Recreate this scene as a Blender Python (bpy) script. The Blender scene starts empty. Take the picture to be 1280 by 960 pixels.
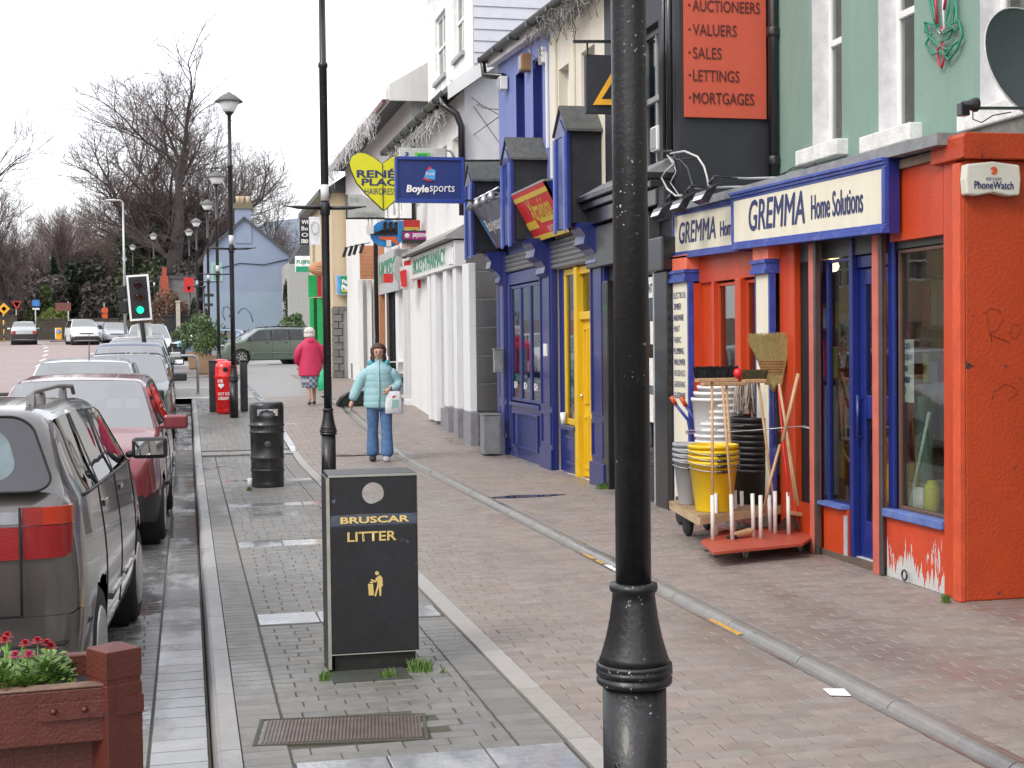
import bpy, bmesh, math, random
from mathutils import Vector, Matrix, Euler
SC = bpy.context.scene
COL = SC.collection
PI = math.pi
R = random.Random(7)
# ------------------------------------------------------------------ camera
FOC = 1750.0
YAW, PITCH, ROLL = math.radians(13.06), math.atan(50 / FOC), math.radians(0.65)
HC = 1.72
fw = Vector((math.sin(YAW) * math.cos(PITCH), math.cos(YAW) * math.cos(PITCH), -math.sin(PITCH)))
rt0 = Vector((math.cos(YAW), -math.sin(YAW), 0))
up0 = rt0.cross(fw)
rt = rt0 * math.cos(ROLL) - up0 * math.sin(ROLL)
up = rt0 * math.sin(ROLL) + up0 * math.cos(ROLL)
cam_d = bpy.data.cameras.new('camera')
cam = bpy.data.objects.new('camera', cam_d)
COL.objects.link(cam)
cam.matrix_world = Matrix(((rt.x, up.x, -fw.x, 0), (rt.y, up.y, -fw.y, 0), (rt.z, up.z, -fw.z, HC), (0, 0, 0, 1)))
cam_d.sensor_width = 36
cam_d.lens = 36 * FOC / 1280
cam_d.clip_start = 0.1
cam_d.clip_end = 3000
SC.camera = cam
# ------------------------------------------------------------------ sky, sun, exposure
w = bpy.data.worlds.new('World')
SC.world = w
w.use_nodes = True
nt = w.node_tree
nt.nodes.clear()
sky = nt.nodes.new('ShaderNodeTexSky')
sky.sky_type = 'NISHITA'
sky.sun_disc = False
SUN_EL, SUN_ROT = math.radians(42), math.radians(235)
sky.sun_elevation = SUN_EL
sky.sun_rotation = SUN_ROT
sky.dust_density = 4
sky.air_density = 1
b1 = nt.nodes.new('ShaderNodeBackground')
b1.inputs[1].default_value = 0.05
b2 = nt.nodes.new('ShaderNodeBackground')        # the overcast layer: one even white cloud deck
b2.inputs[0].default_value = (0.965, 0.975, 1.0, 1)
b2.inputs[1].default_value = 0.98
ad = nt.nodes.new('ShaderNodeAddShader')
wo = nt.nodes.new('ShaderNodeOutputWorld')
nt.links.new(sky.outputs[0], b1.inputs[0])
nt.links.new(b1.outputs[0], ad.inputs[0])
nt.links.new(b2.outputs[0], ad.inputs[1])
nt.links.new(ad.outputs[0], wo.inputs[0])
sd = bpy.data.lights.new('sun', 'SUN')
sd.energy = 1.0
sd.angle = math.radians(18)
sd.color = (1, 0.97, 0.92)
so = bpy.data.objects.new('sun', sd)
COL.objects.link(so)
sdir = Vector((math.cos(SUN_EL) * math.sin(SUN_ROT), math.cos(SUN_EL) * math.cos(SUN_ROT), math.sin(SUN_EL)))
so.rotation_euler = sdir.to_track_quat('Z', 'Y').to_euler()
SC.view_settings.view_transform = 'Standard'
SC.view_settings.look = 'None'
SC.view_settings.gamma = 1
SC.view_settings.exposure = 0.55
# ------------------------------------------------------------------ survey: photograph directions to places in the street
def ray(px, py):
 return fw + rt * ((px - 640) / FOC) + up * ((480 - py) / FOC)
PR = [(-60, 0), (0, 0), (21, 0), (25, .2), (27, .3), (29, .43), (40, .65), (62, 1.08), (87, 1.97), (150, 3.2), (400, 9), (900, 12)]
def zg(d):
 for (a, b), (c, e) in zip(PR, PR[1:]):
  if d <= c:
   return b + (e - b) * (d - a) / (c - a)
 return PR[-1][1]
def onX(px, py, X):
 r = ray(px, py); t = X / r.x
 return Vector((X, r.y * t, HC + r.z * t))
def onY(px, py, Y):
 r = ray(px, py); t = Y / r.y
 return Vector((r.x * t, Y, HC + r.z * t))
# ------------------------------------------------------------------ materials
MT = {}
def mat(name, col, rough=.6, metal=0, var=.18, scale=6, bump=.15, bscale=60, coat=0, dirt=0, dcol=(.05, .045, .04), dscale=2.5, spec=.5, obj_var=0, attr=False, streak=False, c2=None):
 if name in MT:
  return MT[name]
 m = bpy.data.materials.new(name)
 MT[name] = m
 m.use_nodes = True
 n, l = m.node_tree.nodes, m.node_tree.links
 p = n['Principled BSDF']
 p.inputs['Roughness'].default_value = rough
 p.inputs['Metallic'].default_value = metal
 p.inputs['Coat Weight'].default_value = coat
 p.inputs['Coat Roughness'].default_value = .05
 p.inputs['Specular IOR Level'].default_value = spec
 geo = n.new('ShaderNodeNewGeometry')
 mp = n.new('ShaderNodeMapping')
 l.new(geo.outputs['Position'], mp.inputs[0])
 if streak:
  mp.inputs['Scale'].default_value = (1, 1, .18)
 nz = n.new('ShaderNodeTexNoise')
 nz.inputs['Scale'].default_value = scale
 nz.inputs['Detail'].default_value = 8
 nz.inputs['Roughness'].default_value = .65
 l.new(mp.outputs[0], nz.inputs[0])
 mx = n.new('ShaderNodeMix'); mx.data_type = 'RGBA'
 a = tuple(max(0, c * (1 - var)) for c in col)
 b = c2 or tuple(min(1, c * (1 + var)) for c in col)
 mx.inputs[6].default_value = (*a, 1); mx.inputs[7].default_value = (*b, 1)
 cr = n.new('ShaderNodeMapRange')
 cr.inputs[1].default_value = .3; cr.inputs[2].default_value = .7
 l.new(nz.outputs[0], cr.inputs[0]); l.new(cr.outputs[0], mx.inputs[0])
 out = mx.outputs[2]
 if obj_var or attr:
  oi = n.new('ShaderNodeObjectInfo')
  src = oi.outputs['Random']
  if attr:
   at = n.new('ShaderNodeAttribute'); at.attribute_name = 'tone'
   s = n.new('ShaderNodeMath'); s.operation = 'ADD'
   l.new(src, s.inputs[0]); l.new(at.outputs['Fac'], s.inputs[1])
   f = n.new('ShaderNodeMath'); f.operation = 'FRACT'
   l.new(s.outputs[0], f.inputs[0]); src = f.outputs[0]
  hs = n.new('ShaderNodeHueSaturation')
  mr = n.new('ShaderNodeMapRange')
  mr.inputs[3].default_value = 1 - obj_var; mr.inputs[4].default_value = 1 + obj_var
  l.new(src, mr.inputs[0]); l.new(mr.outputs[0], hs.inputs['Value'])
  mr2 = n.new('ShaderNodeMapRange')
  wn = n.new('ShaderNodeTexWhiteNoise'); wn.noise_dimensions = '1D'
  l.new(src, wn.inputs['W'])
  mr2.inputs[3].default_value = .75; mr2.inputs[4].default_value = 1.2
  l.new(wn.outputs[0], mr2.inputs[0]); l.new(mr2.outputs[0], hs.inputs['Saturation'])
  l.new(out, hs.inputs['Color']); out = hs.outputs[0]
 if dirt:
  nd = n.new('ShaderNodeTexNoise'); nd.inputs['Scale'].default_value = dscale
  nd.inputs['Detail'].default_value = 10; nd.inputs['Roughness'].default_value = .75
  l.new(mp.outputs[0], nd.inputs[0])
  dr = n.new('ShaderNodeMapRange'); dr.inputs[1].default_value = .52; dr.inputs[2].default_value = .72
  dr.inputs[4].default_value = dirt
  l.new(nd.outputs[0], dr.inputs[0])
  dm = n.new('ShaderNodeMix'); dm.data_type = 'RGBA'
  dm.inputs[7].default_value = (*dcol, 1)
  l.new(dr.outputs[0], dm.inputs[0]); l.new(out, dm.inputs[6]); out = dm.outputs[2]
 l.new(out, p.inputs['Base Color'])
 if bump:
  nb = n.new('ShaderNodeTexNoise'); nb.inputs['Scale'].default_value = bscale
  nb.inputs['Detail'].default_value = 4
  l.new(geo.outputs['Position'], nb.inputs[0])
  bp = n.new('ShaderNodeBump'); bp.inputs['Strength'].default_value = bump; bp.inputs['Distance'].default_value = .01
  l.new(nb.outputs[0], bp.inputs['Height']); l.new(bp.outputs[0], p.inputs['Normal'])
 return m
def wet(m, lo=.08, hi=.6, a=.5, b=.62, scale=.9, darken=.55, sx=1.0, sy=.35, damp=None):
 """puddles: where a broad noise is high the surface turns smooth and a little darker"""
 n, l = m.node_tree.nodes, m.node_tree.links
 p = n['Principled BSDF']
 geo = n.new('ShaderNodeNewGeometry'); mp = n.new('ShaderNodeMapping')
 mp.inputs['Scale'].default_value = (sx, sy, 1)
 l.new(geo.outputs['Position'], mp.inputs[0])
 nz = n.new('ShaderNodeTexNoise'); nz.inputs['Scale'].default_value = scale; nz.inputs['Detail'].default_value = 6
 nz.inputs['Roughness'].default_value = .62
 l.new(mp.outputs[0], nz.inputs[0])
 if damp:
  sp_ = n.new('ShaderNodeSeparateXYZ'); l.new(geo.outputs['Position'], sp_.inputs[0])
  dr_ = n.new('ShaderNodeMapRange'); dr_.inputs[1].default_value = damp[0]; dr_.inputs[2].default_value = damp[1]; dr_.inputs[4].default_value = damp[2]
  l.new(sp_.outputs[0], dr_.inputs[0]); sm_ = n.new('ShaderNodeMath'); sm_.operation = 'ADD'
  l.new(dr_.outputs[0], sm_.inputs[0]); l.new(nz.outputs[0], sm_.inputs[1]); nz = sm_
 mr = n.new('ShaderNodeMapRange'); mr.inputs[1].default_value = a; mr.inputs[2].default_value = b
 mr.inputs[3].default_value = hi; mr.inputs[4].default_value = lo
 l.new(nz.outputs[0], mr.inputs[0]); l.new(mr.outputs[0], p.inputs['Roughness'])
 src = p.inputs['Base Color'].links[0].from_socket
 mx = n.new('ShaderNodeMix'); mx.data_type = 'RGBA'; mx.blend_type = 'MULTIPLY'
 mr2 = n.new('ShaderNodeMapRange'); mr2.inputs[1].default_value = a; mr2.inputs[2].default_value = b
 l.new(nz.outputs[0], mr2.inputs[0]); l.new(mr2.outputs[0], mx.inputs[0])
 mx.inputs[7].default_value = (darken, darken, darken * 1.02, 1)
 l.new(src, mx.inputs[6]); l.new(mx.outputs[2], p.inputs['Base Color'])
 if p.inputs['Normal'].links:
  bp = p.inputs['Normal'].links[0].from_node
  mr3 = n.new('ShaderNodeMapRange'); mr3.inputs[1].default_value = a; mr3.inputs[2].default_value = b
  mr3.inputs[3].default_value = bp.inputs['Strength'].default_value; mr3.inputs[4].default_value = .04
  l.new(nz.outputs[0], mr3.inputs[0]); l.new(mr3.outputs[0], bp.inputs['Strength'])
 return m
def chips(m, col=(.5, .5, .5), scale=30, a=.62, big=3, biga=.5):
 """paint chipped through to paler metal or render"""
 n, l = m.node_tree.nodes, m.node_tree.links
 p = n['Principled BSDF']; src = p.inputs['Base Color'].links[0].from_socket
 geo = n.new('ShaderNodeNewGeometry')
 nz = n.new('ShaderNodeTexNoise'); nz.inputs['Scale'].default_value = scale; nz.inputs['Detail'].default_value = 5
 l.new(geo.outputs['Position'], nz.inputs[0])
 nb = n.new('ShaderNodeTexNoise'); nb.inputs['Scale'].default_value = big; nb.inputs['Detail'].default_value = 3
 l.new(geo.outputs['Position'], nb.inputs[0])
 g1 = n.new('ShaderNodeMapRange'); g1.inputs[1].default_value = a; g1.inputs[2].default_value = a + .02
 g2 = n.new('ShaderNodeMapRange'); g2.inputs[1].default_value = biga; g2.inputs[2].default_value = biga + .1
 l.new(nz.outputs[0], g1.inputs[0]); l.new(nb.outputs[0], g2.inputs[0])
 mu = n.new('ShaderNodeMath'); mu.operation = 'MULTIPLY'
 l.new(g1.outputs[0], mu.inputs[0]); l.new(g2.outputs[0], mu.inputs[1])
 mx = n.new('ShaderNodeMix'); mx.data_type = 'RGBA'; mx.inputs[7].default_value = (*col, 1)
 l.new(mu.outputs[0], mx.inputs[0]); l.new(src, mx.inputs[6]); l.new(mx.outputs[2], p.inputs['Base Color'])
 return m
def drips(m, col=(.5, .5, .5)):
 """paint washed off upwards from the foot of a board in ragged vertical drips"""
 n, l = m.node_tree.nodes, m.node_tree.links
 p = n['Principled BSDF']; src = p.inputs['Base Color'].links[0].from_socket
 geo = n.new('ShaderNodeNewGeometry'); mp = n.new('ShaderNodeMapping'); mp.inputs['Scale'].default_value = (1, 1, .12)
 l.new(geo.outputs['Position'], mp.inputs[0])
 nz = n.new('ShaderNodeTexNoise'); nz.inputs['Scale'].default_value = 42; nz.inputs['Detail'].default_value = 3; l.new(mp.outputs[0], nz.inputs[0])
 nb = n.new('ShaderNodeTexNoise'); nb.inputs['Scale'].default_value = 4; nb.inputs['Detail'].default_value = 6; l.new(geo.outputs['Position'], nb.inputs[0])
 sp = n.new('ShaderNodeSeparateXYZ'); l.new(geo.outputs['Position'], sp.inputs[0])
 def mth(op, a, b):
  k = n.new('ShaderNodeMath'); k.operation = op
  for i, q in enumerate((a, b)):
   if isinstance(q, (int, float)): k.inputs[i].default_value = q
   else: l.new(q, k.inputs[i])
  return k.outputs[0]
 v = mth('ADD', mth('MULTIPLY', nz.outputs[0], .9), mth('MULTIPLY', nb.outputs[0], .9))
 v = mth('SUBTRACT', v, mth('MULTIPLY', sp.outputs[2], 1.3))
 g = n.new('ShaderNodeMapRange'); g.inputs[1].default_value = .70; g.inputs[2].default_value = .73; l.new(v, g.inputs[0])
 mx = n.new('ShaderNodeMix'); mx.data_type = 'RGBA'; mx.inputs[7].default_value = (*col, 1)
 l.new(g.outputs[0], mx.inputs[0]); l.new(src, mx.inputs[6]); l.new(mx.outputs[2], p.inputs['Base Color'])
 return m
def glass(name, tint=(.55, .6, .6), refl=1.0, rough=.01):
 m = bpy.data.materials.new(name); MT[name] = m; m.use_nodes = True
 n, l = m.node_tree.nodes, m.node_tree.links; n.clear()
 o = n.new('ShaderNodeOutputMaterial'); t = n.new('ShaderNodeBsdfTransparent'); g = n.new('ShaderNodeBsdfGlossy')
 t.inputs[0].default_value = (*tint, 1); g.inputs[1].default_value = rough
 f = n.new('ShaderNodeFresnel')
 ge_ = n.new('ShaderNodeNewGeometry'); mi_ = n.new('ShaderNodeMapRange'); mi_.inputs[3].default_value = 1.5; mi_.inputs[4].default_value = 1 / 1.5
 l.new(ge_.outputs['Backfacing'], mi_.inputs[0]); l.new(mi_.outputs[0], f.inputs[0])
 nz = n.new('ShaderNodeTexNoise'); nz.inputs['Scale'].default_value = 1.7; nz.inputs['Detail'].default_value = 1
 bp = n.new('ShaderNodeBump'); bp.inputs['Strength'].default_value = .05; bp.inputs['Distance'].default_value = .05
 l.new(nz.outputs[0], bp.inputs['Height']); l.new(bp.outputs[0], g.inputs['Normal'])
 mr = n.new('ShaderNodeMapRange'); mr.name = 'mirror_range'; mr.inputs[3].default_value = .04 * refl; mr.inputs[4].default_value = min(1, refl)
 l.new(f.outputs[0], mr.inputs[0])
 mx = n.new('ShaderNodeMixShader'); l.new(mr.outputs[0], mx.inputs[0])
 l.new(t.outputs[0], mx.inputs[1]); l.new(g.outputs[0], mx.inputs[2]); l.new(mx.outputs[0], o.inputs[0])
 return m
def emit(name, col, st):
 m = bpy.data.materials.new(name); MT[name] = m; m.use_nodes = True
 p = m.node_tree.nodes['Principled BSDF']
 p.inputs['Base Color'].default_value = (*col, 1); p.inputs['Emission Color'].default_value = (*col, 1); p.inputs['Emission Strength'].default_value = st
 return m
# ------------------------------------------------------------------ mesh building
class MB:
 def __init__(s):
  s.v, s.f, s.m, s.sm = [], [], [], []
 def add(s, vs, fs, m=0, sm=False):
  b = len(s.v)
  s.v += [tuple(v) for v in vs]
  for f in fs:
   s.f.append([b + i for i in f]); s.m.append(m); s.sm.append(sm)
  return s
 def box(s, x0, x1, y0, y1, z0, z1, m=0, M=None):
  vs = [Vector((x, y, z)) for z in (z0, z1) for y in (y0, y1) for x in (x0, x1)]
  if M is not None:
   vs = [M @ v for v in vs]
  return s.add(vs, [(0, 2, 3, 1), (4, 5, 7, 6), (0, 1, 5, 4), (2, 6, 7, 3), (0, 4, 6, 2), (1, 3, 7, 5)], m)
 def bar(s, a, b, w, h=None, m=0, upv=(0, 0, 1)):
  a, b = Vector(a), Vector(b); h = h or w; d = (b - a)
  if d.length < 1e-6: return s
  d.normalize(); u = Vector(upv)
  if abs(d.dot(u)) > .95: u = Vector((1, 0, 0))
  x = d.cross(u).normalized() * w / 2; y = x.cross(d).normalized() * h / 2
  vs = [p + q for p in (a, b) for q in (-x - y, x - y, x + y, -x + y)]
  return s.add(vs, [(3, 2, 1, 0), (4, 5, 6, 7), (0, 1, 5, 4), (1, 2, 6, 5), (2, 3, 7, 6), (3, 0, 4, 7)], m)
 def tube(s, pts, r, n=8, m=0, cap=True, sm=True):
  pts = [Vector(p) for p in pts]
  rs = r if isinstance(r, (list, tuple)) else [r] * len(pts)
  vs = []; prev = None
  for i, p in enumerate(pts):
   d = (pts[min(i + 1, len(pts) - 1)] - pts[max(i - 1, 0)]).normalized()
   if prev is None:
    u = Vector((0, 0, 1)) if abs(d.z) < .9 else Vector((1, 0, 0))
    x = d.cross(u).normalized()
   else:
    x = (prev - d * prev.dot(d)).normalized()
   prev = x; y = d.cross(x)
   vs += [p + (x * math.cos(2 * PI * k / n) + y * math.sin(2 * PI * k / n)) * rs[i] for k in range(n)]
  fs = [(i * n + k, i * n + (k + 1) % n, (i + 1) * n + (k + 1) % n, (i + 1) * n + k) for i in range(len(pts) - 1) for k in range(n)]
  s.add(vs, fs, m, sm)
  if cap:
   b = len(s.v) - len(vs)
   s.f += [[b + k for k in range(n)][::-1], [b + (len(pts) - 1) * n + k for k in range(n)]]
   s.m += [m, m]; s.sm += [False, False]
  return s
 def lathe(s, prof, c=(0, 0, 0), n=24, m=0, sm=True, axis=2, sx=1, sy=1):
  vs = []
  for r, z in prof:
   for k in range(n):
    a = 2 * PI * k / n
    q = (r * math.cos(a) * sx, r * math.sin(a) * sy, z)
    if axis == 0: q = (q[2], q[0], q[1])
    if axis == 1: q = (q[0], q[2], -q[1])
    vs.append((c[0] + q[0], c[1] + q[1], c[2] + q[2]))
  fs = [(i * n + k, i * n + (k + 1) % n, (i + 1) * n + (k + 1) % n, (i + 1) * n + k) for i in range(len(prof) - 1) for k in range(n)]
  s.add(vs, fs, m, sm)
  b = len(s.v) - len(vs)
  if prof[0][0] > 1e-5: s.f.append([b + k for k in range(n)][::-1]); s.m.append(m); s.sm.append(False)
  if prof[-1][0] > 1e-5: s.f.append([b + (len(prof) - 1) * n + k for k in range(n)]); s.m.append(m); s.sm.append(False)
  return s
 def prism(s, poly, o, u, v, d, m=0, sm=False):
  """polygon (a,b) placed at o + a*u + b*v, extruded by vector d"""
  o, u, v, d = Vector(o), Vector(u), Vector(v), Vector(d)
  n = len(poly)
  p0 = [o + u * a + v * b for a, b in poly]
  vs = p0 + [p + d for p in p0]
  fs = [list(range(n))[::-1], list(range(n, 2 * n))] + [(i, (i + 1) % n, n + (i + 1) % n, n + i) for i in range(n)]
  return s.add(vs, fs, m, sm)
 def quad(s, a, b, c, d, m=0):
  return s.add([a, b, c, d], [(0, 1, 2, 3)], m)
 def sheet(s, xs, ys, zf, m=0):
  vs = [(x, y, zf(x, y)) for y in ys for x in xs]
  nx = len(xs)
  return s.add(vs, [(j * nx + i, j * nx + i + 1, (j + 1) * nx + i + 1, (j + 1) * nx + i) for j in range(len(ys) - 1) for i in range(nx - 1)], m)
 def mesh(s, name, mats, off=(0, 0, 0)):
  me = bpy.data.meshes.new(name)
  o = Vector(off)
  me.from_pydata([tuple(Vector(v) - o) for v in s.v], [], s.f)
  for m_ in (mats if isinstance(mats, (list, tuple)) else [mats]):
   me.materials.append(m_)
  for p, mi, sm in zip(me.polygons, s.m, s.sm):
   p.material_index = mi; p.use_smooth = sm
  me.update()
  return me
def fixn(me):
 bm = bmesh.new(); bm.from_mesh(me)
 bmesh.ops.recalc_face_normals(bm, faces=bm.faces)
 bm.to_mesh(me); bm.free()
def wpos(o):
 v = Vector((0, 0, 0))
 while o is not None:
  v += o.location; o = o.parent
 return v
def obj(name, mb, mats, parent=None, world=True, bev=0, label=None, fix=True, kind=None):
 """one mesh object; world=True: the points are street coordinates, else the parent's own"""
 off = wpos(parent) if (parent is not None and world) else (0, 0, 0)
 me = mb if isinstance(mb, bpy.types.Mesh) else mb.mesh(name, mats, off)
 if fix and not isinstance(mb, bpy.types.Mesh): fixn(me)
 o = bpy.data.objects.new(name, me); COL.objects.link(o)
 if parent is not None: o.parent = parent
 if bev:
  b = o.modifiers.new('bevel', 'BEVEL'); b.width = bev; b.segments = 2; b.limit_method = 'ANGLE'; b.angle_limit = math.radians(40); b.harden_normals = False
 if label: o['label'] = label
 if kind: o['kind'] = kind
 return o
def thing(name, label, cat, loc=(0, 0, 0), rz=0, group=None):
 o = bpy.data.objects.new(name, None); COL.objects.link(o)
 o.empty_display_size = .2
 o.location = loc; o.rotation_euler = (0, 0, rz)
 o['label'] = label; o['category'] = cat
 if group: o['group'] = group
 return o
def tag(o, label, cat, group=None):
 o['label'] = label; o['category'] = cat
 if group: o['group'] = group
 return o
def struct(name, mb, mats, parent=None):
 o = obj(name, mb, mats, parent)
 if parent is None: o['kind'] = 'structure'
 return o
def kids(o): return [c for c in bpy.data.objects if c.parent == o]
def dup(root, loc, rz=None, label=None, group=None, scale=None):
 r = root.copy(); COL.objects.link(r); r.location = loc
 if rz is not None: r.rotation_euler = (0, 0, rz)
 if scale: r.scale = scale
 if label: r['label'] = label
 if group: r['group'] = group
 for ch in kids(root):
  c = ch.copy(); COL.objects.link(c); c.parent = r
  for g in kids(ch):
   d = g.copy(); COL.objects.link(d); d.parent = c
 return r
def text(s, o, u, v, w_, h_, m, parent, name='lettering', d=.003, bold=0, shear=0, world=True, label=None, align='fit'):
 """flat lettering fitted into the rectangle at o (lower left), u right, v up, w_ x h_"""
 thick = bold if any(c in s for c in 'MWmw') else 0
 cu = bpy.data.curves.new('t', 'FONT'); cu.body = s; cu.offset = 0 if thick else bold; cu.shear = shear; cu.resolution_u = 3
 to = bpy.data.objects.new('t', cu); COL.objects.link(to)
 dg = bpy.context.evaluated_depsgraph_get(); dg.update()
 me = bpy.data.meshes.new_from_object(to.evaluated_get(dg))
 bpy.data.objects.remove(to); bpy.data.curves.remove(cu)
 xs = [q.co.x for q in me.vertices]; ys = [q.co.y for q in me.vertices]
 if not xs: return None
 x0, x1, y0, y1 = min(xs), max(xs), min(ys), max(ys)
 o, u, v = Vector(o), Vector(u).normalized(), Vector(v).normalized()
 nrm = u.cross(v).normalized()
 off = wpos(parent) if (parent is not None and world) else Vector((0, 0, 0))
 kx, ky = w_ / (x1 - x0), h_ / (y1 - y0)
 for q in me.vertices:
  q.co = o + u * ((q.co.x - x0) * kx) + v * ((q.co.y - y0) * ky) + nrm * d - off
 if thick:
  V_ = [q.co.copy() for q in me.vertices]; F_ = [list(p.vertices) for p in me.polygons]; n_ = len(V_); k_ = thick * ky * 1.6
  VV = [q + u * sx + v * sy + nrm * .0004 * i for i, (sx, sy) in enumerate(((-k_, 0), (k_, 0), (0, k_ * .6), (0, -k_ * .6))) for q in V_]
  me = bpy.data.meshes.new(name); me.from_pydata([tuple(q) for q in VV], [], [[a + n_ * i for a in f] for i in range(4) for f in F_])
 me.materials.clear(); me.materials.append(m)
 me.name = name
 t = bpy.data.objects.new(name, me); COL.objects.link(t)
 if parent is not None: t.parent = parent
 if label: t['label'] = label
 return t
UF, UC, UZ = Vector((0, -1, 0)), Vector((1, 0, 0)), Vector((0, 0, 1))
WHITE = mat('white_paint', (.78, .78, .76), .55, dirt=.35, dcol=(.35, .34, .31), streak=True)
BLACK = mat('black_gloss_paint', (.012, .012, .014), .28, var=.3, bump=.08, bscale=90, coat=.3)
DARK = mat('dark_void', (.01, .01, .011), .8)
STEEL = mat('galvanised_steel', (.42, .43, .44), .4, metal=.7, bump=.1)
CHROME = mat('bright_metal', (.7, .7, .7), .18, metal=1, bump=0)
RUB = mat('black_rubber', (.02, .02, .021), .75)
BLUEP = mat('shop_blue_paint', (.014, .023, .145), .33, var=.25, bump=.12, dirt=.3, dcol=(.012, .015, .06), coat=.35, streak=True)
BLUEL = mat('pale_blue_render', (.15, .185, .44), .6, var=.12, dirt=.3, dcol=(.1, .11, .3), streak=True)
REDP = mat('shop_red_paint', (.52, .055, .012), .42, var=.12, dirt=.35, dcol=(.2, .02, .01), streak=True, bump=.25)
GL = glass('window_glass', (.78, .82, .80))
for q in GL.node_tree.nodes:
 if q.name == 'mirror_range': q.inputs[3].default_value = .05
# ================================================================== GROUND
PINKM = wet(mat('pink_paver', (.252, .212, .19), .55, var=.14, scale=9, obj_var=.09, attr=True, bump=.35, bscale=160, dirt=.35, dcol=(.12, .10, .095), dscale=.9), lo=.22, hi=.62, a=.5, b=.68, scale=.6, darken=.8, damp=(4.1, 4.9, .12))
GUTM = wet(mat('gutter_paver', (.23, .228, .225), .35, var=.16, scale=9, obj_var=.12, attr=True, bump=.12, bscale=120), lo=.03, hi=.28, a=.36, b=.5, scale=1.8, darken=.8, sx=1.6, sy=.8)
GREYM = wet(mat('grey_paver', (.185, .178, .165), .5, var=.16, scale=9, obj_var=.11, attr=True, bump=.4, bscale=160, dirt=.35, dcol=(.09, .088, .075), dscale=1.5), lo=.18, hi=.58, a=.5, b=.66, scale=1.1, darken=.8)
BAYM = wet(mat('parking_bay_paver', (.185, .182, .178), .42, var=.16, scale=9, obj_var=.14, attr=True, bump=.3, bscale=120), lo=.05, hi=.38, a=.42, b=.56, scale=1.6, darken=.75, sx=1.6, sy=.8)
JOINT = mat('joint_sand', (.07, .066, .056), .9, c2=(.085, .085, .06), scale=5)
KERBM = wet(mat('granite_kerb', (.30, .29, .285), .5, var=.14, scale=20, bump=.3, bscale=200, obj_var=.08, dirt=.3, dcol=(.17, .165, .16)), lo=.25, hi=.5, scale=1.5, darken=.85)
SLABM = wet(mat('wet_band_slab', (.34, .35, .36), .25, var=.2, scale=18, bump=.35, bscale=50), lo=.04, hi=.25, a=.4, b=.55, scale=3, darken=.8)
CONC = wet(mat('channel_concrete', (.22, .21, .20), .45, var=.15, scale=8, bump=.2, dirt=.45, dcol=(.09, .09, .085)), lo=.15, hi=.45, scale=1.5, darken=.75)
ROADM = wet(mat('pink_asphalt', (.30, .235, .225), .75, var=.1, scale=3, bump=.3, bscale=200), lo=.35, hi=.75, a=.5, b=.7, scale=.2, darken=.92, sx=1, sy=1)
GREYROAD = mat('pale_asphalt', (.27, .26, .26), .6, var=.12, scale=2, bump=.3, bscale=150)
LINE = mat('road_line_paint', (.75, .75, .72), .5, var=.1)
FIELD = mat('rough_ground', (.10, .085, .06), .9, var=.3, scale=.6)
ys = [-60, -20, 0, 10, 21] + [25, 27, 29, 33, 40, 50, 62, 75, 87, 110, 150, 200, 300, 400, 900]
SP = [-900, -200, -60, -30, 30, 60, 200, 900]
struct('ground', MB().sheet(SP, ys, lambda x, y: zg(y) - .22), FIELD)
struct('road', MB().sheet([-14, -8, -2.21], ys[:-2], lambda x, y: zg(y) - .1), ROADM)
struct('side_road', MB().sheet([-2.2, 2, 6.5, 14], [58, 62, 66, 71], lambda x, y: zg(y) - .094), GREYROAD)
struct('plaza_paving', MB().sheet([-2.19, 1.2, 5.3, 9], [33.9, 37, 40, 45, 50, 58], lambda x, y: zg(y) - .012), mat('far_grey_paving', (.21, .195, .19), .4, var=.2, scale=4))
struct('far_pavement', MB().sheet([-2.3, 4, 12], [71, 75, 87, 95, 110, 140], lambda x, y: zg(y) - .02), mat('far_pavement_grey', (.2, .2, .2), .5))
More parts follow.
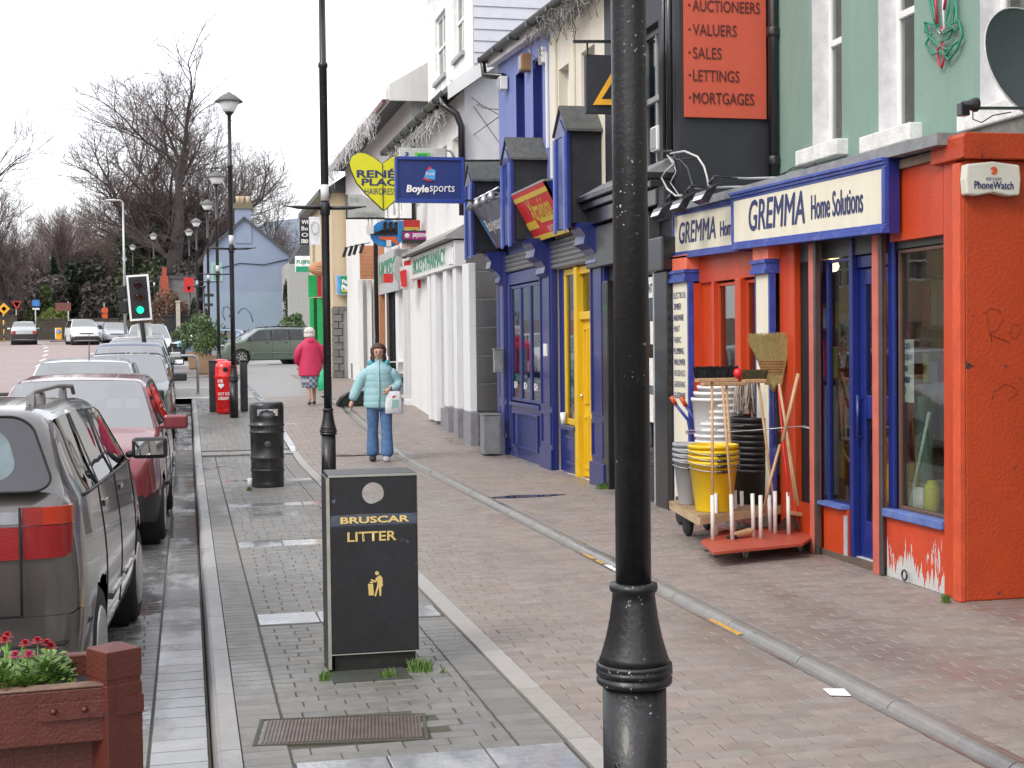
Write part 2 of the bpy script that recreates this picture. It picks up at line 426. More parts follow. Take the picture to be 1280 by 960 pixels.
def pavers(parent, x0, x1, y0, y1, m, bl=.2, bd=.1, gap=.006, zoff=0., soldier=False, seed=1, nobj=300, yobj=14, skip=None, wob=.0015, ymin=4.6):
 """rows of blocks across the way, near ones as objects sharing mesh data, the rest joined"""
 r = random.Random(seed)
 th = .03
 def blk(mb, ax, bx, ay, by, zf):
  q = [r.uniform(-wob, wob) for _ in range(4)]
  c = .0035
  z = [zf(ay) + q[0], zf(ay) + q[1], zf(by) + q[2], zf(by) + q[3]]
  vs = [(ax, ay, z[0] - th), (bx, ay, z[1] - th), (bx, by, z[2] - th), (ax, by, z[3] - th),
              (ax, ay, z[0] - c), (bx, ay, z[1] - c), (bx, by, z[2] - c), (ax, by, z[3] - c),
              (ax + c, ay + c, z[0]), (bx - c, ay + c, z[1]), (bx - c, by - c, z[2]), (ax + c, by - c, z[3])]
  mb.add(vs, [(8, 9, 10, 11), (4, 5, 9, 8), (5, 6, 10, 9), (6, 7, 11, 10), (7, 4, 8, 11), (0, 1, 5, 4), (1, 2, 6, 5), (2, 3, 7, 6), (3, 0, 4, 7)])
 lib = {}
 far = MB(); tones = []
 n = 0; y = y0; row = 0
 while y < y1 - .01:
  by = min(y + bd, y1) - gap
  x = x0; off = 0 if soldier else (row % 2) * bl / 2 + (r.uniform(-.02, .02))
  edge = [x0] + ([] if soldier else [e for e in [x0 + off + k * bl for k in range(0, int((x1 - x0) / bl) + 2)] if x0 + .03 < e < x1 - .03]) + [x1]
  for a, b in zip(edge, edge[1:]):
   b -= gap
   if skip and skip((a + b) / 2, y + bd / 2): continue
   if n < nobj and y < yobj and y > ymin:
    key = (round(b - a, 2), round(by - y, 2), r.randrange(2))
    if key not in lib:
     mb = MB(); blk(mb, -(b - a) / 2, (b - a) / 2, -(by - y) / 2, (by - y) / 2, lambda q: 0)
     lib[key] = mb.mesh('block', m)
    o = bpy.data.objects.new('paving_block', lib[key]); COL.objects.link(o)
    o.parent = parent
    o.location = Vector(((a + b) / 2, (y + by) / 2, zg(y) + zoff)) - wpos(parent)
    o.rotation_euler = (r.gauss(0, .002), r.gauss(0, .002), r.gauss(0, .006))
    n += 1
   else:
    blk(far, a, b, y, by, lambda q: zg(q) + zoff)
    tones += [r.random()] * 9
  y += bd; row += 1
 if far.f:
  me = far.mesh('paving_blocks', m)
  at = me.attributes.new('tone', 'FLOAT', 'FACE')
  at.data.foreach_set('value', tones)
  o = obj('paving_blocks', me, None, parent)
  o['kind'] = 'stuff'
fy = [-20, 0, 10, 21, 25, 27, 29, 33, 34]
def bed(name, x0, x1, y0, y1, dz, m=JOINT):
 yy = [y0] + [q for q in fy if y0 < q < y1] + [y1]
 return struct(name, MB().sheet([x0, x1], yy, lambda x, y: zg(y) + dz), m)
isl = bed('island_pavement', .2, 1.57, -3, 33.9, -.007)
lane = bed('lane_paving', 1.70, 3.10, -3, 33.9, -.007)
foot = bed('footpath', 3.32, 7.5, -3, 47, -.007)
bay = bed('parking_bay_paving', -2.2, .075, -3, 60, -.147)
struct('far_footpath', MB().sheet([3.32, 5.3], [33.95, 40, 47], lambda x, y: zg(y) - .004), PINKM)
BANDS = [(5.35, 5.80), (8.75, 9.1), (12.2, 12.55), (15.3, 15.6), (18.1, 18.4)]
inband = lambda x, y: x > .4 and any(a - .01 < y < b for a, b in BANDS)
indrain = lambda x, y: .27 < x < 1.03 and 6.02 < y < 6.47
inslab = lambda x, y: .66 < x < 1.2 and 7.1 < y < 7.75
struct_slab = None
pavers(isl, .2, .40, 4, 21.9, GREYM, soldier=True, seed=2, nobj=110, yobj=14)
pavers(isl, .405, 1.36, 4, 21.9, GREYM, seed=3, nobj=190, yobj=8.4, skip=lambda x, y: inband(x, y) or indrain(x, y))
pavers(isl, 1.365, 1.57, 4, 21.9, GREYM, soldier=True, seed=4, nobj=0, skip=inband)
pavers(isl, .2, 1.57, 22.7, 33.9, GREYM, seed=5, nobj=0)
pavers(lane, 1.70, 3.10, 4, 33.9, PINKM, seed=6, nobj=300, yobj=8.2)
pavers(foot, 3.32, 5.6, 4, 33.9, PINKM, seed=7, nobj=300, yobj=8, ymin=5.2)
pavers(bay, -2.2, -.20, 4, 24, BAYM, seed=8, nobj=0, zoff=-.14, bl=.2)
pavers(bay, -.195, .07, 4, 24, GUTM, seed=9, soldier=True, bd=.2, nobj=100, zoff=-.14, yobj=24, ymin=5)
pavers(bay, -2.2, .07, 24, 34, BAYM, seed=10, nobj=0, zoff=-.14, bl=.2)
for i, (a, b) in enumerate(BANDS):
 x = .41
 for wdt in (.38, .42, .36):
  x2 = min(x + wdt, 1.56)
  o = obj('band_slab', MB().box(x, x2 - .008, a, b - .008, zg(a) - .03, zg(a) + .001), SLABM, isl, bev=.004)
  x = x2
obj('concrete_strip', MB().box(.2, 1.57, 21.9, 22.69, -.03, zg(22) + .02), CONC, isl)
obj('bin_plinth', MB().box(.70, 1.10, 7.12, 7.6, -.02, .006), mat('mossy_stone', (.05, .055, .045), .8, var=.3, scale=20), isl, bev=.004)
kerb = struct('kerb', MB().box(.085, .19, -3, 4, -.2, -.01), KERBM)
y = 4.
while y < 33:
 L = 1.02 + .04 * math.sin(y * 3)
 y2 = min(y + L, 33.4)
 mb = MB()
 z0, z1 = zg(y), zg(y2)
 pr = [(.082, -.2), (.19, -.16), (.195, .004), (.115, .004), (.098, -.004), (.088, -.02)]
 vs = [(a, y + .003, z0 + b) for a, b in pr] + [(a, y2 - .003, z1 + b) for a, b in pr]
 n = len(pr)
 mb.add(vs, [list(range(n)), list(range(n, 2 * n))[::-1]] + [(k, (k + 1) % n, n + (k + 1) % n, n + k) for k in range(n)])
 if not (21.4 < y < 22.2):
  obj('kerb_stone', mb, KERBM, kerb)
 y = y2
edge = struct('edging_strip', MB().box(1.575, 1.695, -3, 4, -.1, -.004), KERBM)
y = 4.
EDM = mat('edging_concrete', (.33, .31, .29), .6, var=.1, scale=15, bump=.25, bscale=150, obj_var=.07)
while y < 48:
 y2 = y + .914
 dz = zg(y + .45)
 mb = MB().box(1.578, 1.692, y + .003, y2 - .003, -.03, .004)
 mb.v = [(a, b, c + zg(b)) for a, b, c in mb.v]
 obj('edging_slab', mb, EDM if y < 22 else SLABM, edge)
 y = y2
ch = struct('drainage_channel', MB().box(3.10, 3.32, -3, 4, -.2, -.02), CONC)
y = 4.
while y < 33:
 y2 = y + 1.0
 mb = MB()
 pr = [(3.105, -.1), (3.105, -.002), (3.125, -.004), (3.15, -.022), (3.19, -.024), (3.20, -.006), (3.215, .006), (3.235, .012), (3.262, .010), (3.285, .002), (3.313, -.001), (3.315, -.1)]
 n = len(pr); j = [R.uniform(-.003, .003) for _ in pr]
 vs = [(a, y + .004, zg(y) + b) for a, b in pr] + [(a, y2 - .004, zg(y2) + b) for a, b in pr]
 mb.add(vs, [list(range(n)), list(range(n, 2 * n))[::-1]] + [(k, (k + 1) % n, n + (k + 1) % n, n + k) for k in range(n)])
 obj('channel_block', mb, CONC, ch)
 y = y2
YEL = mat('worn_yellow_paint', (.55, .30, .04), .5, var=.3, scale=30)
for a, b in ((7.75, 8.25), (10.55, 10.75), (10.8, 11.1)):
 mb = MB(); mb.sheet([3.15, 3.17, 3.19], [a + (b - a) * k / 6 for k in range(7)], lambda x, y: -.0195 + R.uniform(-.002, .002))
 tag(obj('yellow_scrap', mb, YEL), 'flattened yellow scrap lying in the channel %s' % ('close to the camera' if a < 8 else 'behind the near lamp post, ' + ('farther one' if a > 10.7 else 'nearer one')), 'litter')
q = MB().quad((3.0, 6.2, .006), (3.09, 6.16, .007), (3.12, 6.30, .008), (3.02, 6.33, .007))
tag(obj('paper_scrap', q, mat('white_paper', (.85, .85, .85), .6)), 'small white scrap of paper lying beside the drainage channel', 'litter')
q = MB().sheet([3.15, 3.17, 3.195], [10.2 + .05 * k for k in range(7)], lambda x, y: -.018 + .004 * math.sin(y * 40))
tag(obj('paper_scrap', q, MT['white_paper']), 'crumpled white scrap in the channel beside the near lamp post', 'litter')
for (cx, cy, rx, ry, lab) in ((3.7, 15.3, .42, .13, 'small dark puddle on the pink footpath by the channel'), (2.6, 21.7, .55, .22, 'pale puddle on the lane beside the walking woman\'s feet')):
 z0 = .004 if cx > 0.1 else -.134
 mb = MB(); N = 28
 mb.add([(cx, cy, zg(cy) + z0)] + [(cx + rx * math.cos(2 * PI * k / N) * (1 + .18 * math.sin(k * PI / 7) + .1 * math.sin(k * PI / 14 * 5)), cy + ry * math.sin(2 * PI * k / N) * (1 + .15 * math.cos(k * PI / 7 * 1.5)), zg(cy) + z0) for k in range(N)], [(0, 1 + k, 1 + (k + 1) % N) for k in range(N)])
 o = obj('puddle', mb, mat('puddle_tan', (.26, .21, .16), .12, var=.2, scale=9, bump=0) if cx < 3 else mat('puddle_water', (.03, .03, .03), .02, var=.1, bump=0)); o['kind'] = 'structure'
dc = thing('drain_cover', 'ribbed rusty iron duct cover set in the grey paving near the camera', 'drain cover', (.65, 6.25, 0), rz=-.13)
RUST = mat('rusty_iron', (.15, .115, .10), .55, metal=.3, var=.3, scale=12, bump=.3)
obj('plate', MB().box(-.36, .36, -.2, .2, -.03, -.001), RUST, dc, world=0, bev=.003)
for k in range(44):
 x = -.345 + k * .016
 obj('rib', MB().box(x, x + .008, -.185, .185, -.002, .006), RUST, dc, world=0)
obj('frame', MB().box(-.38, .38, -.215, -.202, -.03, .004).box(-.38, .38, .202, .215, -.03, .004).box(-.38, -.362, -.2, .2, -.03, .004).box(.362, .38, -.2, .2, -.03, .004), JOINT, dc, world=0)
def tuft(x, y, r_, n, h, label, seed=1, z=None):
 rr = random.Random(seed); mb = MB()
 z = zg(y) if z is None else z
 for k in range(n):
  a = rr.uniform(0, 2 * PI); d = rr.uniform(0, r_); bx, by = x + d * math.cos(a), y + d * math.sin(a)
  hh = h * rr.uniform(.4, 1); lx, ly = rr.uniform(-.6, .6) * hh, rr.uniform(-.6, .6) * hh; w_ = .004
  mb.add([(bx - w_, by, z - .002), (bx + w_, by, z - .002), (bx + lx * .5 + w_ * .7, by + ly * .5, z + hh * .7), (bx + lx * .5 - w_ * .7, by + ly * .5, z + hh * .7), (bx + lx, by + ly, z + hh)], [(0, 1, 2, 3), (3, 2, 4)])
 o = obj('grass_tuft', mb, mat('weed_green', (.09, .17, .03), .6, var=.4, scale=30), fix=False)
 return tag(o, label, 'weeds')
tuft(1.17, 7.28, .07, 110, .07, 'bright green grass tuft at the right foot of the square bin', 2)
tuft(.98, 7.17, .05, 50, .05, 'thin grass growing along the front foot of the square bin', 3)
tuft(.66, 7.2, .03, 40, .06, 'small grass tuft at the left foot of the square bin', 4)
tuft(1.28, 7.2, .02, 15, .03, 'tiny weed in the joints right of the square bin', 5)
tuft(.70, 17.0, .04, 30, .06, 'weed at the left foot of the round bin', 6)
tuft(4.75, 15.8, .09, 80, .09, 'green weeds at the foot of the blue shop beside the yellow door', 7)
tuft(4.6, 13.9, .08, 60, .08, 'green weeds at the foot of the black shop front left of the trolley', 8)
tuft(4.80, 8.22, .035, 40, .07, 'weeds growing at the bottom corner of the orange pier', 9)
for a, b, y0, y1 in ((-1.9, 1.55, 33.9, 34.1), (-2.1, 1.3, 38.9, 39.05), (-2.1, 3.2, 57.6, 57.9)):
 struct('road_marking', MB().sheet([a, b], [y0, y1], lambda x, y: zg(y) - .004), LINE)
struct('crossing_kerb', MB().box(-2.1, 1.3, 46.2, 46.35, zg(46) - .1, zg(46) + .01), mat('dark_kerb', (.08, .08, .08), .5))
for k in range(9):
 yy = 62 + k * 5.5; xx = -6.2 - .06 * (yy - 62) - .0009 * (yy - 62) ** 2
 struct('road_marking', MB().sheet([xx - .07, xx + .07], [yy, yy + 2.5], lambda x, y: zg(y) - .094), LINE)
# ================================================================== BUILDINGS
def wall(mb, o, u, v, nin, L, H, ops, depth=.2, m=0, mr=0):
 """a wall face with real openings: o + u*a + v*b; openings (a0,a1,b0,b1) get reveals going in by nin*depth"""
 o, u, v, nin = Vector(o), Vector(u), Vector(v), Vector(nin)
 A = sorted({0, L, *[q for p in ops for q in p[:2]]}); B = sorted({0, H, *[q for p in ops for q in p[2:4]]})
 A = [a for a in A if 0 <= a <= L]; B = [b for b in B if 0 <= b <= H]
 for a, a2 in zip(A, A[1:]):
  for b, b2 in zip(B, B[1:]):
   ca, cb = (a + a2) / 2, (b + b2) / 2
   if any(p[0] < ca < p[1] and p[2] < cb < p[3] for p in ops): continue
   mb.quad(o + u * a + v * b, o + u * a2 + v * b, o + u * a2 + v * b2, o + u * a + v * b2, m)
 for a, a2, b, b2 in [p[:4] for p in ops]:
  c = [o + u * a + v * b, o + u * a2 + v * b, o + u * a2 + v * b2, o + u * a + v * b2]
  d = [p + nin * depth for p in c]
  for i in range(4):
   j = (i + 1) % 4
   mb.quad(c[i], c[j], d[j], d[i], mr)
 return mb
def slab(mb, o, u, v, n, a0, a1, b0, b1, n0, n1, m=0):
 o, u, v, n = Vector(o), Vector(u), Vector(v), Vector(n)
 p = [o + u * a + v * b + n * c for c in (n0, n1) for b in (b0, b1) for a in (a0, a1)]
 return mb.add(p, [(0, 2, 3, 1), (4, 5, 7, 6), (0, 1, 5, 4), (2, 6, 7, 3), (0, 4, 6, 2), (1, 3, 7, 5)], m)
def window(parent, o, u, n, a0, a1, b0, b1, depth=.16, fm=None, bars=(0, 1), fw_=.05, sill=None, curtain=None, name='window', gm=None):
 """o corner, u along, n inward; window frame part with its pane as sub-part"""
 fm = fm or WHITE
 v = UZ; mb = MB()
 S = lambda A0, A1, B0, B1, N0, N1, M=mb: slab(M, o, u, v, n, A0, A1, B0, B1, N0, N1)
 d0, d1 = depth, depth + .05
 S(a0, a0 + fw_, b0, b1, d0, d1); S(a1 - fw_, a1, b0, b1, d0, d1)
 S(a0 + fw_, a1 - fw_, b0, b0 + fw_, d0, d1); S(a0 + fw_, a1 - fw_, b1 - fw_, b1, d0, d1)
 nv, nh = bars
 for k in range(nv):
  c = a0 + (a1 - a0) * (k + 1) / (nv + 1); S(c - .018, c + .018, b0 + fw_, b1 - fw_, d0 + .004, d1 - .004)
 for k in range(nh):
  c = b0 + (b1 - b0) * (k + 1) / (nh + 1); S(a0 + fw_, a1 - fw_, c - .03, c + .03, d0 - .01, d1 - .01)
 w_ = obj(name, mb, fm, parent, bev=.004)
 g = MB(); S(a0 + fw_, a1 - fw_, b0 + fw_, b1 - fw_, d0 + .02, d0 + .026, g)
 pn = obj('pane', g, gm or GL, parent=None)
 pn.parent = w_
 me = pn.data; off = wpos(w_)
 for q in me.vertices: q.co -= off
 if curtain:
  c = MB(); S(a0, a1, b0, b1, d1 + .12, d1 + .13, c)
  cu = obj('blind', c, curtain, parent)
 if sill:
  s = MB(); S(a0 - .08, a1 + .08, b0 - .16, b0 - .002, -.1, depth, s)
  obj('sill', s, sill, parent, bev=.012)
 return w_
NET = mat('net_curtain', (.45, .46, .45), .8, var=.25, scale=12)
IN_X, OUT_X = Vector((1, 0, 0)), Vector((-1, 0, 0))
def pipe(parent, pts, r=.045, m=None, name='downpipe'):
 return obj(name, MB().tube(pts, r, 10), m or BLACK, parent)
# ---------------------------------------------------------------- green building
GREENW = mat('green_render', (.205, .315, .265), .75, var=.08, scale=2, bump=.5, bscale=70, dirt=.3, dcol=(.12, .18, .155), dscale=1.2, streak=True)
FLASH = mat('lead_flashing', (.22, .23, .24), .5, var=.25, scale=9, bump=.3)
gb = thing('green_building', 'pale green rendered building with tall white sash windows above the hardware shop', 'building', (5.9, 10, 0))
ops = []; gbo = Vector((5.9, 13.4, 0))
wins = [(.88, 1.50), (2.20, 2.82), (3.80, 4.42)]
wz = [3.56, 3.50, 3.45]
mb = MB()
ops = [(a, b, z, 5.55) for (a, b), z in zip(wins, wz)]
wall(mb, gbo, UF, UZ, IN_X, 6.4, 7, ops, .24, 0, 1)
mb.box(5.92, 12, 7.0, 13.38, 6.9, 7.0, 0)
mb.quad((5.9, 7, 0), (12, 7, 0), (12, 7, 7), (5.9, 7, 7)); mb.quad((12, 7, 0), (12, 13.4, 0), (12, 13.4, 7), (12, 7, 7))
obj('wall', mb, [GREENW, mat('white_reveal', (.68, .68, .70), .6)], gb)
SILL = mat('sill_white', (.72, .72, .70), .6, bump=.6, bscale=40, dirt=.4, dcol=(.3, .3, .28))
for (a, b), z in zip(wins, wz):
 window(gb, gbo, UF, IN_X, a, b, z, 5.55, depth=.17, bars=(0, 1), fw_=.06, curtain=NET)
 s = MB(); slab(s, gbo, UF, UZ, IN_X, a - .14, b + .12, z - .15, z - .002, -.12, .15)
 obj('sill', s, SILL, gb, bev=.012)
obj('string_ledge', MB().box(5.82, 5.899, 8.6, 9.9, 3.16, 3.30), mat('bare_cement', (.20, .185, .165), .9, var=.3, scale=12, bump=.5), gb, bev=.01)
pipe(gb, [(5.84, 13.3, 3.1), (5.84, 13.3, 7)], .05)
for zz in (3.5, 4.8): obj('pipe_collar', MB().lathe([(.062, zz), (.066, zz + .02), (.066, zz + .08), (.062, zz + .1)], (5.84, 13.3, 0), 12), BLACK, gb)
# ---------------------------------------------------------------- hardware shop front
CREAM = mat('cream_board', (.72, .68, .54), .5, var=.06, dirt=.3, dcol=(.45, .42, .33), streak=True)
SIGNB = mat('navy_print', (.02, .03, .13), .5, var=.05, bump=0)
TRIMB = mat('blue_trim', (.03, .06, .32), .4, var=.2, dirt=.4, dcol=(.3, .33, .5), dscale=9)
PEEL = drips(mat('peeling_red_paint', (.55, .06, .02), .5, var=.12, bump=.5, bscale=50), (.52, .53, .52))
shop = thing('hardware_shop', 'orange red single storey hardware shop front with blue door and big panes', 'shop front', (4.88, 10.5, 0))
ROOM = mat('shop_interior', (.26, .20, .16), .8, var=.4, scale=2)
mb = MB()
mb.box(4.9, 5.89, 8.35, 13.35, 2.92, 2.98)                       # flat roof deck
mb.quad((5.88, 8.6, 0), (5.88, 13.3, 0), (5.88, 13.3, 2.9), (5.88, 8.6, 2.9))
mb.quad((4.9, 13.36, 0), (5.9, 13.36, 0), (5.9, 13.36, 2.9), (4.9, 13.36, 2.9))
obj('rear_wall', mb, ROOM, shop)
obj('shop_floor', MB().box(4.95, 5.87, 8.5, 13.3, -.02, .05), mat('shop_floor_boards', (.12, .09, .07), .7), shop)
obj('flashing', MB().prism([(8.32, 2.99), (13.3, 3.03), (13.3, 3.10), (8.32, 3.07)], (4.80, 0, 0), (0, 1, 0), (0, 0, 1), (1.08, 0, 0)), FLASH, shop)
obj('pilaster', MB().box(4.84, 4.90, 13.16, 13.56, .0, 2.32), CREAM, shop, bev=.006, label='cream pilaster with a list of goods in blue letters')
obj('pilaster', MB().box(4.84, 4.90, 11.17, 11.42, .0, 2.30), CREAM, shop, bev=.006)
for (a, b, z) in ((13.12, 13.60, 2.32), (11.13, 11.46, 2.30)):
 obj('pilaster_cap', MB().box(4.80, 4.99, a, b, z, z + .04).box(4.815, 4.99, a + .01, b - .01, z + .04, z + .09).box(4.80, 4.99, a, b, z + .09, z + .12), TRIMB, shop)
 obj('capital_block', MB().box(4.83, 4.99, a, b, z + .122, z + .27), mat('salmon_red', (.75, .16, .09), .5), shop)
for a, b in ((13.565, 13.60), (13.12, 13.155), (11.425, 11.455), (11.135, 11.165)):
 obj('trim_strip', MB().box(4.845, 4.899, a, b, .0, 2.318 if a > 12 else 2.298), TRIMB, shop)
words = ['ELECTRICAL', 'TIMBER', 'HARDWARE', 'PAINT', 'FABRIC', 'PLUMBING', 'WALLPAPER', 'HOUSEHOLD', 'GARDENING', 'GLASSWARE']
for k, wd in enumerate(words):
 L = .036 * len(wd)
 text(wd, (4.84, 13.53, 2.16 - .112 * k), UF, UZ, L, .062, SIGNB, shop, bold=.004)
REDW = MB()
REDW.box(4.99, 5.05, 12.75, 13.16, 0, 2.5)
obj('red_return', REDW.box(4.902, 5.3, 13.1, 13.15, 0, 2.3), REDP, shop)
obj('head_board', MB().box(4.96, 5.05, 11.43, 13.12, 2.30, 2.60), REDP, shop)
obj('stall_riser', MB().box(4.97, 5.06, 11.43, 12.74, 0, .55), REDP, shop, bev=.005)
PINKGL = glass('pink_reflecting_glass', (.55, .45, .42), 1.0)
for a, b in ((11.50, 12.0), (12.13, 12.70)):
 window(shop, (4.96, 13.4, 0), UF, IN_X, 13.4 - b, 13.4 - a, .56, 2.28, depth=.03, fm=REDP, bars=(0, 0), fw_=.03)
obj('mullion', MB().box(4.93, 5.04, 12.0, 12.13, .55, 2.30), REDP, shop, bev=.008)
obj('mullion', MB().box(4.95, 5.04, 12.70, 12.76, .55, 2.30), REDP, shop)
obj('red_panel', MB().box(4.93, 5.0, 10.84, 11.13, 0, 2.58), REDP, shop, bev=.01)
obj('dark_gap', MB().box(5.0, 5.08, 10.66, 10.86, 0, 2.55), DARK, shop)
BLUED = mat('door_blue', (.010, .022, .17), .35, var=.2, dirt=.3, dcol=(.01, .015, .08), coat=.3)
obj('blue_panel', MB().box(4.98, 5.03, 10.50, 10.665, .38, 2.52), BLUED, shop)
obj('stall_riser', MB().box(4.97, 5.04, 10.5, 10.84, 0, .375), REDP, shop)
POSTR = mat('faded_red_post', (.55, .13, .09), .5, dirt=.3, dcol=(.25, .06, .04))
obj('post', MB().box(4.90, 4.97, 10.41, 10.49, 0, 2.5), POSTR, shop, bev=.006)
obj('shutter_rail', MB().box(4.90, 4.93, 10.36, 10.40, 0, 2.5), mat('dull_metal', (.09, .09, .09), .4, metal=.5), shop)
window(shop, (4.96, 13.4, 0), UF, IN_X, 3.06, 3.52, .42, 2.36, depth=.02, fm=BLUED, bars=(0, 0), fw_=.03)
obj('stall_riser', MB().box(4.955, 5.04, 9.93, 10.35, 0, .41), REDP, shop, bev=.005)
obj('grey_patch', MB().box(4.951, 4.956, 9.93, 9.99, .02, .36), mat('grey_undercoat', (.35, .36, .38), .7), shop)
door = obj('door', MB().box(5.03, 5.08, 9.78, 9.86, .06, 2.26).box(5.03, 5.08, 9.40, 9.777, 2.14, 2.26).box(5.03, 5.08, 9.40, 9.777, .06, .34).box(5.03, 5.08, 9.40, 9.777, 1.12, 1.30).box(5.03, 5.08, 9.36, 9.398, .06, 2.26), BLUED, shop, bev=.006)
def sub(o, name, mb, mats, bev=0, label=None):
 c = obj(name, mb, mats, bev=bev); c.parent = o; off = wpos(o)
 for q in c.data.vertices: q.co -= off
 if label: c['label'] = label
 return c
sub(door, 'pane', MB().box(5.05, 5.056, 9.40, 9.777, .34, 1.12).box(5.05, 5.056, 9.40, 9.777, 1.30, 2.14), GL)
sub(door, 'handle', MB().tube([(4.99, 9.82, .95), (4.99, 9.82, 1.3)], .014).tube([(4.99, 9.82, .98), (5.04, 9.82, .98)], .008).tube([(4.99, 9.82, 1.27), (5.04, 9.82, 1.27)], .008), BLUED)
sub(door, 'sticker', MB().box(5.026, 5.029, 9.52, 9.60, 1.6, 2.0), mat('sticker_white', (.7, .72, .7), .5))
obj('door_frame', MB().box(4.97, 5.10, 9.87, 9.925, .0, 2.50).box(5.01, 5.10, 9.30, 9.868, 2.27, 2.36).box(5.01, 5.10, 9.28, 9.355, 0, 2.265), BLUED, shop, bev=.006)
obj('transom_pane', MB().box(5.05, 5.056, 9.30, 9.868, 2.365, 2.5), GL, shop)
obj('threshold', MB().box(5.0, 5.22, 9.30, 9.92, .0, .055), mat('pale_step', (.55, .57, .6), .5), shop)
obj('post', MB().box(4.90, 4.97, 9.33, 9.42, 0, 2.5), POSTR, shop, bev=.006)
obj('shutter_rail', MB().box(4.90, 4.93, 9.285, 9.325, 0, 2.5), mat('dull_metal', (.09, .09, .09), .4, metal=.5), shop, bev=.01)
obj('window_jamb', MB().box(4.955, 4.985, 9.20, 9.28, .44, 2.5), BLUED, shop, bev=.005)
window(shop, (4.97, 13.4, 0), UF, IN_X, 4.205, 4.94, .50, 2.36, depth=.02, fm=mat('timber_frame', (.12, .07, .05), .5), bars=(0, 0), fw_=.025)
obj('window_sill', MB().box(4.90, 5.0, 8.46, 9.28, .44, .498), mat('sill_blue_worn', (.10, .16, .42), .45, dirt=.4, dcol=(.4, .42, .5), dscale=8), shop, bev=.006)
obj('window_sill', MB().box(4.90, 5.0, 9.93, 10.35, .412, .44), MT['sill_blue_worn'], shop)
obj('stall_riser', MB().box(4.94, 5.03, 8.46, 9.28, 0, .437), PEEL, shop, bev=.005, label='stall riser with peeling red paint over grey')
obj('head_board', MB().box(4.99, 5.06, 8.46, 10.84, 2.37, 2.6), mat('dark_head_board', (.06, .065, .07), .4), shop)
obj('pilaster', MB().box(4.92, 5.04, 8.29, 8.455, 0, 2.9), REDP, shop, bev=.008)
obj('head_panel', MB().box(4.93, 4.99, 8.47, 9.2, 2.42, 2.92), REDP, shop)
ring = MB().lathe([(.028, -.008), (.034, -.006), (.036, 0), (.034, .006), (.028, .008)], (4.90, 8.95, .06), 16, axis=0)
obj('wall_ring', MB().tube([(4.9, 8.95 + .035 * math.cos(a * PI / 6), .06 + .035 * math.sin(a * PI / 6)) for a in range(13)], .007, 6), BLACK, shop)
pier = thing('shop_pier', 'big bright orange red pier with projecting cap at the right edge', 'pier', (5.6, 8.4, 0))
ORP = chips(mat('orange_red_masonry_paint', (.45, .052, .012), .5, var=.08, scale=3, bump=.6, bscale=45, dirt=.18, dcol=(.25, .03, .012), dscale=1), (.06, .03, .03), 11, .66, 2, .5)
obj('shaft', MB().box(4.93, 6.6, 8.2, 8.284, 0, 2.88).box(5.9, 6.6, 8.285, 8.8, 0, 2.88), ORP, pier, bev=.012)
obj('side_strip', MB().box(4.885, 4.929, 8.195, 8.284, 0.0, 2.86), mat('salmon_edge', (.60, .085, .03), .45, dirt=.2, dcol=(.3, .05, .03)), pier, bev=.006)
obj('cap', MB().prism([(4.875, 2.882), (6.6, 2.882), (6.6, 3.05), (4.90, 3.05), (4.875, 3.02)], (0, 8.14, 0), (1, 0, 0), (0, 0, 1), (0, .4, 0)), ORP, pier, bev=.008)
SCR = mat('scratched_lines', (.20, .03, .02), .8, bump=0)
def scribble(pts, nm='scratched_graffiti'):
 obj(nm, MB().tube([onY(px, py, 8.197) for px, py in pts], .0018, 4), SCR, pier)
scribble([(1230, 392), (1238, 385), (1250, 388), (1254, 400), (1246, 412), (1236, 418), (1262, 428)])
scribble([(1233, 388), (1240, 428)]); scribble([(1266, 405), (1262, 418), (1268, 424), (1276, 416), (1274, 406), (1266, 405)])
scribble([(1240, 500), (1242, 490), (1256, 480), (1268, 484), (1272, 492), (1260, 500)])
al = thing('alarm_box', 'cream phone alarm box high on the orange pier', 'alarm box', (5.14, 8.19, 2.77))
pr = [(-.205, -.10), (-.215, 0), (-.205, .095), (0, .115), (.205, .095), (.215, 0), (.205, -.10), (.12, -.105), (0, -.085), (-.12, -.105)]
pts = onY(1242, 224, 8.12); al.location = (pts.x, 8.195, pts.z)
obj('case', MB().prism([(a * .93, b) for a, b in pr], (0, -.075, 0), (1, 0, 0), (0, 0, 1), (0, .075, 0)), mat('cream_plastic', (.62, .60, .53), .4, var=.04, bump=.05), al, world=0, bev=.012)
text('PhoneWatch', (-.14, -.077, -.062), UC, UZ, .28, .048, SIGNB, al, world=0, bold=.012)
text('eircom', (-.055, -.077, -.008), UC, UZ, .11, .026, SIGNB, al, world=0)
obj('emblem', MB().prism([(.026 * math.cos(a), .055 + .026 * math.sin(a)) for a in [k * PI / 9 for k in range(-7, 9)]] + [(0, .055)], (0, -.0785, 0), (1, 0, 0), (0, 0, 1), (0, .002, 0)), mat('logo_orange', (.65, .1, .03), .5), al, world=0)
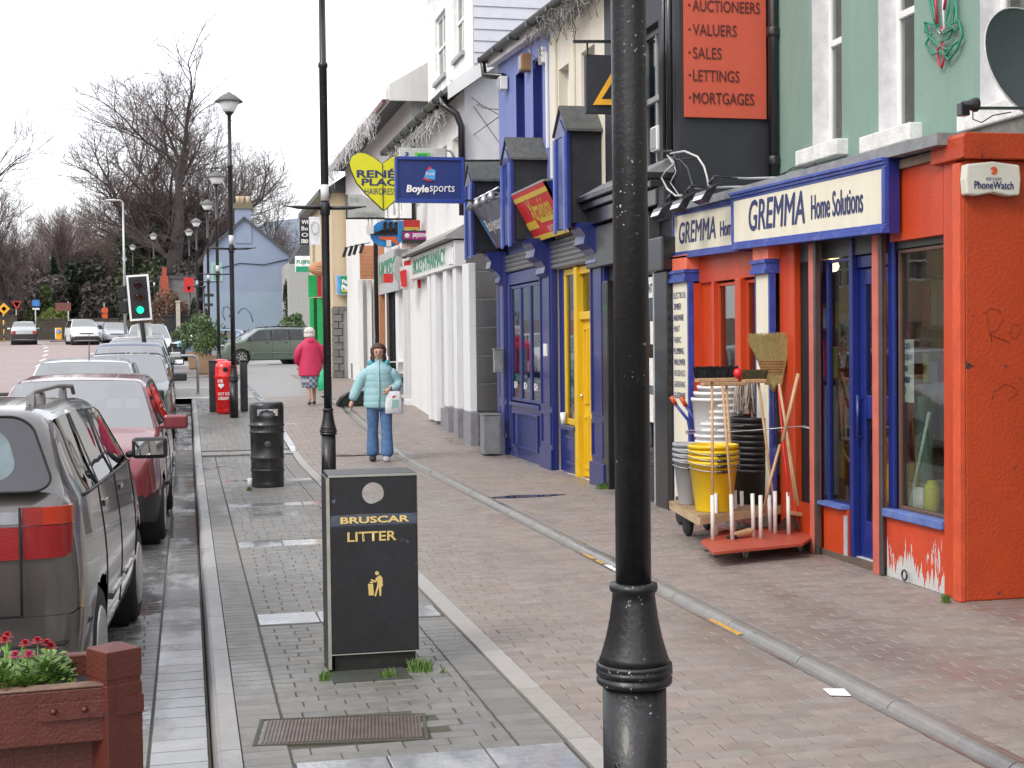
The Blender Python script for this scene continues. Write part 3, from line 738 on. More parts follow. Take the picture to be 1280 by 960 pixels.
def facia(name, label, y1, y0, z1a, z1b, z0a, z0b, X, th, txts, seed=0):
 """sign box on the front: far end y1, near end y0"""
 t = thing(name, label, 'sign', (X, (y0 + y1) / 2, z0b))
 P = lambda yy, top, inset=0: (Vector((0, yy, (z1a + (z1b - z1a) * (y1 - yy) / (y1 - y0) - inset) if top else (z0a + (z0b - z0a) * (y1 - yy) / (y1 - y0) + inset))))
 def plate(a, b, ins, x0, x1):
  m_ = MB()
  q = [P(a, 0, ins), P(b, 0, ins), P(b, 1, ins), P(a, 1, ins)]
  vs = [(x0, p.y, p.z) for p in q] + [(x1, p.y, p.z) for p in q]
  return m_.add(vs, [(0, 1, 2, 3), (7, 6, 5, 4), (0, 4, 5, 1), (1, 5, 6, 2), (2, 6, 7, 3), (3, 7, 4, 0)])
 obj('backing_box', plate(y1, y0, 0, X + .03, X + th), BLUED, t)
 obj('face', plate(y1 - .05, y0 + .05, .07, X + .004, X + .028), CREAM, t)
 fr = MB()
 def rail(a, b, t0, t1, x0, x1):
  def Q(yy, k): zt, zb = P(yy, 1).z, P(yy, 0).z; return zb + k if k >= 0 else zt + k
  vs = [(x, yy, Q(yy, k)) for x in (x0, x1) for yy in (a, b) for k in (t0, t1)]
  fr.add(vs, [(0, 1, 3, 2), (4, 6, 7, 5), (0, 2, 6, 4), (1, 5, 7, 3), (0, 4, 5, 1), (2, 3, 7, 6)])
 rail(y1, y0, -.001, -.025, X - .03, X + .03); rail(y1, y0, -.026, -.05, X - .015, X + .03); rail(y1, y0, -.051, -.075, X, X + .03)
 rail(y1, y0, 0, .025, X - .03, X + .03); rail(y1, y0, .026, .05, X - .015, X + .03); rail(y1, y0, .051, .07, X, X + .03)
 rail(y1, y1 - .05, .071, -.076, X - .005, X + .03); rail(y0 + .05, y0, .071, -.076, X - .005, X + .03)
 obj('frame', fr, TRIMB, t, bev=.003)
 for s, a, b, c0, c1, bold, sh in txts:
  zb = P(a, 0).z + c0; zt = P(a, 0).z + c1
  dz = (P(b, 0).z - P(a, 0).z)
  u = Vector((0, b - a, dz))
  text(s, (X + .004, a, zb), u, UZ, u.length, zt - zb, SIGNB, t, bold=bold, shear=sh)
 return t
facia('shop_sign', 'far cream hardware shop sign in blue frame, partly covered by the near one', 13.62, 11.78, 3.075, 3.03, 2.565, 2.53, 4.86, .12,
      [('GREMMA', 13.42, 12.42, .15, .36, .012, .15), ('Home S', 12.3, 11.84, .16, .30, .02, 0)])
facia('shop_sign', 'near cream hardware shop sign with blue end reading home solutions', 11.85, 9.0, 3.05, 3.00, 2.54, 2.47, 4.79, .11,
      [('GREMMA', 11.45, 10.32, .15, .41, .012, .15), ('Home Solutions', 10.2, 9.34, .17, .36, .012, 0)])
def gx(px, X): return onX(px, 450, X).y
obj('shop_post', MB().box(5.35, 5.45, gx(1146, 5.4), gx(1131, 5.4), .05, 2.9), mat('red_brown_post', (.35, .08, .045), .5), shop)
na, nb_ = gx(1142, 5.03), gx(1127, 5.03)
obj('notice', MB().box(5.03, 5.034, na, nb_, 1.27, 1.72), mat('notice_paper', (.72, .72, .68), .7), shop)
for k, wd in enumerate(['CLOSED', 'SATURDAY', 'OPEN', 'MONDAY', '9-5']):
 text(wd, (5.03, nb_ - .01, 1.65 - .08 * k), UF, UZ, min(.02 * len(wd), nb_ - na - .02), .045, SIGNB, shop, bold=.02)
GOODS = [(1165, 5.12, .5, .22, .05, (.65, .6, .03), 'yellow tin standing in the right hand hardware window'), (1120, 5.2, .5, .3, .09, (.75, .42, .02), 'orange yellow tub low in the right hand hardware window'), (1143, 5.25, .5, .3, .08, (.75, .5, .03), 'amber tub behind the leaning pale broom in the right window'), (1025, 5.1, .45, .4, .06, (.45, .04, .03), 'small red tin in the narrow window left of the blue door'), (1037, 5.15, .45, .9, .07, (.5, .5, .52), 'tall grey roll in the narrow window left of the blue door'), (1155, 5.3, .5, .8, .06, (.35, .5, .42), 'tall pale green bottle in the right hand hardware window'), (1150, 5.1, .5, .16, .05, (.6, .6, .58), 'pale tin in front of the yellow one in the right window'), (905, 5.15, .58, .5, .08, (.35, .4, .3), 'olive tub in the red framed window nearest the cream pilaster'), (940, 5.15, .58, .6, .09, (.4, .4, .42), 'grey tub in the red framed window farther from the door')]
for k, (px, X_, zb, h, r_, c, lab) in enumerate(GOODS):
 o = obj('tin', MB().lathe([(r_, zb), (r_ + .003, zb + .01), (r_ + .003, zb + h * .85), (r_ * .8, zb + h * .88), (r_ * .7, zb + h), (.0, zb + h)], (X_, gx(px, X_), 0), 14), mat('goods_%d' % k, c, .5))
 tag(o, lab, 'tin')
p0_, p1_ = onX(1137, 638, 5.06), onX(1162, 515, 5.12)
mop = obj('broom', MB().tube([p0_, p1_], .014, 6).box(p0_.x - .03, p0_.x + .03, p0_.y - .05, p0_.y + .05, p0_.z - .03, p0_.z + .02), mat('pale_green_plastic', (.55, .68, .6), .5))
tag(mop, 'pale plastic broom leaning inside the right hand hardware window', 'broom')
bulb = thing('ceiling_bulb', 'lit round bulb hanging inside the window left of the blue door', 'lamp', (5.45, 10.78, 2.55))
bp_ = onX(1042, 333, 5.12); bulb.location = bp_
obj('globe', MB().lathe([(0, -.045), (.03, -.035), (.045, 0), (.03, .035), (.014, .06)], n=16), emit('lit_bulb', (1, .72, .34), 9), bulb, world=0)
obj('flex', MB().tube([(0, 0, .06), (0, 0, .2)], .004, 6), BLACK, bulb, world=0)
mb = MB()
for zz in (.45, .9, 1.35, 1.8, 2.2):
 mb.box(5.72, 5.86, 8.65, 10.6, zz, zz + .03); mb.box(5.72, 5.86, 11.2, 12.9, zz, zz + .03)
obj('shelf_unit', mb, mat('shelf_timber', (.2, .13, .08), .6), shop)
r2 = random.Random(5)
for zz in (.48, .93, 1.38, 1.83):
 for a, b in ((8.7, 10.55), (11.25, 12.85)):
  yy = a
  mbs = [MB() for _ in range(4)]
  while yy < b:
   ww = r2.uniform(.07, .2); hh = r2.uniform(.12, .36)
   mbs[r2.randrange(4)].box(5.73, 5.85, yy, yy + ww * .9, zz, zz + hh); yy += ww
  for m_, c in zip(mbs, ('goods_0', 'goods_3', 'goods_4', 'goods_6')):
   if m_.f: obj('packets', m_, MT[c], shop, kind='stuff')
# ---------------------------------------------------------------- black building (auctioneer)
BLK = mat('black_render', (.022, .024, .032), .55, var=.2, scale=3, bump=.3, bscale=60, dirt=.25, dcol=(.04, .04, .05))
bb = thing('black_building', 'black painted building with an auctioneer panel on its side wall', 'building', (5.5, 14.5, 0))
mb = MB()
o_ = Vector((4.88, 16.0, 0))
wall(mb, o_, UF, UZ, IN_X, 2.6, 6.0, [(1.15, 1.95, 3.6, 5.1), (.3, 1.9, .35, 2.45)], .22)
mb.quad((4.88, 13.4, 0), (12, 13.4, 0), (12, 13.4, 6), (4.88, 13.4, 6))
mb.quad((12, 13.4, 0), (12, 16, 0), (12, 16, 6), (12, 13.4, 6))
obj('wall', mb, BLK, bb)
obj('room_back', MB().box(5.9, 5.95, 13.5, 16, 0, 5.9), ROOM, bb)
GREYF = mat('grey_frame', (.30, .32, .33), .5)
window(bb, o_, UF, IN_X, 1.15, 1.95, 3.6, 5.1, depth=.1, fm=GREYF, bars=(1, 1), fw_=.06, curtain=NET)
window(bb, o_, UF, IN_X, .3, 1.9, .35, 2.45, depth=.08, fm=BLACK, bars=(1, 0), fw_=.07)
obj('panel_frame', MB().box(4.915, 5.79, 13.36, 13.397, 3.98, 6.2), mat('auction_red_panel', (.52, .085, .045), .6, var=.05), bb)
DKT = mat('dark_red_lettering', (.07, .012, .012), .6, bump=0)
zs = [onY(900, y_, 13.36).z for y_ in (8, 38, 67, 95, 123)]
for s, z, x1 in zip(['AUCTIONEERS', 'VALUERS', 'SALES', 'LETTINGS', 'MORTGAGES'], zs, (950, 921, 902, 924, 942)):
 a = onY(866, 100, 13.36).x; b = onY(x1, 100, 13.36).x
 text(s, (a, 13.355, z - .06), UC, UZ, b - a, .115, DKT, bb, bold=.004)
 obj('bullet', MB().lathe([(.0, -.001), (.012, 0), (.012, .002)], (a - .035, 13.353, z), 10, axis=1), DKT, bb)
obj('pilaster', MB().box(4.78, 4.879, 13.58, 13.98, 0, 2.45), BLACK, bb, bev=.01)
obj('capital', MB().box(4.72, 4.878, 13.54, 14.02, 2.452, 2.80), BLACK, bb, bev=.015)
obj('pilaster', MB().box(4.80, 4.879, 15.72, 15.98, 0, 2.45), BLACK, bb, bev=.01)
obj('pilaster', MB().box(4.83, 4.879, 14.10, 14.17, 0, 2.45), GREYF, bb, bev=.005, label='narrow grey upright beside the shop door')
DG = mat('dark_grey_fascia', (.07, .075, .08), .4, dirt=.3, dcol=(.02, .02, .02))
obj('fascia', MB().box(4.74, 4.878, 14.03, 16.4, 2.62, 3.1), DG, bb, bev=.012)
obj('cornice', MB().box(4.62, 4.878, 13.6, 16.4, 3.30, 3.38).box(4.56, 4.878, 13.6, 16.4, 3.385, 3.45).box(4.68, 4.878, 13.6, 16.4, 3.12, 3.295), BLACK, bb, bev=.01)
obj('cornice_lead', MB().prism([(4.58, 3.453), (4.878, 3.453), (4.878, 3.62)], (0, 13.6, 0), (1, 0, 0), (0, 0, 1), (0, 2.8, 0)), FLASH, bb)
obj('transom_sign', MB().box(4.86, 4.878, 14.2, 14.7, 2.2, 2.42), mat('sticker_white', (.7, .7, .7), .5), bb)
text('FOR RENT', (4.86, 14.68, 2.25), UF, UZ, .42, .1, BLK, bb, bold=.02)
for k, (zz, hh) in enumerate(((1.7, .25), (1.25, .3), (.85, .3))):
 obj('property_card', MB().box(4.93, 4.935, 14.3 + .05 * k, 14.55 + .05 * k, zz, zz + hh), mat('notice_paper', (.7, .7, .7), .6), bb)
pipe(bb, [(4.80, 13.5, 3.6), (4.80, 13.5, 6.0)], .035)
pipe(bb, [(4.80, 13.66, 3.6), (4.80, 13.66, 6.0)], .02)
# ---------------------------------------------------------------- cream building
CRM = mat('cream_render', (.66, .62, .52), .7, var=.06, dirt=.25, dcol=(.4, .37, .3), streak=True)
SLATE = mat('slate_roof', (.06, .062, .07), .6, var=.3, scale=8, bump=.5, bscale=12)
cb = thing('cream_building', 'cream rendered house front between the blue and the black building', 'building', (4.88, 17.2, 0))
mb = MB(); o_ = Vector((4.88, 18.5, 0))
wall(mb, o_, UF, UZ, IN_X, 2.5, 5.9, [(.42, .95, 4.1, 5.35), (1.5, 2.1, 4.1, 5.35), (.12, 2.1, .0, 2.72)], .2)
mb.quad((12, 16.0, 0), (12, 18.5, 0), (12, 18.5, 5.9), (12, 16, 5.9))
obj('wall', mb, CRM, cb)
for a, b in ((.42, .95), (1.5, 2.1)):
 window(cb, o_, UF, IN_X, a, b, 4.1, 5.35, depth=.12, bars=(0, 1), fw_=.06, curtain=mat('tan_blind', (.45, .40, .32), .8))
obj('pilaster', MB().box(4.84, 4.879, 18.15, 18.44, 3.6, 5.8), CRM, cb, bev=.01)
obj('pilaster', MB().box(4.84, 4.879, 17.25, 17.45, 3.6, 5.8), CRM, cb, bev=.01)
# ---------------------------------------------------------------- blue building
bl = thing('blue_building', 'pale blue two storey building with deep blue window strips', 'building', (4.88, 20, 0))
mb = MB(); o_ = Vector((4.88, 21.75, 0))
wall(mb, o_, UF, UZ, IN_X, 3.24, 6.2, [(1.2, 1.75, 3.9, 5.75), (2.25, 2.80, 3.9, 5.75), (.7, 2.6, .05, 2.95)], .2, 0, 1)
mb.quad((4.88, 21.75, 0), (12, 21.75, 0), (12, 21.75, 6.2), (4.88, 21.75, 6.2)); mb.quad((12, 18.5, 0), (12, 21.75, 0), (12, 21.75, 6.2), (12, 18.5, 6.2))
obj('wall', mb, [BLUEL, BLUEP], bl)
for a, b in ((1.2, 1.75), (2.25, 2.80)):
 window(bl, o_, UF, IN_X, a, b, 3.9, 5.75, depth=.12, fm=BLUEP, bars=(0, 1), fw_=.06, curtain=mat('deep_blue_board', (.015, .025, .16), .5))
obj('corner_pilaster', MB().box(4.80, 4.879, 21.28, 21.75, 0, 3.2), BLUEP, bl, bev=.01)
obj('white_conduit', MB().box(4.85, 4.878, 18.62, 18.68, 4.4, 5.7), WHITE, bl)
rf = thing('slate_roof', 'dark slate roof with black gutter over the blue, cream and black fronts', 'roof', (5.5, 17, 6))
zr = lambda y: 6.02 + (y - 15.8) * .044
mb = MB()
for k in range(14):
 x0, x1 = 4.72 + k * .33, 4.72 + (k + 1) * .33
 z_ = lambda y, x: zr(y) + .08 + (x - 4.72) * .75
 mb.add([(x0, 13.3, z_(13.3, x0) + .015), (x1, 13.3, z_(13.3, x1)), (x1, 21.95, z_(21.95, x1)), (x0, 21.95, z_(21.95, x0) + .015), (x0, 13.3, z_(13.3, x0) - .01), (x0, 21.95, z_(21.95, x0) - .01)], [(0, 1, 2, 3), (0, 3, 5, 4)])
obj('slates', mb, SLATE, rf, fix=False)
g = MB(); N = 9
for y0_, y1_ in [(13.3 + k * 1.08, 13.3 + (k + 1) * 1.08) for k in range(8)]:
 pr = [(4.66 + .07 * math.cos(PI + PI * k / 6), -.02 + .07 * math.sin(PI + PI * k / 6)) for k in range(7)]
 vs = [(x, y0_, zr(y0_) + z) for x, z in pr] + [(x, y1_, zr(y1_) + z) for x, z in pr]
 g.add(vs, [(k, k + 1, 8 + k, 7 + k) for k in range(6)], 0, True)
 g.box(4.58, 4.74, y1_ - .05, y1_, zr(y1_) - .1, zr(y1_) - .015)
GUT = mat('gutter_grey_green', (.055, .065, .06), .4, var=.2)
obj('gutter', g, GUT, rf, fix=False)
obj('fascia_board', MB().add([(4.74, 13.3, zr(13.3) - .16), (4.77, 13.3, zr(13.3) - .16), (4.77, 21.95, zr(21.95) - .16), (4.74, 21.95, zr(21.95) - .16), (4.74, 13.3, zr(13.3) + .02), (4.77, 13.3, zr(13.3) + .02), (4.77, 21.95, zr(21.95) + .02), (4.74, 21.95, zr(21.95) + .02)], [(0, 3, 2, 1), (4, 5, 6, 7), (0, 1, 5, 4), (1, 2, 6, 5), (2, 3, 7, 6), (3, 0, 4, 7)]), WHITE, rf)
obj('soffit', MB().quad((4.77, 13.3, zr(13.3) - .15), (4.88, 13.3, zr(13.3) - .15), (4.88, 21.95, zr(21.95) - .15), (4.77, 21.95, zr(21.95) - .15)), WHITE, rf)
pipe(rf, [(4.66, 21.9, zr(21.9) - .06), (4.70, 21.95, 6.0), (4.84, 21.2, 5.85)], .05)
# ---------------------------------------------------------------- blue shop fronts
def hood(y, xf, label):
 """gabled sign hood projecting from the wall, felt roof, blue front board"""
 t = thing('sign_hood', label, 'hood', (4.6, y, 3.2))
 x0, x1 = xf, 4.879
 obj('box', MB().box(x0 + .05, x1, y, y + .5, 3.16, 4.26), mat('hood_black_felt', (.018, .02, .026), .75, var=.4, bump=.3), t)
 FELT = mat('grey_roof_felt', (.085, .09, .09), .8, var=.3, scale=12, bump=.5, bscale=80, dirt=.4, dcol=(.05, .06, .03))
 r = MB()
 for s in (-1, 1):
  yc = y + .25
  r.add([(x0 - .02, yc + s * .32, 4.24), (x1, yc + s * .32, 4.24), (x1, yc, 4.56), (x0 - .02, yc, 4.56), (x0 - .02, yc + s * .32, 4.27), (x1, yc + s * .32, 4.27), (x1, yc, 4.59), (x0 - .02, yc, 4.59)], [(0, 1, 2, 3), (4, 5, 6, 7), (0, 1, 5, 4), (0, 3, 7, 4)])
 obj('roof', r, FELT, t)
 obj('front_board', MB().prism([(y - .02, 3.10), (y + .52, 3.10), (y + .52, 4.24), (y + .25, 4.53), (y - .02, 4.24)], (x0, 0, 0), (0, 1, 0), (0, 0, 1), (.05, 0, 0)), BLUEP, t, bev=.006)
 obj('edge_moulding', MB().box(x0 - .03, x0 - .003, y - .02, y + .06, 3.06, 4.2).box(x0 - .03, x0 - .003, y + .44, y + .52, 3.06, 4.2), mat('blue_moulding_worn', (.08, .13, .45), .4, dirt=.4, dcol=(.3, .35, .6), dscale=9), t)
 obj('gable_tie', MB().prism([(y - .02, 4.2), (y + .52, 4.2), (y + .25, 4.42)], (x0 - .001, 0, 0), (0, 1, 0), (0, 0, 1), (-.012, 0, 0)), BLUEP, t)
hood(16.15, 4.44, 'nearest and largest black sign hood with blue front edge on the blue shop')
hood(18.75, 4.36, 'middle black sign hood with mossy felt roof between the two shop fascias')
hood(21.3, 4.34, 'farthest blue and black sign hood beside the betting shop sign')
XR = mat('rental_sign_red', (.62, .03, .03), .4, var=.06, dirt=.25, dcol=(.5, .2, .18)); XY = mat('rental_sign_yellow', (.72, .52, .06), .4, var=.06)
def tilted(name, label, y1, y0, xt, xb, zt, zb, m, parts):
 t = thing(name, label, 'sign', ((xt + xb) / 2, (y0 + y1) / 2, zb))
 v = Vector((xb - xt, 0, zb - zt)); H = v.length; vn = -v.normalized()
 o = Vector((xb, y1, zb)); n = UF.cross(vn).normalized()
 if n.x > 0: n = -n
 q = MB().prism([(0, 0), (y1 - y0, 0), (y1 - y0, H), (0, H)], o, UF, vn, -n * .04)
 obj('board', q, m, t)
 for mm, a0, a1, b0, b1 in parts:
  obj('band', MB().prism([(a0, b0), (a1, b0), (a1, b1), (a0, b1)], o + n * .001, UF, vn, n * .003), mm, t)
 side = MB().prism([(xt, zt), (xb, zb), (4.879, zb), (4.879, zt + .05)], (0, y1 - .02, 0), (1, 0, 0), (0, 0, 1), (0, .02, 0))
 obj('end_cheek', side, BLUEP, t)
 side = MB().prism([(xt, zt), (xb, zb), (4.879, zb), (4.879, zt + .05)], (0, y0, 0), (1, 0, 0), (0, 0, 1), (0, .02, 0))
 obj('end_cheek', side, BLUEP, t)
 obj('top_board', MB().prism([(xt, zt + .004), (4.879, zt + .055), (4.879, zt + .075), (xt, zt + .03)], (0, y0, 0), (1, 0, 0), (0, 0, 1), (0, y1 - y0, 0)), FLASH, t)
 return t, o, vn, n, H
t, o, vn, n, H = tilted('rental_shop_sign', 'tilted red and yellow video rental fascia above the yellow door', 18.72, 16.97, 4.36, 4.70, 3.74, 3.12, XR,
 [(XY, 0, 1.75, .58, .645), (XY, 0, 1.75, .0, .07), (XY, .0, .55, .17, .28), (XY, .75, 1.75, .22, .28)])
text('Xtravision', o + UF * .50 + vn * .26 + n * .003, UF, vn, 1.05, .30, XY, t, bold=.02)
text('RENTALS', o + UF * .95 + vn * .09 + n * .003, UF, vn, .4, .07, mat('sticker_white', (.7, .7, .7), .5), t)
BG = mat('betting_sign_grey', (.16, .17, .22), .4, dirt=.3, dcol=(.3, .3, .33))
WT = mat('white_lettering', (.8, .8, .8), .5, bump=0, var=.02)
LBL = mat('light_blue_print', (.08, .35, .7), .5, bump=0)
t, o, vn, n, H = tilted('betting_shop_sign', 'tilted grey betting fascia left of the red rental fascia', 21.25, 19.28, 4.34, 4.70, 3.80, 3.20, BG,
 [(LBL, .05, .16, .05, .5), (XR, .17, .2, .03, .3)])
text('Boylesports', o + UF * .25 + vn * .22 + n * .003, UF, vn, 1.25, .26, WT, t, bold=.02)
for k in range(4):
 y_ = 19.5 + k * .5
 q = thing('sign_floodlight', '%s of four small chrome floodlights over the grey betting fascia' % ['first (nearest)', 'second', 'third', 'last (farthest)'][k], 'floodlight', (4.25, y_, 3.85), group='floodlights over the betting sign')
 obj('arm', MB().tube([(.35, 0, .05), (.1, 0, .1), (0, 0, .04)], .014, 6), CHROME, q, world=0)
 obj('lamp_head', MB().lathe([(.02, .04), (.045, 0), (.075, -.08)], n=12), STEEL, q, world=0)
bs = thing('blue_shop_front', 'deep blue timber shop front with panelled window, roller shutter and yellow door', 'shop front', (4.88, 19, 0))
obj('rear_wall', MB().box(5.9, 5.95, 16.4, 21.7, 0, 3).box(5.0, 5.9, 18.30, 18.36, 0, 3), ROOM, bs)
def pil(y0_, y1_, X=4.78, z1=3.15):
 p = obj('pilaster', MB().box(X + .03, 4.90, y0_, y1_, 0, z1), BLUEP, bs, bev=.008)
 sub(p, 'plinth', MB().box(X, X + .03, y0_ - .02, y1_ + .02, 0, .28), BLUEP, bev=.006)
 for a, b in ((.34, .78), (.86, 2.7)):
  m_ = MB()
  m_.box(X + .012, X + .029, y0_ + .04, y0_ + .07, a, b).box(X + .012, X + .029, y1_ - .07, y1_ - .04, a, b).box(X + .012, X + .029, y0_ + .071, y1_ - .071, a, a + .03).box(X + .012, X + .029, y0_ + .071, y1_ - .071, b - .03, b)
  sub(p, 'panel_moulding', m_, BLUEP)
 pr = [(0, 3.15), (-.26, 3.15), (-.26, 3.08), (-.2, 3.0), (-.22, 2.9), (-.12, 2.84), (-.06, 2.76), (-.08, 2.68), (0, 2.62)]
 sub(p, 'bracket', MB().prism(pr, (X + .03, y0_ + .06, 0), (1, 0, 0), (0, 0, 1), (0, y1_ - y0_ - .12, 0)), BLUEP)
pil(21.15, 21.6); pil(18.35, 18.95); pil(15.9, 16.45)
W1 = MB()
W1.box(4.84, 4.90, 18.96, 21.14, 2.62, 2.80).box(4.84, 4.90, 18.96, 19.12, .12, 2.62).box(4.84, 4.90, 20.98, 21.14, .12, 2.62)
obj('window_surround', W1, BLUEP, bs, bev=.006)
obj('low_panel', MB().box(4.85, 4.90, 19.12, 20.98, 0, .78), BLUEP, bs)
obj('panel_moulding', MB().box(4.825, 4.849, 19.25, 20.85, .66, .70).box(4.825, 4.849, 19.25, 20.85, .16, .20).box(4.825, 4.849, 19.25, 19.29, .2, .66).box(4.825, 4.849, 20.81, 20.85, .2, .66).box(4.815, 4.849, 19.12, 20.98, .782, .84), BLUEP, bs, bev=.004)
for k in range(3):
 a = 19.14 + k * .615
 w_ = window(bs, (4.86, 21.14, 0), UF, IN_X, 21.14 - (a + .6), 21.14 - a, .86, 2.6, depth=.0, fm=BLUEP, bars=(0, 0), fw_=.045)
obj('blue_blind', MB().box(5.02, 5.03, 19.0, 21.1, .8, 2.7), mat('deep_blue_board', (.015, .025, .16), .5), bs)
for a in (19.3, 19.93, 20.55):
 text('B24', (4.878, a + .3, 1.05), UF, UZ, .2, .1, WT, bs, bold=.02)
SHM = mat('roller_shutter', (.20, .205, .21), .35, metal=.5, var=.12, dirt=.4, dcol=(.08, .08, .07), dscale=6)
for (a, b, z0, z1) in ((16.47, 18.33, 2.72, 3.12), (18.97, 21.13, 2.82, 3.12)):
 for k in range(int((z1 - z0) / .066)):
  z = z0 + k * .066
  obj('shutter_slat', MB().prism([(4.83, z), (4.815, z + .02), (4.815, z + .045), (4.83, z + .063), (4.86, z + .063), (4.86, z)], (0, a, 0), (1, 0, 0), (0, 0, 1), (0, b - a, 0)), SHM, bs)
YD = mat('yellow_door_paint', (.72, .46, .015), .4, var=.08, dirt=.35, dcol=(.35, .2, .02), streak=True)
obj('blue_jamb', MB().box(4.92, 5.0, 18.08, 18.33, 0, 2.72), BLUEP, bs)
obj('low_panel', MB().box(4.92, 4.98, 17.40, 18.08, 0, .58).box(4.90, 4.919, 17.5, 18.0, .12, .16).box(4.90, 4.919, 17.5, 18.0, .46, .50), BLUEP, bs, bev=.005)
obj('window_sill', MB().box(4.84, 4.98, 17.38, 18.1, .582, .64), BLUEP, bs, bev=.006)
window(bs, (4.92, 18.08, 0), UF, IN_X, 0, .66, .645, 2.70, depth=0, fm=YD, bars=(0, 0), fw_=.08)
obj('poster', MB().box(4.962, 4.964, 17.5, 17.9, 1.85, 2.15), XR, bs); obj('poster', MB().box(4.962, 4.964, 17.5, 17.92, 1.0, 1.8), mat('film_poster', (.2, .35, .45), .5, var=.8, scale=9), bs)
obj('poster', MB().box(4.962, 4.964, 17.5, 17.9, .72, .92), mat('crimson_poster', (.4, .02, .04), .5), bs)
YF = obj('door_frame', MB().box(4.86, 5.0, 17.27, 17.40, 0, 2.70).box(4.90, 5.0, 16.5, 16.66, 0, 2.70).box(4.90, 5.0, 16.66, 17.27, 2.6, 2.70).box(4.90, 5.0, 16.66, 17.27, 2.02, 2.12), YD, bs, bev=.008)
yd = obj('door', MB().box(4.95, 5.0, 16.66, 17.27, .02, 2.02), YD, bs)
m_ = MB()
for a, b, z0, z1 in ((17.02, 17.2, .95, 1.92), (16.73, 16.92, .95, 1.92), (17.02, 17.2, .12, .8), (16.73, 16.92, .12, .8)):
 m_.box(4.925, 4.949, a, a + .03, z0, z1).box(4.925, 4.949, b - .03, b, z0, z1).box(4.925, 4.949, a + .03, b - .03, z0, z0 + .03).box(4.925, 4.949, a + .03, b - .03, z1 - .03, z1)
sub(yd, 'door_panel', m_, YD)
sub(yd, 'handle', MB().lathe([(.0, -.03), (.02, -.02), (.02, 0), (.01, .02)], (4.92, 17.23, 1.05), 10, axis=0), CHROME)
sub(YF, 'fanlight_pane', MB().box(4.955, 4.96, 16.66, 17.27, 2.12, 2.6), GL)
obj('notice_plate', MB().box(4.79, 4.808, 18.55, 18.72, 1.55, 1.72), MT['sticker_white'], bs)
o = obj('paper_cup', MB().lathe([(.03, .64), (.042, .80), (.038, .80), (.027, .65)], (4.87, 18.0, 0), 12), MT['sticker_white']); tag(o, 'white paper cup left on the sill beside the yellow frame', 'cup')
# ---------------------------------------------------------------- white pharmacy building
def YX(px, X): return onX(px, 300, X).y
WHR = mat('white_render', (.72, .72, .71), .75, var=.06, dirt=.3, dcol=(.45, .45, .43), streak=True, bump=.3)
GRS = mat('grey_rusticated', (.16, .155, .15), .75, var=.14, dirt=.35, dcol=(.08, .08, .075), bump=.4, bscale=50)
wb = thing('white_building', 'white rendered building with the pharmacy, black gutter and boarded attic storey', 'building', (4.66, 26, .2))
mb = MB(); X = 4.66; Y0, Y1 = 23.4, 30.6
o_ = Vector((X, Y1, 0))
def op(pa, pb, z0, z1, X=X, Y1=Y1): return (Y1 - YX(pa, X), Y1 - YX(pb, X), z0, z1)
UW = [op(567, 582, 4.55, 5.35), op(548, 560, 4.55, 5.35), op(531, 538, 4.55, 5.2), op(521, 527, 4.55, 5.2)]
wall(mb, o_, UF, UZ, IN_X, Y1 - Y0, 6.05, UW, .2)
for a, b in ((3.45, 6.05),):
 mb.quad((X, Y0, a), (12, Y0, a), (12, Y0, b), (X, Y0, b))
mb.add([(X, Y0, 6.05), (12, Y0, 6.05), (8.3, Y0, 8.6)], [(0, 1, 2)])
mb.quad((12, Y0, 0), (12, Y1, 0), (12, Y1, 6.05), (12, Y0, 6.05)); mb.quad((X, Y1, 0), (12, Y1, 0), (12, Y1, 6.05), (X, Y1, 6.05))
obj('wall', mb, WHR, wb)
for w4 in UW:
 window(wb, o_, UF, IN_X, *w4, depth=.1, bars=(1, 0), fw_=.06, curtain=NET)
for k in range(7):
 z = .1 + k * .48
 obj('rusticated_block', MB().box(X - .02, 6.5, Y0 - .04, Y0 - .001, z, z + .465), GRS, wb, bev=.012)
mb = MB().add([(4.35, 23.2, 5.98), (4.35, 30.7, 5.98), (8.3, 30.7, 8.75), (8.3, 23.2, 8.75), (4.35, 23.2, 6.08), (4.35, 30.7, 6.08), (8.3, 30.7, 8.85), (8.3, 23.2, 8.85)], [(3, 2, 1, 0), (4, 5, 6, 7), (0, 1, 5, 4), (1, 2, 6, 5), (2, 3, 7, 6), (3, 0, 4, 7)])
obj('roof', mb, SLATE, wb)
obj('bargeboard', MB().add([(4.33, 23.12, 5.82), (8.3, 23.12, 8.6), (8.3, 23.12, 8.84), (4.33, 23.12, 6.06), (4.33, 23.19, 5.82), (8.3, 23.19, 8.6), (8.3, 23.19, 8.84), (4.33, 23.19, 6.06)], [(0, 1, 2, 3), (7, 6, 5, 4), (0, 4, 5, 1), (1, 5, 6, 2), (2, 6, 7, 3), (3, 7, 4, 0)]), WHR, wb)
g = MB()
for k in range(8):
 y0_ = 23.15 + k * .95; y1_ = y0_ + .95; dz = -.0
 pr = [(4.30 + .08 * math.cos(PI + PI * q / 6), 5.98 + .08 * math.sin(PI + PI * q / 6)) for q in range(7)]
 vs = [(x, y0_, z) for x, z in pr] + [(x, y1_, z) for x, z in pr]
 g.add(vs, [(q, q + 1, 8 + q, 7 + q) for q in range(6)], 0, True)
 g.box(4.21, 4.39, y1_ - .06, y1_, 5.89, 5.98)
obj('gutter', g, GUT, wb, fix=False)
pipe(wb, [(4.3, 23.5, 5.9), (4.3, 23.35, 5.75), (4.5, 23.3, 5.6), (4.58, 23.3, 5.4), (4.58, 23.3, 3.9)], .06)
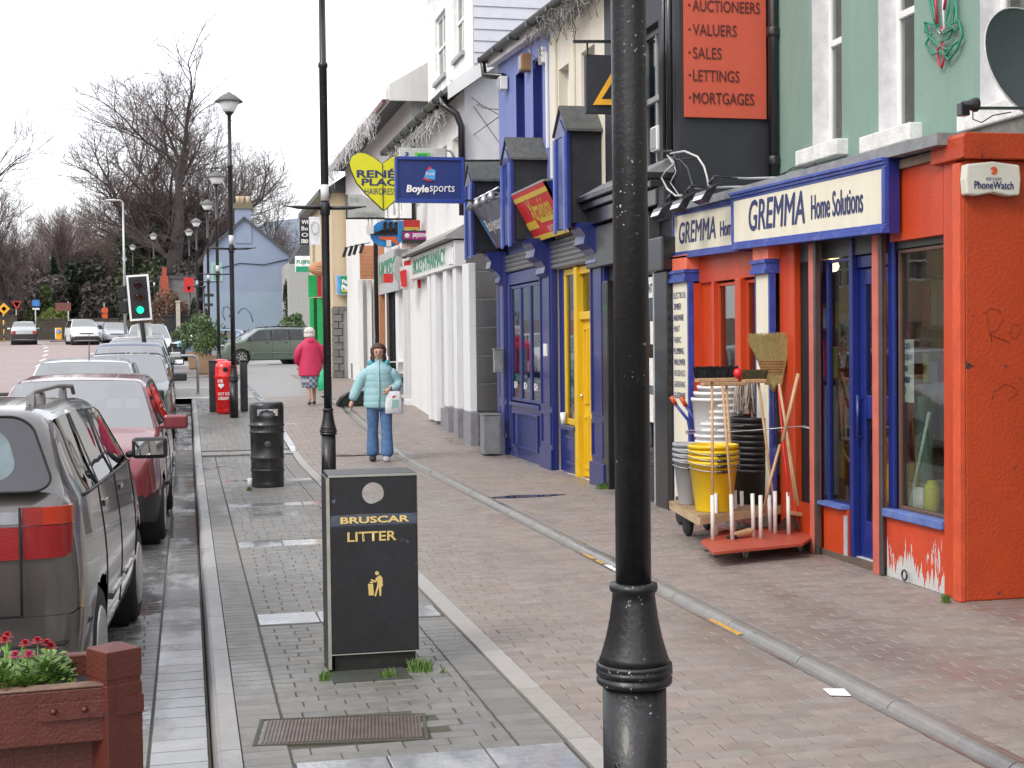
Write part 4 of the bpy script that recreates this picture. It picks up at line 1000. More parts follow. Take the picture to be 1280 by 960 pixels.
pipe(wb, [(4.60, 28.6, 5.9), (4.60, 28.6, 3.6)], .045)
AX = 4.95
at = MB(); ao = Vector((AX, 28.7, 0))
AO = [(28.7 - YX(571, AX), 28.7 - YX(583, AX), 7.0, 8.3), (28.7 - YX(547, AX), 28.7 - YX(560, AX), 6.95, 8.2)]
wall(at, ao, UF, UZ, IN_X, 28.7 - 24.0, 9.2, AO, .15)
obj('attic_wall', at, mat('white_boarding', (.74, .75, .77), .6, dirt=.15, dcol=(.5, .5, .5)), wb)
for w4 in AO:
 window(wb, ao, UF, IN_X, *w4, depth=.06, bars=(1, 1), fw_=.06, curtain=NET)
 s_ = MB(); slab(s_, ao, UF, UZ, IN_X, w4[0] - .05, w4[1] + .05, w4[2] - .08, w4[2] - .002, -.06, .06); obj('sill', s_, GREYF, wb)
for k in range(14):
 z = 6.2 + k * .2
 obj('weatherboard', MB().add([(AX, 23.97, z), (9, 23.97, z), (9, 23.99, z + .197), (AX, 23.99, z + .197), (AX, 24.03, z), (9, 24.03, z), (9, 24.03, z + .197), (AX, 24.03, z + .197)], [(0, 1, 2, 3), (7, 6, 5, 4), (0, 4, 5, 1), (1, 5, 6, 2), (2, 6, 7, 3), (3, 7, 4, 0)]), mat('weatherboard_white', (.56, .58, .64), .6, var=.06, dirt=.12, dcol=(.4, .4, .42)), wb)
obj('attic_eaves', MB().box(4.5, 9, 23.7, 28.9, 9.2, 9.3), GREYF, wb)
def strip(parent, name, pa, pb, z0, z1, m, X0=4.56, X1=4.66, bev=.0):
 a, b = sorted((YX(pa, X0), YX(pb, X0)))
 return obj(name, MB().box(X0, X1, a, b, z0, z1), m, parent, bev=bev)
PHW = mat('pharmacy_white', (.70, .71, .72), .5, var=.05, dirt=.3, dcol=(.45, .45, .43), streak=True)
PLG = mat('plinth_grey', (.22, .22, .24), .6, var=.15, dirt=.3, dcol=(.12, .12, .12))
PNG = mat('pale_grey_panel', (.42, .43, .44), .45, var=.06)
ph = thing('pharmacy_front', 'white pilastered pharmacy shop front with green raised letters', 'shop front', (4.6, 26, .2))
obj('fascia', MB().box(4.46, 4.655, 23.45, 28.4, 3.05, 3.50), PHW, ph, bev=.01)
obj('cornice', MB().box(4.30, 4.655, 23.4, 28.5, 3.52, 3.58).prism([(4.32, 3.582), (4.655, 3.582), (4.655, 3.78)], (0, 23.4, 0), (1, 0, 0), (0, 0, 1), (0, 5.1, 0)), mat('cornice_grey', (.33, .33, .32), .8, dirt=.4, dcol=(.15, .15, .12)), ph)
GRL = mat('green_letters', (.01, .26, .13), .4, bump=0)
text("HICKEY'S PHARMACY", (4.455, 27.9, 3.14), UF, UZ, 3.6, .29, GRL, ph, bold=.025)
obj('letter_backing', MB().box(4.456, 4.4595, 24.2, 27.95, 3.12, 3.45), mat('backing_pale', (.6, .66, .63), .5), ph)
obj('end_panel', MB().box(4.44, 4.459, 23.6, 23.95, 3.10, 3.44), PHW, ph, bev=.005)
for pa, pb in ((585, 577), (569, 565), (557, 553)):
 strip(ph, 'pilaster', pa, pb, .62, 3.05, PHW, 4.50, 4.62, .008)
 strip(ph, 'plinth', pa + .2, pb - .2, .05, .618, PLG, 4.48, 4.62, .008)
for pa, pb in ((577, 569), (565, 557), (553, 543)):
 strip(ph, 'shutter_panel', pa, pb, .1, 3.05, PNG, 4.60, 4.655)
 strip(ph, 'panel_riser', pa, pb, .1, .55, PLG, 4.575, 4.598)
for pa, pb in ((543, 538), (536, 533)):
 strip(ph, 'pilaster', pa, pb, .3, 3.2, PHW, 4.50, 4.62, .008)
obj('case_pillar', MB().box(onY(509, 400, 29.6).x, onY(533, 400, 29.6).x, 29.6, 30.1, .45, 3.1), mat('pillar_pale', (.55, .565, .57), .5, var=.05, dirt=.2, dcol=(.35, .35, .33)), ph, bev=.02)
obj('case_plinth', MB().box(onY(508, 400, 29.58).x, onY(534, 400, 29.58).x, 29.57, 30.1, .43, .56), PHW, ph, bev=.01)
a = thing('alarm_box', 'small white alarm box with black dot at the near end of the pharmacy fascia', 'alarm box', (4.45, 23.5, 3.1))
obj('case', MB().box(-.02, .14, -.04, .0, -.02, .28), WHITE, a, world=0, bev=.01)
obj('dot', MB().lathe([(.0, -.046), (.03, -.046), (.03, -.04)], (.06, 0, .16), 12, axis=1), BLACK, a, world=0)
o_ = thing('arched_pharmacy_sign', 'green arched pharmacy lettering farther up the white fronts', 'sign', (4.7, 33, 3))
obj('board', MB().box(4.6, 4.66, YX(497, 4.6), YX(472, 4.6), 2.95, 3.9), PNG, o_)
text("HICKEY'S", (4.595, YX(473, 4.6) - .1, 3.2), UF, UZ, YX(473, 4.6) - YX(497, 4.6) - .2, .55, GRL, o_, bold=.03)
def cbox(parent, name, px0, px1, py0, py1, Y, m, th=.12, bev=0):
 a = onY(px0, py1, Y); b = onY(px1, py0, Y)
 return obj(name, MB().box(a.x, b.x, Y, Y + th, min(a.z, b.z), max(a.z, b.z)), m, parent, bev=bev)
far = thing('white_terrace', 'row of white painted shop fronts beyond the pharmacy up to the cream building', 'building', (4.9, 37, .5))
obj('wall', MB().box(4.9, 12, 30.65, 43.8, .2, 7.2), WHR, far)
obj('roof', MB().prism([(4.4, 7.2), (12.4, 7.2), (8.4, 9.6)], (0, 30.2, 0), (1, 0, 0), (0, 0, 1), (0, 14, 0)), SLATE, far)
obj('gable', MB().prism([(4.35, 7.0), (12.4, 7.0), (8.4, 9.75), (4.35, 7.35)], (0, 30.12, 0), (1, 0, 0), (0, 0, 1), (0, .07, 0)), WHR, far)
obj('eaves_board', MB().box(4.3, 4.42, 30.3, 44.2, 7.05, 7.3), mat('white_eaves', (.75, .75, .78), .6), far)
obj('gutter', MB().box(4.22, 4.30, 30.3, 44.2, 6.95, 7.05), mat('brown_gutter', (.12, .04, .03), .5), far)
for px in (497, 506):
 strip(far, 'column', px, px - 4, .6, 3.2, PHW, 4.7, 4.9)
strip(far, 'dark_doorway', 499, 488, .6, 3.0, DARK, 4.84, 4.9); strip(far, 'door_post', 491, 488, .6, 3.0, BLACK, 4.78, 4.84)
strip(far, 'dark_upright', 485, 482, .6, 3.2, BLACK, 4.7, 4.84)
strip(far, 'grey_panel', 488, 484, .6, 3.0, PLG, 4.8, 4.86)
ORB = mat('orange_timber', (.48, .22, .11), .6, var=.15, streak=False)
for k in range(9):
 z0_ = onY(460, 349 - k * 4.7, 37).z
 obj('timber_board', MB().box(onY(450, 330, 37).x, onY(469, 330, 37).x, 36.98, 37.1, z0_, z0_ + .095), ORB, far)
cbox(far, 'brown_post', 476, 480, 280, 500, 34, ORB); cbox(far, 'black_post', 470, 475, 300, 490, 34.5, BLACK)
cbox(far, 'white_post', 449, 453, 350, 472, 37.2, WHR); cbox(far, 'grey_post', 455, 458, 350, 470, 37.4, PNG); cbox(far, 'white_post', 460, 464, 350, 468, 37.3, WHR); cbox(far, 'grey_panel', 464, 470, 350, 468, 37.6, PNG)
for k, px in enumerate((430, 437, 443, 451)):
 p_ = onY(px, 315 - k * 1.5, 36.5)
 q = thing('floodlight', '%s of four black floodlights over the orange timber boards' % ['leftmost', 'second', 'third', 'rightmost'][k], 'floodlight', p_, group='floodlights by the timber boards')
 obj('head', MB().add([(-.05, -.03, -.12), (.02, -.03, -.14), (.1, -.03, .1), (.03, -.03, .14), (-.05, .1, -.12), (.02, .1, -.14), (.1, .1, .1), (.03, .1, .14)], [(0, 1, 2, 3), (7, 6, 5, 4), (0, 4, 5, 1), (1, 5, 6, 2), (2, 6, 7, 3), (3, 7, 4, 0)]), BLACK, q, world=0)
 obj('arm', MB().tube([(.07, 0, .12), (.25, 0, .15)], .012, 5), BLACK, q, world=0)
UWs = []
for k, (pa, pb) in enumerate(((512, 505), (500, 495), (486, 482), (478, 475), (466, 463))):
 a, b = YX(pa, 4.9), YX(pb, 4.9)
 window(far, (4.84, 44, 0), UF, IN_X, 44 - b, 44 - a, 4.7, 5.6, depth=-.02, bars=(0, 1), fw_=.08, curtain=None)
cc = thing('cream_corner_building', 'cream painted corner building beyond the white terrace', 'building', (5, 46, .7))
mb = MB(); Yc = 43.9
xl = onY(415, 300, Yc).x
mb.quad((xl, Yc, 2.95), (12, Yc, 2.95), (12, Yc, 6.5), (xl, Yc, 6.5))
wall(mb, (xl, 52, 0), UF, UZ, IN_X, 52 - Yc, 6.5, [(1.2, 2.2, 3.9, 5.4), (4.5, 5.6, 3.9, 5.4)], .2)
mb.quad((12, Yc, 0), (12, 52, 0), (12, 52, 6.5), (12, Yc, 6.5)); mb.quad((xl, 52, 0), (12, 52, 0), (12, 52, 6.5), (xl, 52, 6.5))
CTAN = mat('tan_render', (.56, .46, .31), .7, var=.05, dirt=.2, dcol=(.4, .33, .22), streak=True)
obj('wall', mb, CTAN, cc)
for a in (1.2, 4.5):
 window(cc, (xl, 52, 0), UF, IN_X, a, a + 1.05, 3.9, 5.4, depth=.1, fm=BLACK, bars=(0, 1), fw_=.08)
obj('roof', MB().prism([(xl - .35, 6.5), (12, 6.5), (8.2, 9.2)], (0, Yc - .2, 0), (1, 0, 0), (0, 0, 1), (0, 8.4, 0)), SLATE, cc)
obj('eaves', MB().box(xl - .4, xl - .05, Yc - .2, 52, 6.42, 6.58), GUT, cc)
r3 = random.Random(3); z = .72; row = 0
while z < 2.9:
 x = onY(415, 400, Yc).x - .02; h = .22
 xe = onY(430, 400, Yc).x
 cuts = [x, x + (.22 if row % 2 else .34), xe]
 for a_, b_ in zip(cuts, cuts[1:]):
  obj('stone', MB().box(a_, b_ - .015, Yc - .15, Yc, z, z + h - .015), mat('grey_stone', (.17, .165, .155), .85, var=.25, scale=7, bump=.6, obj_var=.15), cc, bev=.02)
 z += h; row += 1
cbox(cc, 'garage_door', 430, 450, 385, 472, Yc - .02, PHW); cbox(cc, 'lintel', 416, 450, 383, 388, Yc - .1, mat('grey_stone', (.17, .165, .155)))
ct = thing('pebbledash_cottage', 'grey pebble dashed cottage with white photo sign beside the blue gable', 'building', (8, 86, 2))
mb = MB(); a = onY(361, 318, 88); b = onY(420, 318, 88)
wall(mb, (a.x, 88, 1.6), UC, UZ, (0, 1, 0), b.x - a.x, onY(390, 330, 88).z - 1.6, [(1.2, 2.2, 1.3, 2.6)], .2)
mb.quad((a.x, 88, 1.6), (a.x, 96, 1.6), (a.x, 96, 7), (a.x, 88, 7))
obj('wall', mb, mat('pebbledash', (.33, .33, .31), .9, var=.2, scale=12, bump=.6), ct)
window(ct, (a.x, 88, 1.6), UC, (0, 1, 0), 1.2, 2.2, 1.3, 2.6, depth=.1, bars=(2, 1))
obj('roof', MB().prism([(0, 0), (6, 0), (4, 2.2), (1.2, 1.8)], (a.x, 88, onY(390, 330, 88).z), (1, 0, 0), (0, 0, 1), (0, 8, 0)), SLATE, ct)
def board(name, label, px0, px1, py0, py1, Y, m, th=.08, cat='sign', bev=.005):
 a, b = onY(px0, py1, Y), onY(px1, py0, Y)
 t = thing(name, label, cat, (a.x, Y, min(a.z, b.z)))
 z0_, z1_ = (onY((px0 + px1) / 2, py1, Y).z, onY((px0 + px1) / 2, py0, Y).z)
 obj('board', MB().box(a.x, b.x, Y, Y + th, z0_, z1_), m, t, bev=bev)
 return t, (a.x, z0_, b.x, z1_)
def btext(t, s, px0, px1, py0, py1, Y, m, bold=.015, shear=0):
 a, b = onY(px0, py1, Y), onY(px1, py0, Y); d = b - a
 text(s, (a.x, Y - .004, a.z), UC, UZ, b.x - a.x, onY(px0, py0, Y).z - a.z, m, t, bold=bold, shear=shear)
t, _ = board('photo_shop_sign', 'white and green film processing sign in front of the grey cottage', 369, 398, 320, 340, 70, WHITE)
cbox(t, 'green_band', 370, 395, 333, 340, 69.97, GRL, .02); btext(t, 'FUJIFILM', 371, 393, 325, 331, 69.99, GRL)
t, _ = board('black_banner', 'black banner with white words hanging left of the banner post', 375, 386, 272, 306, 42, BLACK)
for k, s in enumerate(('WI', 'Bo', 'O', 'mo')): btext(t, s, 377, 385, 275 + k * 8, 280 + k * 8, 42, WT)
gs = thing('green_shop', 'narrow bright green shop front with clothes hung outside, left of the stone quoins', 'shop front', (4, 47, .8))
GSH = mat('bright_green_paint', (.01, .36, .10), .45)
cbox(gs, 'door_frame', 389, 392, 372, 480, 47, GSH, .3); cbox(gs, 'door_panel', 393, 398, 372, 480, 47.1, mat('dark_green', (.01, .12, .05), .5), .3); cbox(gs, 'door_frame', 398, 403, 372, 480, 47, GSH, .3)
cbox(gs, 'fascia', 386, 398, 344, 371, 47.05, GSH, .3); cbox(gs, 'hanging_coat', 397, 402, 344, 371, 46.9, mat('crimson_poster', (.4, .02, .04), .5), .1); cbox(gs, 'hanging_coat', 411, 417, 345, 370, 46.9, mat('navy_cloth', (.02, .025, .08), .8), .1)
cbox(gs, 'brown_pier', 404, 415, 372, 476, 47.3, mat('dark_brown', (.07, .03, .025), .6), .3)
ws = thing('carved_sign', 'round topped carved wooden sign with pale rows above the green shop', 'sign', onY(402, 336, 45.5))
mb = MB(); mb.lathe([(0, -.1), (.34, -.09), (.42, 0), (.34, .09), (0, .1)], n=20, axis=1, sx=1, sy=.55)
obj('barrel', mb, ORB, ws, world=0)
for k in range(3): obj('pale_row', MB().box(-.25 + .04 * k, .25 - .05 * k, -.12, -.1, -.08 + .08 * k, -.05 + .08 * k), mat('pale_timber', (.5, .42, .32), .6), ws, world=0)
# ---------------------------------------------------------------- blue gabled house
bh = thing('blue_house', 'pale blue gable end house with a tall chimney at the far junction', 'house', (4, 96, 2))
Yb = 95.
L_ = onY(256, 318, Yb); Rr = onY(361, 319, Yb); ap = onY(305, 274, Yb)
BHM = mat('sky_blue_render', (.225, .275, .37), .8, var=.05, scale=.8, bump=.2, dirt=.2, dcol=(.18, .23, .32), dscale=.6)
mb = MB(); zb = 1.6
P = [(L_.x, zb), (Rr.x, zb), (Rr.x, Rr.z), (ap.x, ap.z), (L_.x, L_.z)]
w_ops = (onY(264, 351, Yb).x, onY(278, 325, Yb).x, onY(270, 352, Yb).z, onY(270, 328, Yb).z)
mb.prism(P, (0, Yb, 0), (1, 0, 0), (0, 0, 1), (0, 9, 0))
obj('wall', mb, BHM, bh)
obj('window', MB().box(w_ops[0], w_ops[1], Yb - .03, Yb - .002, w_ops[2], w_ops[3]), mat('pale_green_frame', (.25, .42, .40), .5), bh)
obj('pane', MB().box(w_ops[0] + .15, w_ops[1] - .15, Yb - .035, Yb - .031, w_ops[2] + .1, w_ops[3] - .2), GL, bh)
cx0, cx1 = onY(294, 280, Yb).x, onY(314, 280, Yb).x
obj('chimney', MB().box(cx0, cx1, Yb - .06, Yb + .9, ap.z - 1.6, onY(305, 261, Yb).z), BHM, bh)
obj('chimney_cap', MB().box(cx0 - .1, cx1 + .1, Yb - .16, Yb + 1, onY(305, 261, Yb).z + .002, onY(305, 254, Yb).z), mat('mossy_cap', (.16, .14, .09), .9), bh)
for px in (298, 303, 310):
 p_ = onY(px, 254, Yb)
 obj('chimney_pot', MB().lathe([(.16, 0), (.14, .3), (.17, .5)], (p_.x, Yb + .4, p_.z), 12), mat('buff_pot', (.45, .36, .26), .8), bh)
vb = MB()
for (a, b) in ((P[4], P[3]), (P[3], P[2])):
 vb.bar((a[0], Yb - .1, a[1] + .08), (b[0], Yb - .1, b[1] + .08), .25, .14)
 vb.quad((a[0], Yb - .2, a[1] + .16), (b[0], Yb - .2, b[1] + .16), (b[0], Yb + 9, b[1] + .16), (a[0], Yb + 9, a[1] + .16))
obj('roof', vb, SLATE, bh)
obj('painted_band', MB().box(P[0][0] + .01, P[1][0] - .01, Yb - .012, Yb - .002, zb, onY(300, 365, Yb).z), mat('lighter_blue_render', (.24, .31, .385), .8, var=.05, scale=.8, bump=.2), bh)
GRF = mat('grey_graffiti', (.12, .17, .27), .8, bump=0)
def scrib(pts): obj('graffiti', MB().tube([onY(x, y, Yb - .02) for x, y in pts], .035, 4), GRF, bh)
scrib([(281, 400), (278, 392), (279, 384), (285, 383), (289, 390), (286, 396)]); scrib([(297, 392), (301, 386), (307, 385), (313, 392), (316, 402)])
obj('cable', MB().tube([onY(276, 335, Yb - .05), onY(300, 329, Yb - .05), onY(330, 331, Yb - .05), onY(360, 324, Yb - .05)], .03, 4), BLACK, bh)
lo = thing('stone_lodge', 'low grey stone lodge with red brick chimney behind the shrubs', 'house', (-1, 118, 2.5))
a, b = onY(199, 375, 118), onY(245, 349, 118)
LST = mat('lodge_stone', (.15, .145, .14), .9, var=.35, scale=3, bump=.6, bscale=8)
obj('wall', MB().box(a.x, b.x, 118, 124, 2, b.z), LST, lo)
obj('roof_ridge', MB().box(a.x - .1, b.x + .1, 117.9, 124, b.z + .01, b.z + .3), SLATE, lo)
BRK = mat('red_brick', (.36, .075, .045), .8, var=.25, scale=9)
p_ = onY(205, 347, 117.9)
obj('chimney', MB().box(p_.x - .3, p_.x + .35, 117.6, 118.4, 5, onY(205, 345, 118).z).box(p_.x - .15, p_.x + .2, 117.8, 118.2, onY(205, 345, 118).z + .002, onY(205, 334, 118).z), BRK, lo)
def terrace(name, label, x0, x1, y0, y1, h, m, face, wins_, wy):
 t = thing(name, label, 'building', ((x0 + x1) / 2, (y0 + y1) / 2, 0))
 mb = MB(); L = y1 - y0
 if face > 0: wall(mb, (x1, y0, 0), (0, 1, 0), UZ, (-1, 0, 0), L, h, wins_, .2)
 else: wall(mb, (x0, y1, 0), (0, -1, 0), UZ, (1, 0, 0), L, h, wins_, .2)
 X_ = x0 if face > 0 else x1
 mb.quad((X_, y0, 0), (X_, y1, 0), (X_, y1, h), (X_, y0, h))
 mb.quad((x0, y0, 0), (x1, y0, 0), (x1, y0, h), (x0, y0, h)); mb.quad((x0, y1, 0), (x1, y1, 0), (x1, y1, h), (x0, y1, h))
 obj('wall', mb, m, t)
 obj('roof', MB().prism([(x0 - .2, h), (x1 + .2, h), ((x0 + x1) / 2, h + 2.2)], (0, y0, 0), (1, 0, 0), (0, 0, 1), (0, L, 0)), SLATE, t)
 for a, b, c, d in wins_:
  if face > 0: window(t, (x1, y0, 0), (0, 1, 0), (-1, 0, 0), a, b, c, d, depth=.1, bars=(0, 1), fw_=.07, curtain=NET)
 return t
BW = mat('terrace_brick', (.30, .12, .08), .85, var=.3, scale=14, bump=.4)
for k, (a, b, mm, lab) in enumerate(((-14, 4, BW, 'red brick house across the road nearest the camera'), (4.02, 22, mat('terrace_grey', (.32, .31, .30), .8), 'grey rendered house across the road'), (22.02, 40, BW, 'second red brick house across the road'), (40.02, 58, mat('terrace_ochre', (.42, .33, .2), .8), 'ochre rendered house across the road'))):
 L = b - a
 ws_ = [(q, q + 1.1, z, z + 1.5) for q in (1.5, 5, 8.5, 12, 15) for z in (1, 4)]
 terrace('terrace_house', lab, -26, -17.5, a, b, 6.6, mm, 1, ws_, 0)
nbh = thing('unseen_reflection_block', 'plain rendered block out of the picture, added for reflections and darkness', 'building', (7, 0, 0))  # out of view; added for the car's reflections and to darken this side
obj('wall', MB().box(5.2, 12, -14, 6.9, 0, 6.9), mat('terrace_grey', (.32, .31, .30), .8), nbh)
# ================================================================== STREET FURNITURE
POSTM = chips(mat('post_black', (.009, .009, .011), .4, var=.3, bump=.2, bscale=60, coat=.12, dirt=.25, dcol=(.05, .05, .05), dscale=7), (.42, .42, .43), 75, .655, 6, .57)
CAPM = mat('lamp_cap_grey', (.13, .13, .125), .6, var=.2, bump=.3)
LENS = mat('lantern_diffuser', (.78, .80, .80), .35, var=.05, bump=0)
def lamp_post(label, x, y, k=1.0, arm=True, H=6.3):
 z = zg(y)
 t = thing('lamp_post', label, 'lamp post', (x, y, z), group='black lamp posts along the island')
 A = lambda p: MB().lathe([(r * k, h) for r, h in p], n=28)
 obj('lower_column', A([(.084, -.05), (.084, .715)]), POSTM, t, world=0)
 obj('inspection_door', MB().tube([(-.086 * k, -.02, .1), (-.084 * k, -.03, .42), (-.07 * k, -.056 * k, .5), (-.03 * k, -.084 * k, .40), (-.03 * k, -.084 * k, .1)], .004, 6), POSTM, t, world=0)
 obj('ring_moulding', A([(.084, .715), (.096, .716), (.1, .722), (.1, .734), (.094, .738), (.094, .744), (.101, .748), (.101, .760), (.096, .764), (.1, .768), (.1, .776), (.095, .78)]), POSTM, t, world=0)
 obj('bell', A([(.095, .78), (.088, .80), (.075, .85), (.064, .91), (.058, .96), (.056, .985), (.062, .99), (.064, 1.0), (.062, 1.012), (.047, 1.015)]), POSTM, t, world=0)
 obj('shaft', A([(.047, 1.01), (.046, 2.4), (.046, 4.85), (.056, 4.86), (.056, 4.9), (.04, 4.92), (.038, H - .42)]), POSTM, t, world=0)
 obj('label_band', A([(.0475, 3.36), (.0475, 3.54)]), mat('white_band', (.62, .62, .62), .5), t, world=0)
 if arm:
  for s in (-1, 1):
   obj('banner_arm', MB().tube([(.04 * s, 0, 3.28), (.30 * s, 0, 3.285), (.36 * s, 0, 3.29), (.45 * s, 0, 3.30)], [.022, .022, .014, .006], 8), POSTM, t, world=0)
   obj('finial', MB().lathe([(.0, -.014), (.014, 0), (0, .014)], (.455 * s, 0, 3.30), 10), POSTM, t, world=0)
  obj('collar', A([(.054, 3.2), (.058, 3.21), (.058, 3.33), (.054, 3.34)]), POSTM, t, world=0)
 obj('lamp_neck', A([(.05, H - .44), (.085, H - .40), (.09, H - .385)]), POSTM, t, world=0)
 obj('lantern', A([(.1, H - .38), (.13, H - .33), (.215, H - .18)]), LENS, t, world=0)
 obj('lamp_cap', A([(.27, H - .19), (.275, H - .17), (.12, H - .05), (.07, H - .03), (.03, H), (0, H + .01)]), CAPM, t, world=0)
 return t
lamp_post('nearest thick black lamp post with chipped paint, in front of everything', 1.27, 3.92, 1.12)
l2 = lamp_post('black lamp post right behind the square litter bin', 1.55, 15.93, .97)
for (x, y, dh, lab) in ((.88, 27.76, 0, 'black lamp post standing in front of the red ice cream bins'), (.87, 39.7, -.35, 'black lamp post beside the planted wooden tubs'), (.8, 51.6, -.15, 'fifth lamp post from the camera, left of the blue gable'), (.5, 63.5, 0, 'sixth lamp post from the camera, at the left corner of the blue gable'), (.22, 75.4, .1, 'seventh lamp post from the camera, just left of the blue house'), (-1.75, 83, .2, 'lamp post above the stone lodge chimney'), (-3.4, 97, .2, 'far lamp post rising behind the traffic signal, nearer of two'), (-4.6, 113, .1, 'farthest lamp post behind the traffic signal')):
 q = dup(l2, (x, y, zg(y)), label=lab); q.scale = (1, 1, 1 + dh / 6.3)
BINB = chips(mat('bin_black', (.016, .017, .02), .42, var=.35, scale=4, bump=.12, bscale=50, dirt=.3, dcol=(.035, .04, .05)), (.22, .24, .28), 17, .68, 4, .52)
GOLD = mat('gold_print', (.62, .46, .16), .5, bump=0, var=.05)
EDGE = mat('worn_metal_edge', (.38, .37, .33), .4, metal=.3, var=.2)
bn = thing('litter_bin', 'square black metal litter bin with gold bruscar litter lettering and round hole', 'litter bin', (.945, 7.36, 0), rz=-.015); bn.scale = (1, 1, .985)
def plate_hole(mb, w0, w1, z0, z1, cx, cz, r, y, th, n=32, ry=None):
 out, inn = [], []
 for k in range(n):
  a = 2 * PI * k / n + PI / n
  ca, sa = math.cos(a), math.sin(a)
  t_ = min((w1 - cx) / ca if ca > 1e-6 else (w0 - cx) / ca if ca < -1e-6 else 1e9, (z1 - cz) / sa if sa > 1e-6 else (z0 - cz) / sa if sa < -1e-6 else 1e9)
  out.append((cx + ca * t_, cz + sa * t_)); inn.append((cx + r * ca, cz + (ry or r) * sa))
 cor = [(w0, z0), (w1, z0), (w1, z1), (w0, z1)]
 for yy in (y, y + th):
  b = len(mb.v)
  mb.v += [(a, yy, c) for a, c in out] + [(a, yy, c) for a, c in inn] + [(a, yy, c) for a, c in cor]
  for k in range(n):
   k2 = (k + 1) % n
   mb.f.append([b + k, b + k2, b + n + k2, b + n + k]); mb.m.append(0); mb.sm.append(False)
   e1 = [i for i, c in enumerate(cor) if abs(c[0] - out[k][0]) < 1e-6 or abs(c[1] - out[k][1]) < 1e-6]
   e2 = [i for i, c in enumerate(cor) if abs(c[0] - out[k2][0]) < 1e-6 or abs(c[1] - out[k2][1]) < 1e-6]
   def side(p): return [abs(p[0] - w0) < 1e-6, abs(p[0] - w1) < 1e-6, abs(p[1] - z0) < 1e-6, abs(p[1] - z1) < 1e-6]
   s1, s2 = side(out[k]), side(out[k2])
   if not any(p and q for p, q in zip(s1, s2)):
    c = min(range(4), key=lambda i: (cor[i][0] - out[k][0]) ** 2 + (cor[i][1] - out[k][1]) ** 2)
    mb.f.append([b + k, b + 2 * n + c, b + k2]); mb.m.append(0); mb.sm.append(False)
 b = len(mb.v)
 mb.v += [(a, y, c) for a, c in inn] + [(a, y + th, c) for a, c in inn]
 for k in range(n):
  k2 = (k + 1) % n
  mb.f.append([b + k, b + k2, b + n + k2, b + n + k]); mb.m.append(0); mb.sm.append(False)
W = .232
f = MB(); plate_hole(f, -W, W, .845, 1.045, .0, .955, .058, -.012, .012)
obj('hood_front', f, BINB, bn, world=0)
f = MB(); plate_hole(f, -W, W, .845, 1.045, .0, .94, .11, .30, .012, ry=.08)
obj('hood_back', f, BINB, bn, world=0)
obj('hood_side', MB().box(-W, -W + .012, .001, .299, .845, 1.045), BINB, bn, world=0)
obj('hood_side', MB().box(W - .012, W, .001, .299, .845, 1.045), BINB, bn, world=0)
obj('hood_top', MB().box(-W - .003, W + .003, -.012, .315, 1.046, 1.060), BINB, bn, world=0, bev=.006)
obj('top_edge', MB().box(-W - .003, W + .003, -.018, -.0125, 1.046, 1.058), EDGE, bn, world=0)
obj('lettered_strip', MB().add([(-W, -.022, .785), (W, -.022, .785), (W, -.012, .843), (-W, -.012, .843), (-W, .01, .785), (W, .01, .785), (W, .01, .843), (-W, .01, .843)], [(0, 1, 2, 3), (7, 6, 5, 4), (0, 4, 5, 1), (1, 5, 6, 2), (2, 6, 7, 3), (3, 7, 4, 0)]), mat('strip_slate_blue', (.045, .055, .085), .4, dirt=.4, dcol=(.15, .17, .2), dscale=12), bn, world=0)
obj('body', MB().box(-W, W, -.02, .3, .10, .784), BINB, bn, world=0, bev=.006)
obj('side_flange', MB().box(-W - .014, -W - .001, -.015, .31, .0, 1.04), BINB, bn, world=0, bev=.003)
obj('side_edge', MB().box(-W - .016, -W + .002, -.024, -.0205, .02, 1.045), EDGE, bn, world=0)
obj('side_edge', MB().box(W - .003, W + .001, -.024, -.0205, .1, 1.045), mat('dull_metal', (.09, .09, .09), .4, metal=.5), bn, world=0)
obj('base', MB().box(-W + .02, W - .015, .0, .29, .0, .099), mat('base_black', (.012, .012, .012), .7, dirt=.5, dcol=(.05, .06, .03), dscale=8), bn, world=0)
obj('seam', MB().box(-W, W, -.0225, -.0203, .094, .10), EDGE, bn, world=0)
text('BRUSCAR', (-.175, -.0225, .797), UC, Vector((0, .17, 1)), .365, .036, GOLD, bn, bold=.03, world=0)
text('LITTER', (-.14, -.0215, .70), UC, UZ, .26, .052, GOLD, bn, bold=.02, world=0)
pg = MB(); cx, cz = -.0, .47
for poly in ([(-.035, 0), (-.008, 0), (-.004, -.062), (-.031, -.062)][::1],
             [(.006, .03), (.03, .045), (.042, .03), (.044, -.015), (.036, -.018), (.034, -.068), (.026, -.068), (.022, -.02), (.006, -.07), (-.002, -.066), (.014, -.012), (.016, .012), (-.018, .026), (-.02, .019), (.006, .006)],
             [(.014 + .011 * math.cos(q * PI / 6), .056 + .011 * math.sin(q * PI / 6)) for q in range(12)],
             [(-.03, .006), (-.014, .014), (-.002, .008), (-.014, .002)]):
 o = obj('pictogram', MB().prism([(a + cx, b + cz) for a, b in poly], (0, -.0228, 0), (1, 0, 0), (0, 0, 1), (0, .002, 0)), GOLD, bn, world=0)
rb = thing('litter_bin', 'round black litter bin with raised lettering bands and letterbox opening', 'litter bin', (.945, 17.45, 0))
BB2 = mat('cast_black', (.02, .021, .024), .38, var=.3, bump=.1, coat=.25)
body = MB(); n = 40
